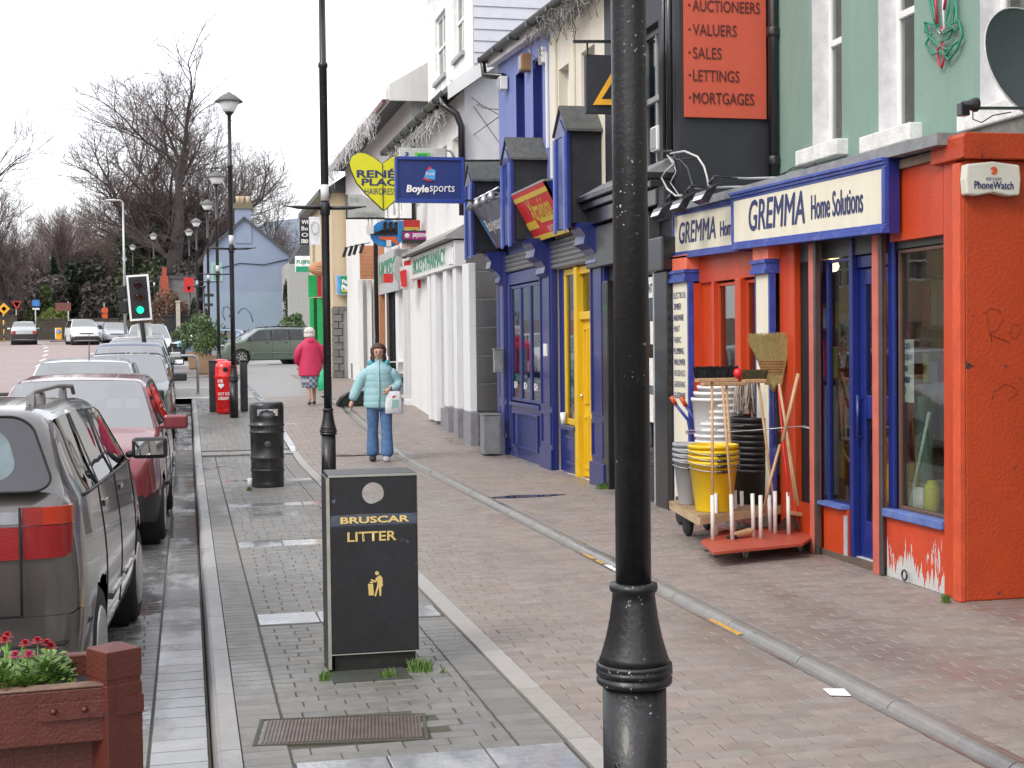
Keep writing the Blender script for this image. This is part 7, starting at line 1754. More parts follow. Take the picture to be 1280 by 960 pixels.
plant('leafy daisy plant at the back of the planter', at_pl(10, 5.3), 120, .10, 3, [(.0, .0, .14, PET)])
plant('low green plant beside the planter\'s rear rail', at_pl(62, 5.25), 60, .06, 4, [])
# ================================================================== VEHICLES
def cpaint(name, col, coat=.7, rough=.32, metal=.35):
 return mat(name, col, rough, metal=metal, var=.04, scale=3, bump=0, coat=coat, dirt=.10, dcol=tuple(c * .6 + .03 for c in col), dscale=5)
CGL = glass('car_glass', (.30, .34, .35), 1.0)
WSC = glass('windscreen_glass', (.35, .40, .42), 1.0)
for n__ in WSC.node_tree.nodes:
 if n__.name == 'mirror_range': n__.inputs[3].default_value = .38
TRIM = mat('car_trim_black', (.018, .018, .02), .5, bump=0)
LAMPR = mat('tail_lamp_red', (.27, .004, .007), .12, bump=.25, bscale=220, coat=.6, var=.1); LAMPO = mat('tail_lamp_orange', (.48, .03, .006), .12, bump=.25, bscale=220, coat=.6, var=.1)
LAMPW = mat('lamp_clear', (.62, .65, .70), .12, bump=.25, bscale=220, coat=.6, var=.1)
RIMM = mat('wheel_trim_silver', (.50, .50, .51), .35, metal=.6, var=.1)
def lerp(a, b, t): return a + (b - a) * t
def interp(T, x):
 if x <= T[0][0]: return T[0][1]
 for (a, b), (c, d) in zip(T, T[1:]):
  if x <= c: return b + (d - b) * (x - a) / (c - a)
 return T[-1][1]
def car(name, label, loc, rz, S, paint, detail=1, group=None, cat='car'):
 """S: L, W, belt, roof, prof [(x, z_top)], ws (base x, roof x), rw (roof x, base x), win [(x0, x1)], wheels (xr, xf), r"""
 t = thing(name, label, cat, loc, rz, group)
 L, W, belt, roof = S['L'], S['W'], S['belt'], S['roof']
 hw = W / 2; zb0 = S.get('zb', .2)
 wr, wf, r = S['wheels'][0], S['wheels'][1], S['r']
 prof = S['prof']
 st = .07 if detail else .16
 xs = []
 xk = sorted({-L / 2, -L / 2 + .03, -L / 2 + .09, -L / 2 + .18, L / 2, L / 2 - .03, L / 2 - .09, L / 2 - .2, *S['ws'], *S['rw'], *[q for p in S['win'] for q in p]})
 for a, b in zip(xk, xk[1:]):
  n = max(1, round((b - a) / st)); xs += [a + (b - a) * i / n for i in range(n)]
 xs.append(xk[-1])
 plan = [(-L / 2, .86), (-L / 2 + .03, .93), (-L / 2 + .09, .965), (-L / 2 + .25, .99), (-L / 2 + .6, 1), (L / 2 - 1.2, 1), (L / 2 - .5, .97), (L / 2 - .2, .92), (L / 2 - .09, .87), (L / 2 - .03, .80), (L / 2, .72)]
 nv = 9 if detail else 5; ng = 3
 def zbot(x): return zb0 + .10 * max(0, 1 - (x + L / 2) / .35) + .05 * max(0, 1 - (L / 2 - x) / .3)
 def belt_at(x): return belt + .05 * (-x / L)
 def ring(x):
  w_ = hw * interp(plan, x); zt = interp(prof, x); zb = zbot(x); bl = min(belt_at(x), zt - .06)
  g = max(0, min(1, (zt - bl - .06) / (roof - belt)))
  P = [(0, zb), (.72 * w_, zb), (.95 * w_, zb + .025)]
  for i in range(nv + 1):
   f_ = i / nv; z = lerp(zb + .07, bl, f_)
   bulge = .975 + .03 * math.sin(PI * min(1, f_ * 1.05)) - .02 * f_ ** 3
   P.append((w_ * bulge, z))
  ib = len(P) - 1
  wb = P[-1][0]; wt = lerp(wb * .965, wb - .17 * (roof - belt) / .45, g); zr_ = lerp(bl + .03, zt - .055, g if g > 0 else 0)
  zr_ = zt - .03 - .035 * g
  for i in range(1, ng + 1):
   f_ = i / ng; P.append((lerp(wb - .012 * g, wt, f_), lerp(bl, zr_, f_)))
  ig = len(P) - 1
  P += [(wt - .03 - .02 * g, zt - .012 - .008 * g), (wt * .85, zt), (wt * .5, zt + .012), (0, zt + .018)]
  return P, ib, ig, g
 V = {}; verts = []; cells = []
 rings = [ring(x) for x in xs]
 np_ = len(rings[0][0]); ib, ig = rings[0][1], rings[0][2]
 def vid(i, k, s):
  key = (i, k, s if rings[0][0][k][0] > 1e-6 else 1)
  if key not in V:
   y, z = rings[i][0][k]
   V[key] = len(verts); verts.append([xs[i], s * y, z])
  return V[key]
 for i in range(len(xs) - 1):
  for k in range(np_ - 1):
   for s in (1, -1):
    q = [vid(i, k, s), vid(i + 1, k, s), vid(i + 1, k + 1, s), vid(i, k + 1, s)]
    if s > 0: q.reverse()
    cells.append(('side' if k < ig else 'top', i, k, s, q))
 for i, sx in ((0, -1), (len(xs) - 1, 1)):
  NC = 8 if detail else 4
  G_ = []
  for k in range(np_):
   y, z = rings[i][0][k]
   row = []
   for j in range(2 * NC + 1):
    yy = y * (j - NC) / NC
    if j == 0 and y > 1e-6: row.append(vid(i, k, -1))
    elif j == 2 * NC and y > 1e-6: row.append(vid(i, k, 1))
    elif y <= 1e-6: row.append(vid(i, k, 1))
    else:
     verts.append([xs[i] + sx * .05 * (1 - abs((j - NC) / NC) ** 3) * min(1, y / (hw * .5)), yy, z]); row.append(len(verts) - 1)
   G_.append(row)
  for k in range(1, np_ - 1):
   for j in range(2 * NC):
    q = [G_[k][j], G_[k][j + 1], G_[k + 1][j + 1], G_[k + 1][j]]
    if sx > 0: pass
    else: q.reverse()
    cells.append(('cap', i, k, j, q))
 ra = r + .055
 keep = []
 for c in cells:
  cx = sum(verts[v][0] for v in c[4]) / 4; cz = sum(verts[v][2] for v in c[4]) / 4; cy = sum(verts[v][1] for v in c[4]) / 4
  if c[0] == 'side' and c[2] < ig - 2 and abs(cy) > hw * .6 and any((cx - a) ** 2 + (cz - r) ** 2 < ra ** 2 for a in (wr, wf)): continue
  keep.append((c, cx, cy, cz))
 used = {v for c, *_ in keep for v in c[4]}
 for v in used:
  x, y, z = verts[v]
  if abs(y) < hw * .6: continue
  for a in (wr, wf):
   d = math.hypot(x - a, z - r)
   if d < ra + .045 and d > 1e-4 and z < r + ra:
    verts[v][0] = a + (x - a) * ra / d; verts[v][2] = max(r + (z - r) * ra / d, zb0 * .9)
 rear_w = {1}; parts = {}
 xw0, xw1 = S['ws']; xr0, xr1 = S['rw']            # windscreen base (front), roof; rear roof, rear base
 for c, cx, cy, cz in keep:
  kind, i, k = c[0], c[1], c[2]
  key = 'body'
  g = rings[i][3] if kind != 'cap' else 0
  if kind == 'top':
   edge_ = k == ig
   if xw1 < cx < xw0 and not edge_ and g > .02: key = 'windscreen'
   if xr1 < cx < xr0 and not edge_ and g > .05: key = 'rear_window'
  elif kind == 'side' and ib <= k < ig:
   for n_, (a, b) in enumerate(S['win']):
    if a < cx < b and min(rings[i][3], rings[i + 1][3]) > .12: key = 'side_window_%d_%d' % (n_, c[3])
  if kind in ('side', 'cap') and cz < S.get('bump', .52) and (cx < wr - ra - .02 or cx > wf + ra + .02) and k > 1: key = 'bumper_r' if cx < 0 else 'bumper_f'
  if S.get('taillight') and (kind == 'cap' and cx < 0 or cx < -L / 2 + .08) and S['taillight'][0] < cz < S['taillight'][1] and abs(cy) > hw * S['taillight'][3] and key in ('body',) and k <= ib:
   key = 'tail_%s_%d' % ('in' if kind == 'cap' and abs(cy) < hw * S['taillight'][4] else 'out', 1 if cy > 0 else -1)
  if S.get('headlight') and kind == 'cap' and cx > 0 and S['headlight'][0] < cz < S['headlight'][1] and abs(cy) > hw * S['headlight'][3] and key == 'body' and k <= ib:
   key = 'head_%d' % (1 if cy > 0 else -1)
  if S.get('headlight') and kind == 'cap' and cx > 0 and S['headlight'][0] < cz < S['headlight'][1] and abs(cy) <= hw * S['headlight'][3] and key == 'body': key = 'grille'
  parts.setdefault(key, []).append(c[4])
 M = {'body': paint, 'windscreen': WSC, 'rear_window': WSC, 'bumper_r': S.get('bmat', paint), 'bumper_f': S.get('bmat', paint), 'grille': TRIM}
 NM = {'bumper_r': 'rear_bumper', 'bumper_f': 'front_bumper'}
 for key, fs in parts.items():
  ids = sorted({v for f in fs for v in f}); mp = {v: n_ for n_, v in enumerate(ids)}
  mb = MB()
  off = .008 if key.startswith(('bumper', 'tail', 'head')) else -.004 if 'window' in key or key == 'windscreen' else 0
  cyl = []
  for v in ids:
   x, y, z = verts[v]; p = Vector((x, y, z)); d = Vector((x * .0 + (math.copysign(1, x) if abs(x) > L / 2 - .15 else 0), math.copysign(1, y) if abs(y) > hw * .5 else 0, .6 if 'wind' in key else 0))
   if d.length: d.normalize()
   cyl.append(p + d * off)
  mb.add(cyl, [[mp[v] for v in f] for f in fs], 0, True)
  nm = NM.get(key) or ('side_window' if key.startswith('side_w') else 'tail_light' if key.startswith('tail') else 'headlight' if key.startswith('head_') else key)
  m_ = M.get(key) or (CGL if 'window' in key else (LAMPO if False else LAMPR) if key.startswith('tail') else LAMPW)
  o = obj(nm, mb, m_, t, world=0, fix=False)
 mb = MB().box(-L / 2 + .35, L / 2 - .8, -hw * .86, hw * .86, zb0 + .05, belt - .02)
 if xr1 < -L / 2 + .5: pass
 obj('cabin_floor', mb, mat('car_interior', (.03, .03, .034), .8), t, world=0)
 for sx, sy in ((.25, .36), (.25, -.36), (-.65, .38), (-.65, -.38)) if detail else ((.25, .36), (.25, -.36)):
  obj('seat', MB().prism([(-.1, belt - .1), (.12, belt - .1), (.06, roof - .22), (-.08, roof - .22)], (sx, sy - .22, 0), (1, 0, 0), (0, 0, 1), (0, .44, 0)).box(sx - .09, sx + .02, sy - .11, sy + .11, roof - .21, roof - .08), mat('seat_cloth', (.09, .09, .10), .9), t, world=0, bev=.03)
 for a in (wr, wf):
  obj('wheel_well', MB().lathe([(0, -hw * .93), (ra + .01, -hw * .93), (ra + .01, hw * .93), (0, hw * .93)], (a, 0, r), 28, axis=1), DARK, t, world=0)
  for s in (1, -1):
   yo = s * (hw - .01)
   w_ = obj('wheel', MB().lathe([(r * .55, -.09), (r * .9, -.095), (r * .985, -.075), (r, -.03), (r, .03), (r * .985, .075), (r * .9, .095), (r * .62, .09)], (a, yo - s * .09, r), 32 if detail else 16, axis=1), RUB, t, world=0)
   rm = MB().lathe([(0, s * .012), (r * .12, s * .012), (r * .16, s * -.005), (r * .60, s * -.02), (r * .66, s * .0), (r * .64, -s * .07), (0, -s * .07)], (a, yo, r), 28 if detail else 12, axis=1)
   o = obj('rim', rm, DARK if detail else RIMM, None, world=0); o.parent = w_
   if detail:
    sp = MB()
    for q in range(7):
     an = 2 * PI * q / 7
     sp.bar((a + .03 * math.cos(an), yo + s * .004, r + .03 * math.sin(an)), (a + r * .62 * math.cos(an), yo + s * .0, r + r * .62 * math.sin(an)), .034, .02, upv=(0, 1, 0))
    sp.lathe([(r * .58, -.008), (r * .66, .006), (r * .67, 0), (r * .60, -.015)], (a, yo, r), 28, axis=1).lathe([(0, .012), (.05, .010), (.055, -.005)] if s > 0 else [(0, -.012), (.05, -.010), (.055, .005)], (a, yo, r), 14, axis=1)
    o = obj('wheel_trim', sp, RIMM, None, world=0); o.parent = w_
 for s in (1, -1):
  mx = xw1 + (xw0 - xw1) * .72; my = s * (hw + .10)
  h_ = obj('door_mirror', MB().box(mx - .03, mx + .05, my - .115, my + .115, belt + .005, belt + .145).bar((mx + .02, s * (hw - .06), belt + .03), (mx + .01, my - s * .1, belt + .04), .06, .05), S.get('mir', TRIM), t, world=0, bev=.03 if detail else 0)
  g_ = obj('mirror_glass', MB().box(mx - .036, mx - .0305, my - .09, my + .09, belt + .03, belt + .122), mat('mirror', (.8, .82, .85), .03, metal=1, bump=0, var=.01), None, world=0); g_.parent = h_
 def side_y(x, z):
  P, ib_, ig_, g = ring(x)
  for (y0, z0), (y1, z1) in zip(P[2:], P[3:]):
   if z0 <= z <= z1 and z1 > z0: return lerp(y0, y1, (z - z0) / (z1 - z0))
  return hw
 if detail:
  for x in S.get('doors', ()):
   for s in (1, -1):
    pts = [(x + (.12 * max(0, (.55 - z)) if abs(x - wr) < .6 else 0), s * (side_y(x, z) + .0005), z) for z in [zb0 + .1 + (belt_at(x) - zb0 - .1) * q / 8 for q in range(9)]]
    obj('door_seam', MB().tube(pts, .0045, 4), DARK, t, world=0)
  for x in S.get('handles', ()):
   for s in (1, -1):
    z = belt - .1; y = s * (side_y(x, z) + .012)
    obj('door_handle', MB().box(x - .08, x + .08, min(y, y - s * .012), max(y, y - s * .012), z - .018, z + .018), S.get('hmat', TRIM), t, world=0, bev=.006)
  for s in (1, -1):
   xx = [wr + ra + .06 + (wf - wr - 2 * ra - .12) * q / 6 for q in range(7)]
   for a_, b_ in ((0, 3), (3, 6)):
    z = .50
    obj('side_moulding', MB().tube([(x, s * (side_y(x, z) + .004), z) for x in [lerp(xx[a_] + .02, xx[b_] - .02, q / 4) for q in range(5)]], .02, 6), S.get('mould', TRIM), t, world=0)
   xx = [lerp(S['win'][0][0], xw0 - .1, q / 10) for q in range(11)]
   obj('belt_trim', MB().tube([(x, s * (side_y(x, belt_at(x)) + .003), belt_at(x) + .004) for x in xx], .009, 5), TRIM, t, world=0)
 for a, b in zip(S['win'], S['win'][1:]):
  if b[0] - a[1] < .12:
   for s in (1, -1):
    xm = (a[1] + b[0]) / 2; P = ring(xm)[0]
    obj('pillar', MB().add([(a[1] - .005, s * (P[ib][0] + .002), P[ib][1]), (b[0] + .005, s * (P[ib][0] + .002), P[ib][1]), (b[0] + .005, s * (P[ig][0] + .003), P[ig][1]), (a[1] - .005, s * (P[ig][0] + .003), P[ig][1])], [(0, 1, 2, 3)]), TRIM, t, world=0, fix=False)
 return t, ring, (ib, ig)
# --- near grey estate, seen from behind
ES = dict(L=4.1, W=1.72, belt=1.12, roof=1.56, zb=.26, r=.32, wheels=(-1.28, 1.12), bump=.62,
          prof=[(-2.05, 1.10), (-2.0, 1.13), (-1.96, 1.20), (-1.78, 1.50), (-1.70, 1.555), (-1.55, 1.575), (-.6, 1.585), (.25, 1.56), (.42, 1.53), (1.05, 1.12), (1.15, 1.09), (1.8, .96), (1.98, .86), (2.05, .72)],
          ws=(1.03, .42), rw=(-1.96, -1.965), win=[(-1.62, -1.0), (-.94, -.18), (-.12, .86)], headlight=(.62, .82, .2, .5), doors=(-1.0, -.15, .85), handles=(-.8, .1), hmat=None)
GREYP = cpaint('grey_beige_metallic', (.125, .115, .11), 1.0, .24, .5)
ES['hmat'] = GREYP; ES['mould'] = GREYP
near, rg, (ib_, ig_) = car('parked_car', 'grey estate car with silver roof rails, nearest of the parked row, seen from behind', (-1.25, 8.82, -.14), PI / 2 - math.radians(2.6), ES, GREYP)
def gate(x, k): P = rg(x)[0]; return P
zs = [1.13 + .02, 1.53]
gw = MB(); pts_o = []
def gp(u, v): # u across -1..1, v up 0..1 on the gate slope
 x = lerp(-1.985, -1.775, v ** .9); z = lerp(1.19, 1.545, v); hw_ = lerp(.745, .60, v)
 return Vector((x - .035 - .015 * (1 - u * u), u * hw_, z))
def rr_shape(s, v0, v1, n=8, rad=.16):
 out = []
 for cx, cy, a0 in ((s - rad, v0 + rad * 1.4, -PI / 2), (s - rad, v1 - rad * 1.2, 0), (-s + rad, v1 - rad * 1.2, PI / 2), (-s + rad, v0 + rad * 1.4, PI)):
  for q in range(n + 1):
   a = a0 + PI / 2 * q / n; out.append((cx + rad * math.cos(a), cy + rad * 1.3 * math.sin(a)))
 return out
o_s, i_s = rr_shape(1.0, .02, .98), rr_shape(.80, .13, .90, rad=.22)
mb = MB(); n_ = len(o_s)
mb.add([gp(*p) for p in o_s] + [gp(*p) + Vector((-.002, 0, 0)) for p in i_s], [(q, (q + 1) % n_, n_ + (q + 1) % n_, n_ + q) for q in range(n_)], 0, True)
obj('window_border', mb, mat('black_ceramic_glass', (.035, .035, .045), .12, bump=0, coat=.6, var=.05), near, world=0, fix=True)
mb = MB(); mb.add([gp(*p) + Vector((.004, 0, 0)) for p in i_s] + [gp(0, .5)], [(q, (q + 1) % n_, n_) for q in range(n_)], 0, True)
obj('tailgate_glass', mb, mat('tailgate_glass', (.10, .15, .165), .08, bump=0, coat=1, var=.35, scale=4), near, world=0)  # teal of the reflections is put into the pane's own colour
mb = MB().tube([gp(*p) + Vector((-.003, 0, 0)) for p in o_s + o_s[:1]], .006, 5)
obj('window_seal', mb, DARK, near, world=0)
RL = [(.30, 0), (.44, 0), (.585, 0), (.60, 0), (.64, 0), (.69, .002), (.73, .008), (.76, .02), (.785, .04), (.80, .065), (.808, .09), (.812, .115)]
def lampx(y): return -2.05 - .05 * (1 - min(1, y / .74) ** 3) - .012
for s in (-1, 1):
 for nm, i0, i1, z0, z1, m_ in (('reversing_lamp', 0, 2, 1.065, 1.12, mat('lamp_grey_clear', (.34, .34, .38), .12, bump=.25, bscale=220, coat=.6)), ('inner_red_lamp', 0, 2, .90, 1.05, LAMPR), ('upper_red_lamp', 3, 5, 1.055, 1.135, mat('lamp_pale_red', (.32, .02, .014), .12, bump=.25, bscale=220, coat=.6)), ('outer_orange_lamp', 5, 11, 1.055, 1.135, LAMPO), ('outer_red_lamp', 3, 11, .90, 1.05, LAMPR)):
  mb = MB(); P_ = [(lampx(y) + dx, s * y) for y, dx in RL[i0:i1 + 1]]; n5 = len(P_)
  vs = [(x, y, z0) for x, y in P_] + [(x, y, z1) for x, y in P_] + [(x + .04, y * .98, z0) for x, y in P_] + [(x + .04, y * .98, z1) for x, y in P_]
  mb.add(vs, [(q, q + 1, n5 + q + 1, n5 + q) for q in range(n5 - 1)], 0, True); mb.add(vs, [(n5 + q, n5 + q + 1, 3 * n5 + q + 1, 3 * n5 + q) for q in range(n5 - 1)] + [(q, q + 1, 2 * n5 + q + 1, 2 * n5 + q) for q in range(n5 - 1)] + [(0, n5, 3 * n5, 2 * n5), (n5 - 1, 2 * n5 - 1, 4 * n5 - 1, 3 * n5 - 1)])
  obj(nm, mb, m_, near, world=0)
 obj('gate_seam', MB().tube([(-2.095, s * .592, z) for z in (.64, .80, .95, 1.14)], .0065, 5), DARK, near, world=0)
mb = MB()
obj('gate_seam', MB().tube([(-2.118, y, .645) for y in (-.585, -.3, 0, .3, .585)], .006, 5), DARK, near, world=0)
obj('bumper_line', MB().tube([(-1.78, -.865, .565)] + [(-2.07 - .05 * (1 - abs(y / .77) ** 3), y, .50) for y in (-.77, -.6, -.3, 0, .3, .6, .77)], .006, 5), DARK, near, world=0)
st_ = rg(-2.0)[0]
for k, (dy, ch_) in enumerate(((-.46, 'X'), (-.40, 'L'))):
 pass
text('SLX', (-2.118, -.34, .70), Vector((0, -1, 0)), UZ, .16, .045, CHROME, near, world=0, name='badge', d=.006, bold=.02)
for s in (-1, 1):
 pts = [(-1.52, s * .56, 1.575), (-1.48, s * .56, 1.625), (-1.40, s * .56, 1.645), (-.6, s * .57, 1.655), (.1, s * .56, 1.635), (.18, s * .56, 1.59)]
 rl = obj('roof_rail', MB().tube(pts, .013, 8), mat('rail_dark_silver', (.16, .15, .15), .35, metal=.5, bump=0), near, world=0)
 for x in (-1.47, -1.15, -.3):
  o = obj('rail_foot', MB().prism([(-.06, 0), (.05, 0), (.02, .06), (-.03, .06)], (x, s * .56 - .018, 1.575), (1, 0, 0), (0, 0, 1), (0, .036, 0)), MT['rail_dark_silver'], None, world=0); o.parent = rl
o = obj('fuel_flap_light', MB().lathe([(0, .01), (.016, .006), (.02, 0)], (.95, -.872, .80), 12, axis=1), LAMPO, near, world=0); o.name = 'indicator_repeater'
# --- saloons and hatchbacks of the row
def hatch(W=1.68, L=4.0, H=1.46, **k):
 b = H * .665
 S = dict(L=L, W=W, belt=b, roof=H - .02, zb=.2, r=.29, wheels=(-L * .31, L * .31), bump=.50,
             prof=[(-L / 2, b * .93), (-L / 2 + .06, b + .02), (-L / 2 + .45, H - .06), (-L / 2 + .7, H - .01), (-L * .1, H), (L * .06, H - .03), (L * .1, H - .05), (L * .27, b + .02), (L * .30, b), (L / 2 - .3, b * .88), (L / 2 - .08, b * .78), (L / 2, b * .66)],
             ws=(L * .265, L * .10), rw=(-L / 2 + .44, -L / 2 + .07), win=[(-L / 2 + .55, -L * .08), (-L * .06, L * .22)], taillight=(b * .66, b * .88, .2, .62, .62), headlight=(b * .60, b * .74, .12, .48), doors=(-L * .07, L * .2), handles=(-L * .02,))
 S.update(k); return S
def estate(H=1.5, **k):
 S = hatch(L=4.35, H=H)
 L = 4.35; b = S['belt']
 S['prof'] = [(-L / 2, b), (-L / 2 + .05, b + .05), (-L / 2 + .35, H - .06), (-L / 2 + .5, H - .01), (-L * .1, H), (L * .08, H - .02), (L * .12, H - .05), (L * .28, b + .02), (L * .31, b), (L / 2 - .3, b * .88), (L / 2 - .08, b * .78), (L / 2, b * .66)]
 S['rw'] = (-L / 2 + .34, -L / 2 + .06); S['ws'] = (L * .275, L * .12); S['win'] = [(-L / 2 + .45, -.86), (-.80, -.05), (.01, L * .235)]; S['doors'] = (-.83, -.02, .95); S['handles'] = (-.65, .2); S.update(k); return S
P_RED = cpaint('dark_red_paint', (.20, .032, .042), .9, .32, .3); P_SIL = cpaint('silver_paint', (.48, .50, .52), .7, .3, .5); P_WH = cpaint('white_car_paint', (.72, .73, .74), .6, .35, 0)
P_MAR = cpaint('dark_green_paint', (.05, .07, .06), .9, .3, .3); P_BLU = cpaint('navy_car_paint', (.03, .05, .11), .9, .3, .3); P_GRN = cpaint('sage_green_metallic', (.14, .18, .15), .7, .32, .45); P_LB = cpaint('pale_blue_silver', (.40, .45, .50), .7, .3, .5)
def gz(y, x=-1): return zg(y) - (.14 if y < 34 else .1)
red, rg2, _ = car('parked_car', 'dark red hatchback parked behind the grey estate, facing the camera', (-1.05, 15.1, -.12), -PI / 2 - math.radians(1.0), hatch(H=1.56, W=1.70, L=4.1, bmat=TRIM, mir=P_RED, r=.3), P_RED)
for s, a, b in ((1, (.98, .55, 1.075), (.84, -.05, 1.14)), (-1, (1.0, -.02, 1.075), (.82, -.62, 1.13))):
 obj('wiper', MB().tube([(a[0] + .03, a[1], a[2] + .0), ((a[0] + b[0]) / 2 + .03, (a[1] + b[1]) / 2, (a[2] + b[2]) / 2 + .0), (b[0] + .05, b[1], b[2])], .009, 5), TRIM, red, world=0)
for y0_ in (.28, .46): obj('paper_disc', MB().box(.86, .865, y0_, y0_ + .13, 1.10, 1.19, M=Matrix.Rotation(-.2, 4, 'Y')), mat('notice_paper', (.7, .7, .7), .6), red, world=0)
obj('number_plate', MB().box(2.07, 2.085, -.26, .26, .36, .47), WHITE, red, world=0)
obj('bonnet_crease', MB().tube([(1.25, .30, 1.045), (1.6, .34, .985), (1.95, .40, .86)], .006, 4), P_RED, red, world=0)
def pc_(label, px, Y, rz, S, P, detail=0, xo=None, name='parked_car', z=None):
 x = onY(px, 430, Y).x if xo is None else xo
 return car(name, label, (x, Y, gz(Y) if z is None else z), rz, S, P, detail)[0]
mpv = pc_('tall silver white car with a roof aerial behind the dark red car', 0, 20.1, -PI / 2, hatch(H=1.68, L=3.9, W=1.66), P_SIL, 1, xo=-1.35, z=-.1)
obj('aerial', MB().tube([(.35, .06, 1.66), (.2, .06, 2.02)], [.008, .004], 5), BLACK, mpv, world=0)
mr = pc_('dark green car with a black door mirror, third visible in the parked row', 0, 26.4, -PI / 2, hatch(H=1.5, L=4.1), P_MAR, 1, xo=-1.06)
pc_('navy estate in the parked row with a dark curved rear window towards the camera', 0, 31.2, PI / 2, estate(H=1.5), P_BLU, 1, xo=-1.12)
sv = pc_('silver car facing the camera, its mirror reaching over the hoop barrier', 0, 36.2, -PI / 2, hatch(H=1.5, L=4.1, mir=P_SIL), P_SIL, 1, xo=-1.2)
pc_('white car in front of the traffic signal pole', 168, 43.5, -PI / 2 + .05, hatch(H=1.45), P_WH)
pc_('pale blue silver car in the parked row before the white people carrier', 180, 49, -PI / 2 + .04, hatch(H=1.5), P_LB)
pc_('white people carrier, last of the parked row right of the traffic signal', 186, 56, -PI / 2 + .03, hatch(H=1.78, L=4.3, W=1.78), P_WH)
pc_('white people carrier driving towards the camera on the far road', 103, 93, -PI / 2 + .2, hatch(H=1.62, W=1.75, bmat=TRIM), P_WH, name='moving_car')
pc_('silver white car following behind the far white people carrier', 122, 104, -PI / 2 + .2, hatch(H=1.45), P_SIL, name='moving_car')
pc_('small silver car far off, half hidden left of the traffic signal', 144, 96, -PI / 2 + .1, hatch(H=1.42), P_SIL, name='moving_car')
hb = pc_('small silver hatchback with dark lower body driving away at the far left', 30, 96, PI / 2 + .12, hatch(H=1.48, W=1.62, L=3.6, bmat=TRIM, bump=.66), P_SIL, name='moving_car')
gc, rg3, _ = car('moving_car', 'sage green estate car crossing at the junction in front of the blue gable', (onY(331, 430, 60.5).x, 60.5, zg(60.5) - .094), PI + math.radians(18), estate(H=1.56, bmat=P_GRN, hmat=TRIM, mould=P_GRN, r=.32), P_GRN)
for s in (-1, 1):
 obj('roof_rail', MB().tube([(-1.8, s * .55, 1.56), (-1.7, s * .55, 1.61), (-.2, s * .56, 1.62), (.2, s * .55, 1.57)], .02, 6), TRIM, gc, world=0)
pc_('blue car partly hidden by shrubs left of the green estate', 262, 66, PI - .3, hatch(H=1.42), cpaint('mid_blue_paint', (.12, .2, .3)), name='moving_car')
# ================================================================== PEOPLE
def skel(name, P, E_, m, parent, root=0, sub_=2, kind=None):
 """body or garment grown round a skeleton: P = [(x, y, z, rx, ry)]"""
 me = bpy.data.meshes.new(name)
 me.from_pydata([p[:3] for p in P], E_, [])
 me.materials.append(m)
 o = bpy.data.objects.new(name, me); COL.objects.link(o)
 sk = o.modifiers.new('skin', 'SKIN'); sk.use_smooth_shade = True; sk.branch_smoothing = .6
 for i, p in enumerate(P):
  v = me.skin_vertices[0].data[i]; v.radius = (p[3], p[4] if len(p) > 4 else p[3]); v.use_root = i == root
 ss = o.modifiers.new('subsurf', 'SUBSURF'); ss.levels = ss.render_levels = sub_
 dg = bpy.context.evaluated_depsgraph_get()
 em = bpy.data.meshes.new_from_object(o.evaluated_get(dg))
 for p in em.polygons: p.use_smooth = True
 bpy.data.objects.remove(o)
 em.materials.clear(); em.materials.append(m); em.name = name
 r = bpy.data.objects.new(name, em); COL.objects.link(r); r.parent = parent
 return r
SKIN = mat('skin', (.50, .29, .21), .55, var=.08, scale=20, bump=.1)
HAIRB = mat('brown_hair', (.06, .028, .016), .6, var=.3, scale=50, bump=.8, bscale=120)
def hand(parent, c, down, side, s=1):
 """small relaxed hand: palm and five bent fingers"""
 c, down, side = Vector(c), Vector(down).normalized(), Vector(side).normalized(); nrm = down.cross(side)
 mb = MB()
 mb.tube([c - down * .02, c + down * .03, c + down * .075], [.026, .034, .030], 8)
 for k, L in enumerate((.060, .070, .066, .05)):
  b = c + down * .07 + side * (-.024 + .016 * k)
  mb.tube([b, b + down * L * .5 + nrm * .008, b + down * L * .85 + nrm * .026], [.0085, .008, .006], 6)
 b = c + down * .015 - side * .026
 mb.tube([b, b - side * .02 + down * .03, b - side * .02 + down * .06 + nrm * .012], [.011, .010, .007], 6)
 return obj('hand', mb, SKIN, parent, world=0, fix=False)
# --- woman in the pale blue coat, walking towards the camera
g = onY(475, 577, 20.7)
wm = thing('person', 'woman in pale blue quilted jacket and jeans walking towards the camera with a white bag', 'person', (g.x, 20.7, 0), rz=math.radians(-8))
H_ = [(0, 0, .95, .13, .10), (0, 0, 1.15, .13, .10), (0, .01, 1.32, .12, .08), (0, 0, 1.47, .055, .055), (0, -.015, 1.545, .07, .08), (0, -.015, 1.62, .10, .12), (0, -.005, 1.69, .09, .10),
      (-.15, 0, 1.35, .05, .05), (-.29, .02, 1.13, .045, .045), (-.40, -.02, .90, .03, .03), (.15, 0, 1.35, .05, .05), (.26, .04, 1.14, .045, .045), (.15, -.20, 1.08, .03, .03),
      (-.09, 0, .86, .09, .09), (-.10, .03, .48, .06, .06), (-.10, .06, .09, .04, .045), (.09, 0, .86, .09, .09), (.10, -.06, .48, .06, .06), (.09, -.06, .09, .04, .045)]
skel('body', H_, [(0, 1), (1, 2), (2, 3), (3, 4), (4, 5), (5, 6), (2, 7), (7, 8), (8, 9), (2, 10), (10, 11), (11, 12), (0, 13), (13, 14), (14, 15), (0, 16), (16, 17), (17, 18)], SKIN, wm)
JK = mat('pale_blue_quilt', (.29, .49, .53), .6, var=.10, scale=10, bump=.5, bscale=22)
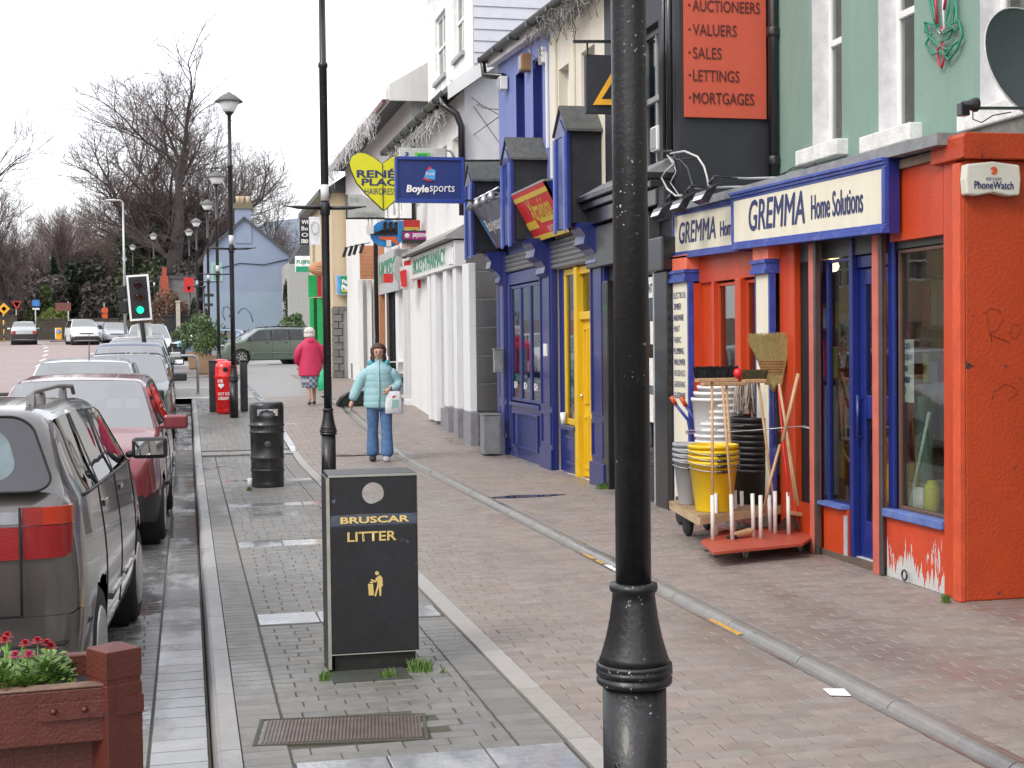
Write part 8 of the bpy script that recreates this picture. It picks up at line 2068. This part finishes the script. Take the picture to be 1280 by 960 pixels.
def coat(parent, nm, prof, m, sy, puff=0, lean=0, step=.1):
 """garment body: rings with optional quilted swelling"""
 mb = MB(); vs = []; zs_ = [p[1] for p in prof]; z = zs_[0]; rows = []
 while z <= zs_[-1]:
  r_ = interp([(q[1], q[0]) for q in prof], z) + puff * abs(math.sin(PI * (z - zs_[0]) / step)) ** .5
  rows.append((r_, z)); z += .0125
 n = 28
 for r_, z in rows:
  vs += [(r_ * math.cos(2 * PI * k / n), r_ * sy * math.sin(2 * PI * k / n) + lean * (z - 1), z) for k in range(n)]
 mb.add(vs, [(i * n + k, i * n + (k + 1) % n, (i + 1) * n + (k + 1) % n, (i + 1) * n + k) for i in range(len(rows) - 1) for k in range(n)], 0, True)
 return obj(nm, mb, m, parent, world=0, fix=False)
jk = coat(wm, 'jacket', [(.17, .79), (.215, .80), (.225, .85), (.22, .98), (.212, 1.12), (.215, 1.3), (.20, 1.38), (.13, 1.45), (.09, 1.47), (.095, 1.53)], JK, .72, .008)
for P_ in ([(-.12, 0, 1.36, .14, .12), (-.25, .01, 1.24, .095, .095), (-.31, .01, 1.12, .085, .085), (-.38, -.01, .96, .078, .075), (-.405, -.02, .90, .055, .055)], [(.12, 0, 1.36, .14, .12), (.25, .03, 1.24, .095, .095), (.29, .03, 1.13, .092, .09), (.23, -.09, 1.07, .08, .08), (.17, -.17, 1.075, .06, .06)]):
 skel('sleeve', P_, [(0, 1), (1, 2), (2, 3), (3, 4)], JK, wm)
DJK = mat('teal_lining', (.06, .32, .38), .6, bump=.3)
o = obj('zip_placket', MB().tube([(0, -.172, .81), (0, -.178, 1.0), (0, -.172, 1.2), (0, -.165, 1.34), (0, -.11, 1.45), (0, -.08, 1.5)], .013, 6), JK, None, world=0); o.parent = jk
skel('hood', [(-.15, .0, 1.45, .05, .06), (-.09, -.07, 1.46, .05, .05), (0, .09, 1.47, .07, .06), (.09, -.07, 1.46, .05, .05), (.15, .0, 1.45, .05, .06)], [(1, 0), (0, 2), (2, 4), (4, 3)], DJK, wm, root=2)
JN = mat('blue_denim', (.07, .15, .30), .85, var=.25, scale=14, bump=.4, bscale=150)
skel('jeans', [(0, 0, .88, .13, .10), (-.095, 0, .80, .115, .115), (-.10, .03, .48, .08, .085), (-.105, .06, .20, .092, .10), (-.105, .06, .05, .108, .11), (.095, 0, .80, .105, .115), (.105, -.06, .48, .08, .085), (.11, -.10, .2, .092, .10), (.11, -.12, .05, .108, .11)],
     [(0, 1), (1, 2), (2, 3), (3, 4), (0, 5), (5, 6), (6, 7), (7, 8)], JN, wm)
SHW = mat('pale_shoe', (.35, .36, .38), .5)
for s, x, y, z in ((-1, -.105, .02, .035), (1, .095, -.12, .035)):
 skel('shoe', [(x, y + .12, z + .02, .055, .06), (x, y, z + .015, .06, .05), (x, y - .14, z, .055, .04)], [(0, 1), (1, 2)], SHW if s > 0 else TRIM, wm)
def hairdo(parent, c, r_, z0, face, m, seed=1, nm='hair', front=-PI / 2):
 rr = random.Random(seed); n = 36; R_ = []; mb = MB(); N = 16
 for i in range(N + 1):
  z = c[2] + r_[2] - (c[2] + r_[2] - z0) * (i / N) ** 1.15
  q = min(1, max(.05, math.sqrt(max(0, 1 - ((z - c[2]) / r_[2]) ** 2)) if z > c[2] else 1 + .1 * math.sin(i)))
  R_.append((q, z))
 j = [rr.uniform(.9, 1.08) for _ in range(n)]
 for q, z in R_:
  q2 = [q * rr.uniform(.955, 1.045) * (j[k] if z < c[2] + .03 else 1) for k in range(n)]
  mb.v += [(c[0] + r_[0] * q2[k] * math.cos(2 * PI * k / n), c[1] + r_[1] * q2[k] * math.sin(2 * PI * k / n), z + (.012 * (j[k] - 1) * 8 if z < c[2] - .05 else 0)) for k in range(n)]
 for i in range(N):
  for k in range(n):
   a = ((2 * PI * (k + .5) / n - front + PI) % (2 * PI)) - PI
   if abs(a) < face and R_[i][1] < c[2] + .045: continue
   mb.f.append([i * n + k, i * n + (k + 1) % n, (i + 1) * n + (k + 1) % n, (i + 1) * n + k]); mb.m.append(0); mb.sm.append(True)
 o = obj(nm, mb, m, parent, world=0, fix=False)
 md_ = o.modifiers.new('thick', 'SOLIDIFY'); md_.thickness = .02; md_.offset = 1
 return o
hairdo(wm, (0, .01, 1.645), (.115, .115, .118), 1.485, .72, HAIRB)
for s in (-1, 1):
 o = obj('eye', MB().lathe([(0, -.006), (.008, -.004), (.009, .002)], (s * .03, -.108, 1.622), 10, axis=1), DARK, wm, world=0)
 obj('eyebrow', MB().bar((s * .016, -.112, 1.642), (s * .046, -.104, 1.642), .005), HAIRB, wm, world=0)
obj('nose', MB().tube([(0, -.108, 1.625), (0, -.126, 1.595), (0, -.112, 1.588)], [.009, .013, .009], 6), SKIN, wm, world=0)
obj('mouth', MB().bar((-.02, -.104, 1.562), (.02, -.104, 1.562), .007, .006), mat('lips', (.35, .09, .08), .5), wm, world=0)
hand(wm, (-.405, -.02, .88), (-.25, -.15, -1), (0, 1, 0)); hand(wm, (.15, -.20, 1.08), (-.5, -.4, -.5), (1, -.3, 0))
g2 = wm.location
bag = thing('carrier_bag', 'white plastic carrier bag with faint green print held by the woman', 'bag', onY(492, 500, 20.45))
BGM = mat('carrier_bag_plastic', (.66, .68, .72), .4, var=.12, scale=9, bump=.8, bscale=18)
mb = MB(); vs = []
for z, wx, wy in ((-.20, .12, .015), (-.19, .135, .028), (-.08, .13, .03), (.04, .115, .022), (.12, .095, .012), (.13, .08, .006)):
 vs += [(wx * math.cos(a) + .02 * (.13 - z), wy * math.sin(a), z) for a in [2 * PI * k / 14 for k in range(14)]]
mb.add(vs, [(i * 14 + k, i * 14 + (k + 1) % 14, (i + 1) * 14 + (k + 1) % 14, (i + 1) * 14 + k) for i in range(5) for k in range(14)] + [tuple(range(14))], 0, True)
obj('bag', mb, BGM, bag, world=0)
for s in (-1, 1): obj('handle', MB().tube([(s * .06, 0, .12), (s * .04 - .02, .0, .19), (-.03, .0, .215)], .006, 5), BGM, bag, world=0)
obj('print', MB().prism([(-.05, -.12), (.05, -.1), (.06, .0), (-.03, .01)], (0.01, -.034, 0), (1, 0, 0), (0, 0, 1), (0, .003, 0)), mat('bag_print', (.25, .45, .42), .6), bag, world=0); obj('red_print', MB().prism([(-.02, .03), (.03, .05), (.02, .07), (-.02, .06)], (0, -.027, 0), (1, 0, 0), (0, 0, 1), (0, .003, 0)), XR, bag, world=0)
# --- lady in the crimson coat, walking away
g = onY(389, 506, 30.2)
pw_ = thing('person', 'white haired woman in crimson hooded coat and checked skirt walking away', 'person', (g.x, 30.2, zg(30.2)), rz=math.radians(6))
skel('body', [(0, 0, .9, .14, .11), (0, 0, 1.1, .14, .11), (0, .02, 1.27, .12, .09), (0, .05, 1.44, .055, .055), (0, .08, 1.50, .06, .06), (0, .10, 1.57, .085, .095), (0, .10, 1.63, .05, .06), (-.15, .02, 1.29, .05, .05), (-.27, .0, 1.08, .045, .045), (-.25, .1, .85, .03, .03), (.15, .02, 1.29, .05, .05), (.27, .0, 1.08, .045, .045), (.26, .08, .85, .03, .03),
              (-.08, 0, .8, .08, .08), (-.06, -.04, .45, .05, .055), (-.05, -.12, .10, .033, .035), (.08, 0, .8, .08, .08), (.08, .06, .45, .05, .055), (.09, .10, .08, .033, .035)],
     [(0, 1), (1, 2), (2, 3), (3, 4), (4, 5), (5, 6), (2, 7), (7, 8), (8, 9), (2, 10), (10, 11), (11, 12), (0, 13), (13, 14), (14, 15), (0, 16), (16, 17), (17, 18)], SKIN, pw_)
PK = mat('crimson_coat', (.50, .02, .085), .65, var=.12, scale=6, bump=.5, bscale=14)
coat(pw_, 'coat', [(.2, .63), (.265, .64), (.26, .75), (.24, .95), (.232, 1.1), (.23, 1.26), (.20, 1.34), (.12, 1.42), (.09, 1.45)], PK, .72, .0, .08)
for s_ in (-1, 1): skel('sleeve', [(s_ * .12, .02, 1.31, .14, .12), (s_ * .26, .0, 1.17, .09, .09), (s_ * .285, .01, 1.04, .085, .085), (s_ * .265, .08, .88, .065, .065)], [(0, 1), (1, 2), (2, 3)], PK, pw_)
skel('hood', [(-.07, -.06, 1.43, .055, .05), (0, -.09, 1.40, .075, .06), (.07, -.06, 1.43, .055, .05), (0, -.12, 1.31, .045, .035)], [(1, 0), (1, 2), (1, 3)], PK, pw_, root=1)
SKM = mat('checked_skirt', (.25, .29, .36), .85, bump=.2)
n_, l_ = SKM.node_tree.nodes, SKM.node_tree.links
ck_ = n_.new('ShaderNodeTexChecker'); ck_.inputs['Scale'].default_value = 16; ck_.inputs[1].default_value = (.45, .47, .52, 1); ck_.inputs[2].default_value = (.13, .17, .26, 1)
tc_ = n_.new('ShaderNodeTexCoord'); l_.new(tc_.outputs['Object'], ck_.inputs[0]); l_.new(ck_.outputs[0], n_['Principled BSDF'].inputs['Base Color'])
obj('skirt', MB().lathe([(.17, .38), (.19, .39), (.22, .55), (.22, .78), (.18, .85)], n=24, sy=.75), SKM, pw_, world=0)
hairdo(pw_, (0, .09, 1.585), (.115, .115, .098), 1.46, .6, mat('white_hair', (.62, .60, .56), .8, var=.2, scale=40, bump=.9, bscale=90), 3, front=PI / 2)
for x, y in ((-.05, -.10), (.09, .12)):
 skel('shoe', [(x, y - .04, .06, .042, .045), (x, y + .05, .045, .042, .035), (x, y + .14, .035, .035, .025)], [(0, 1), (1, 2)], BLACK, pw_)
hand(pw_, (-.25, .1, .84), (0, .1, -1), (0, 1, 0)); hand(pw_, (.26, .08, .84), (0, .1, -1), (0, 1, 0))
t = thing('carrier_bag', 'bright green carrier bag beside the crimson coated woman', 'bag', onY(406, 475, 30.0))
mb = MB(); vs = []
for z, wx, wy in ((-.22, .13, .05), (-.20, .15, .06), (0, .14, .05), (.16, .10, .03), (.24, .05, .012)):
 vs += [(wx * math.cos(a), wy * math.sin(a), z) for a in [2 * PI * k / 12 for k in range(12)]]
mb.add(vs, [(i * 12 + k, i * 12 + (k + 1) % 12, (i + 1) * 12 + (k + 1) % 12, (i + 1) * 12 + k) for i in range(4) for k in range(12)] + [tuple(range(12))], 0, True)
obj('bag', mb, mat('green_bag', (.02, .45, .2), .45, bump=.6, bscale=20), t, world=0); obj('handle', MB().tube([(-.04, 0, .23), (-.02, 0, .34), (.02, 0, .34), (.04, 0, .23)], .006, 5), MT['green_bag'], t, world=0)
# ================================================================== VEGETATION
BARK = mat('winter_bark', (.085, .07, .068), .9, var=.25, scale=1.2, bump=.4, bscale=9)
TWIG = mat('winter_twig', (.15, .112, .105), .9, var=.2, scale=.6, bump=0)
IVY = mat('ivy_leaf', (.035, .055, .022), .5, var=.5, scale=.7, bump=0, c2=(.07, .10, .04))
def bare(name_t, h, seed, spread=.75, r0=.5, levels=6, dens=4, lean=(0, 0), low=.22, droop=0.0):
 """trunk mesh and crown mesh of one winter tree at the origin"""
 rr = random.Random(seed); tk, cr = MB(), MB()
 def grow(p, d, L, r, lev):
  n = 4 if lev < 2 else 3
  pts, rs = [p.copy()], [r]; q = p.copy(); dd = d.copy()
  taper = .55 if lev else .6
  for i in range(n):
   dd = (dd + Vector((rr.gauss(0, .13), rr.gauss(0, .13), rr.gauss(.03, .09) - droop * (lev > 3)))).normalized()
   q = q + dd * (L / n); pts.append(q.copy()); rs.append(r * (1 - (1 - taper) * (i + 1) / n))
  (tk if lev == 0 else cr).tube(pts, rs, 8 if lev == 0 else 5 if lev < 3 else 3, 0 if lev < 4 else 1, cap=False, sm=lev < 3)
  if lev >= levels: return
  m = dens + (2 if lev == 0 else 0) if lev < levels - 1 else dens
  for k in range(m):
   f_ = rr.uniform(low + .25 if lev == 0 else .25, 1.0) if k else 1.0
   fi = f_ * n; i = min(n - 1, int(fi)); b = pts[i].lerp(pts[i + 1], fi - i); br = lerp(rs[i], rs[i + 1], fi - i)
   a = rr.uniform(0, 2 * PI); sp = rr.uniform(.35, 1.0) * spread if k else rr.uniform(.05, .3)
   base = (pts[i + 1] - pts[i]).normalized(); ax = base.orthogonal().normalized(); ax = Matrix.Rotation(a, 3, base) @ ax
   nd = (base * math.cos(sp) + ax * math.sin(sp)); nd.z += .12; nd.normalize()
   grow(b, nd, L * rr.uniform(.52, .78) * (1 if lev else .95), max(br * (.66 if k else .86), .010), lev + 1)
 grow(Vector((0, 0, -.5)), Vector((lean[0], lean[1], 1)).normalized(), h * .34, r0, 0)
 zmax = max(v[2] for v in cr.v)
 k_ = h / zmax
 for mb in (tk, cr): mb.v = [(x * k_, y * k_, z * k_) for x, y, z in mb.v]
 return tk.mesh('trunk', [BARK, TWIG]), cr.mesh('crown', [BARK, TWIG])
def put_tree(meshes, label, px, Y, k=1, rz=0, z=None, dx=0, name='bare_tree', group=None):
 x = onY(px, 420, Y).x + dx
 t = thing(name, label, 'tree', (x, Y, zg(Y) if z is None else z), rz, group)
 t.scale = (k, k, k)
 for me in meshes:
  o = bpy.data.objects.new(me.name.split('.')[0], me); COL.objects.link(o); o.parent = t
 return t
T1 = bare('', 29, 21, spread=1.0, r0=.72, levels=6, dens=5, low=.0)
T2 = bare('', 22, 8, spread=.95, r0=.4, levels=6, dens=4, low=.0)
T3 = bare('', 15, 5, spread=.95, r0=.3, levels=5, dens=5, low=.0)
T4 = bare('', 15, 17, spread=.8, r0=.26, levels=5, dens=5, low=.0)
put_tree(T1, 'tallest bare winter tree rising above everything at the far junction', 208, 128, 1.08, 4.1).scale = (1.5, 1.35, .95)
put_tree(T2, 'big bare tree right of the tallest one, behind the lamp posts', 274, 133, 1.05, 2.0)
put_tree(T2, 'bare tree behind the chimney of the blue house', 318, 138, .72, 4.1)
put_tree(T3, 'low bare tree behind the right eave of the blue house', 362, 128, .75, .6)
put_tree(T2, 'tall bare tree at the far left edge of the picture', -18, 112, 1.1, 3.0)
put_tree(T4, 'spreading bare tree over the road at the left', 22, 120, .88, .5)
put_tree(T3, 'bare tree left of the curved street light', 52, 140, .9, 2.2)
put_tree(T4, 'bare tree between the curved street light and the traffic signal', 105, 146, .95, 5)
put_tree(T3, 'bare tree just left of the traffic signal', 140, 140, .9, 3.6)
put_tree(T4, 'bare tree directly behind the traffic signal', 168, 136, .9, 1.9)
put_tree(T3, 'bare tree behind the stone lodge', 218, 142, 1.0, 1.2)
put_tree(T4, 'bare tree behind the left side of the blue house', 245, 150, 1.1, 4.4)
put_tree(T3, 'small bare tree at the left picture edge behind the diamond sign', -4, 135, .8, 5.3)
ORDN = ['first', 'second', 'third', 'fourth', 'fifth', 'sixth', 'seventh', 'eighth', 'ninth', 'tenth', 'eleventh', 'twelfth', 'thirteenth', 'fourteenth', 'fifteenth', 'sixteenth']
G2_ = 'bare trees of the wood behind the junction'
rr = random.Random(31)
for k in range(16):
 px = -30 + k * 21 + rr.uniform(-6, 6)
 o = put_tree((T3, T4)[k % 2], '%s bare tree from the left in the wood behind the junction' % ORDN[k], px, 165 + rr.uniform(-8, 14), rr.uniform(.8, 1.05), rr.uniform(0, 6), group=G2_)
def leaves(name, n, rx, ry, rz_, size, m, seed, parent=None, off=(0, 0, 0), clump=14, cone=False, kind=None):
 rr = random.Random(seed); mb = MB()
 cl = []
 for _ in range(clump):
  a, b = rr.uniform(0, 2 * PI), math.acos(rr.uniform(-.9, 1)); q = rr.uniform(.45, .95)
  cl.append((q * math.cos(a) * math.sin(b), q * math.sin(a) * math.sin(b), q * math.cos(b), rr.uniform(.22, .45)))
 for _ in range(n):
  c = rr.choice(cl); v = Vector((rr.gauss(0, 1), rr.gauss(0, 1), rr.gauss(0, 1))).normalized() * c[3] * rr.uniform(.6, 1.05)
  p = Vector((c[0] + v.x, c[1] + v.y, c[2] + v.z))
  if cone:
   f_ = (1 - (p.z + 1) / 2) * 1.1 + .08; p.x *= f_; p.y *= f_
  p = Vector((p.x * rx + off[0], p.y * ry + off[1], p.z * rz_ + off[2]))
  s = size * rr.uniform(.6, 1.3); u = Vector((rr.gauss(0, 1), rr.gauss(0, 1), rr.gauss(0, .6))).normalized(); w_ = u.orthogonal().normalized(); w_ = Matrix.Rotation(rr.uniform(0, 6.28), 3, u) @ w_; u2 = u.cross(w_)
  mb.add([p - w_ * s, p - u2 * s * .45, p + w_ * s, p + u2 * s * .45], [(0, 1, 2, 3)])
 return obj(name, mb, m, parent, world=0, fix=False, kind=kind)
def leafmat(nm, c, c2, rough=.5):
 return mat(nm, c, rough, var=.3, scale=2.5, bump=0, c2=c2)
EVG = leafmat('evergreen_dark', (.018, .034, .020), (.045, .065, .035)); BRN = leafmat('brown_thicket', (.085, .07, .062), (.14, .118, .105), .85); LAU = leafmat('laurel_green', (.035, .075, .02), (.12, .19, .06)); YLG = leafmat('yellow_green', (.14, .20, .03), (.28, .33, .08)); RSH = leafmat('red_brown_shrub', (.13, .06, .04), (.22, .13, .08), .7)
def shrub(name, label, px, Y, rx, rz_, m, n=900, size=.18, zo=0, trunk=True, cone=False, cat='shrub', ry=None, dx=0, seed=None, group=None):
 x = onY(px, 420, Y).x + dx
 t = thing(name, label, cat, (x, Y, zg(Y) + zo), group=group)
 leaves('crown', n, rx, ry or rx, rz_, size, m, seed or int(px * 7 + Y), t, (0, 0, rz_ * .92), cone=cone)
 obj('trunk', MB().tube([(0, 0, -.2), (rx * .05, 0, rz_ * .6), (0, 0, rz_ * 1.3)], [rx * .09, rx * .06, .02], 7), BARK, t, world=0)
 return t
shrub('evergreen_tree', 'dark ivy clad evergreen left of the traffic signal', 100, 138, 3.2, 4.6, EVG, 3800, .30, cat='tree')
shrub('evergreen_tree', 'tall dark conifer behind the curved street light', 68, 134, 2.0, 3.6, EVG, 3000, .28, cone=True, cat='tree')
shrub('evergreen_tree', 'dark evergreen over the far white people carrier', 124, 142, 3.0, 3.6, EVG, 2600, .30, cat='tree')
shrub('evergreen_tree', 'ivy covered lower crown round the tallest tree\'s trunk', 188, 127, 2.6, 6.5, IVY, 3600, .26, cat='tree')
shrub('evergreen_tree', 'ivy covered tree left of the diamond sign', -2, 128, 3.0, 4.2, BRN, 3000, .28, cat='tree')
shrub('brown_thicket', 'brown winter thicket behind the small triangle sign', 30, 126, 3.6, 3.3, BRN, 3200, .26)
shrub('brown_thicket', 'russet thicket at the left of the traffic signal', 140, 132, 2.6, 3.2, BRN, 2600, .26)
shrub('brown_thicket', 'brown thicket behind the blue house\'s left eave', 236, 128, 3.5, 4.2, BRN, 3200, .28)
shrub('evergreen_tree', 'green bushy tree in the middle of the far thicket', 50, 124, 1.6, 2.8, leafmat('moss_green', (.05, .08, .02), (.10, .14, .04)), 1500, .24, cat='tree')
shrub('yellow_shrub', 'bright yellow green shrub over the far wall, right one', 69, 120, 1.0, .8, YLG, 700, .14, zo=1.0)
shrub('yellow_shrub', 'bright yellow green shrub over the far wall, left one', 56, 122, .8, .6, YLG, 500, .14, zo=1.0)
shrub('red_shrub', 'reddish brown shrub in front of the stone lodge', 218, 100, 1.9, 1.7, RSH, 2200, .14)
shrub('red_shrub', 'russet shrub right of the lodge chimney', 236, 102, 1.3, 1.3, RSH, 1200, .14)
shrub('conifer', 'dark conifer left of the green estate car', 243, 72, .7, 1.45, EVG, 1800, .09, cone=True, cat='tree')
shrub('conifer', 'slender dark conifer beside the finger post', 257, 70, .55, 1.3, EVG, 1300, .08, cone=True, cat='tree')
shrub('green_shrub', 'round green shrub above the roof of the green estate', 366, 78, .85, .75, LAU, 1500, .08, zo=.4)
shrub('green_shrub', 'small shrub in front of the blue gable above the car bonnet', 283, 82, .8, .6, LAU, 900, .08)
shrub('conifer', 'narrow dark cypress against the right edge of the blue gable', 358, 90, .4, 1.6, EVG, 1000, .10, cone=True, cat='tree', zo=1.0)
for k in range(9):
 shrub('brown_thicket', '%s clump from the left of the brown undergrowth behind the junction' % ORDN[k], -30 + 34 * k, 150 + (k % 3) * 3, 4.4, 2.6 + (k % 2), BRN, 2200, .32, group='undergrowth behind the junction')
TUB = mat('terracotta_tub', (.32, .21, .13), .75, var=.15, dirt=.3)
for px, Y, lab, s in ((258, 49.0, 'square planted tub with a round laurel, nearer the camera', 1.0), (246, 54, 'square planted tub with laurel just behind the nearer one', 1.05), (224, 66, 'reddish tub with a small bush beside the dark wall', .7)):
 x = onY(px, 440, Y).x
 t = thing('planted_tub', lab, 'planter', (x, Y, zg(Y)))
 obj('tub', MB().add([(-.28 * s, -.28 * s, 0), (.28 * s, -.28 * s, 0), (.28 * s, .28 * s, 0), (-.28 * s, .28 * s, 0), (-.34 * s, -.34 * s, .62 * s), (.34 * s, -.34 * s, .62 * s), (.34 * s, .34 * s, .62 * s), (-.34 * s, .34 * s, .62 * s)], [(3, 2, 1, 0), (4, 5, 6, 7), (0, 1, 5, 4), (1, 2, 6, 5), (2, 3, 7, 6), (3, 0, 4, 7)]), TUB, t, world=0, bev=.02)
 q = thing('laurel_bush', 'laurel bush growing in the ' + lab.replace(' with a round laurel', '').replace(' with laurel', '').replace(' with a small bush', ''), 'shrub', (x, Y, zg(Y) + .62 * s))
 leaves('crown', int(2200 * s), .62 * s, .6 * s, .68 * s, .06, LAU, int(px), q, (0, 0, .66 * s), clump=26)
 obj('stem', MB().tube([(0, 0, -.1), (0, 0, .6)], .03, 6), BARK, q, world=0)
def farwall(label, px0, px1, Y, py_t, m, d=.5, name='boundary_wall', cat='wall'):
 a, b = onY(px0, py_t, Y), onY(px1, py_t, Y)
 t = thing(name, label, cat, ((a.x + b.x) / 2, Y, zg(Y)))
 obj('wall', MB().box(a.x, b.x, Y, Y + d, zg(Y) - .5, a.z), m, t); obj('coping', MB().box(a.x - .03, b.x + .03, Y - .05, Y + d + .05, a.z + .002, a.z + .1), m, t)
MOSW = mat('mossy_brown_wall', (.085, .07, .055), .9, var=.35, scale=2, bump=.6, bscale=8)
farwall('brown mossy roadside wall behind the far cars', 47, 148, 118, 400, MOSW); farwall('brown wall at the left picture edge behind the hatchback', -60, 20, 116, 396, MOSW)
farwall('low black wall left of the planted tubs', 205, 236, 70, 396, mat('black_wall', (.02, .02, .022), .7));
farwall('dark wall in front of the lodge', 150, 204, 112, 402, MOSW)
c = onY(223, 405, 71); t = thing('gate_post', 'pale square gate post standing in the dark wall', 'post', (c.x, 69.8, zg(70)))
obj('shaft', MB().box(-.1, .1, -.1, .1, 0, onY(223, 378, 70).z - zg(70)), mat('pale_post', (.4, .37, .31), .8), t, world=0); obj('cap', MB().box(-.13, .13, -.13, .13, onY(223, 378, 70).z - zg(70) + .002, onY(223, 376, 70).z - zg(70)), MT['pale_post'], t, world=0)
mb = MB(); N = 30
mb.add([(-260 + 20 * k, 700, 10) for k in range(N)] + [(-260 + 20 * k, 720, 48 + 14 * math.sin(k * .5) + 6 * math.sin(k * 1.3)) for k in range(N)] + [(-260 + 20 * k, 800, 40) for k in range(N)], [(r_ * N + k, r_ * N + k + 1, (r_ + 1) * N + k + 1, (r_ + 1) * N + k) for r_ in range(2) for k in range(N - 1)], 0, True)
struct('hills', mb, mat('far_hill', (.20, .24, .30), .95, var=.1, scale=.02, bump=0))
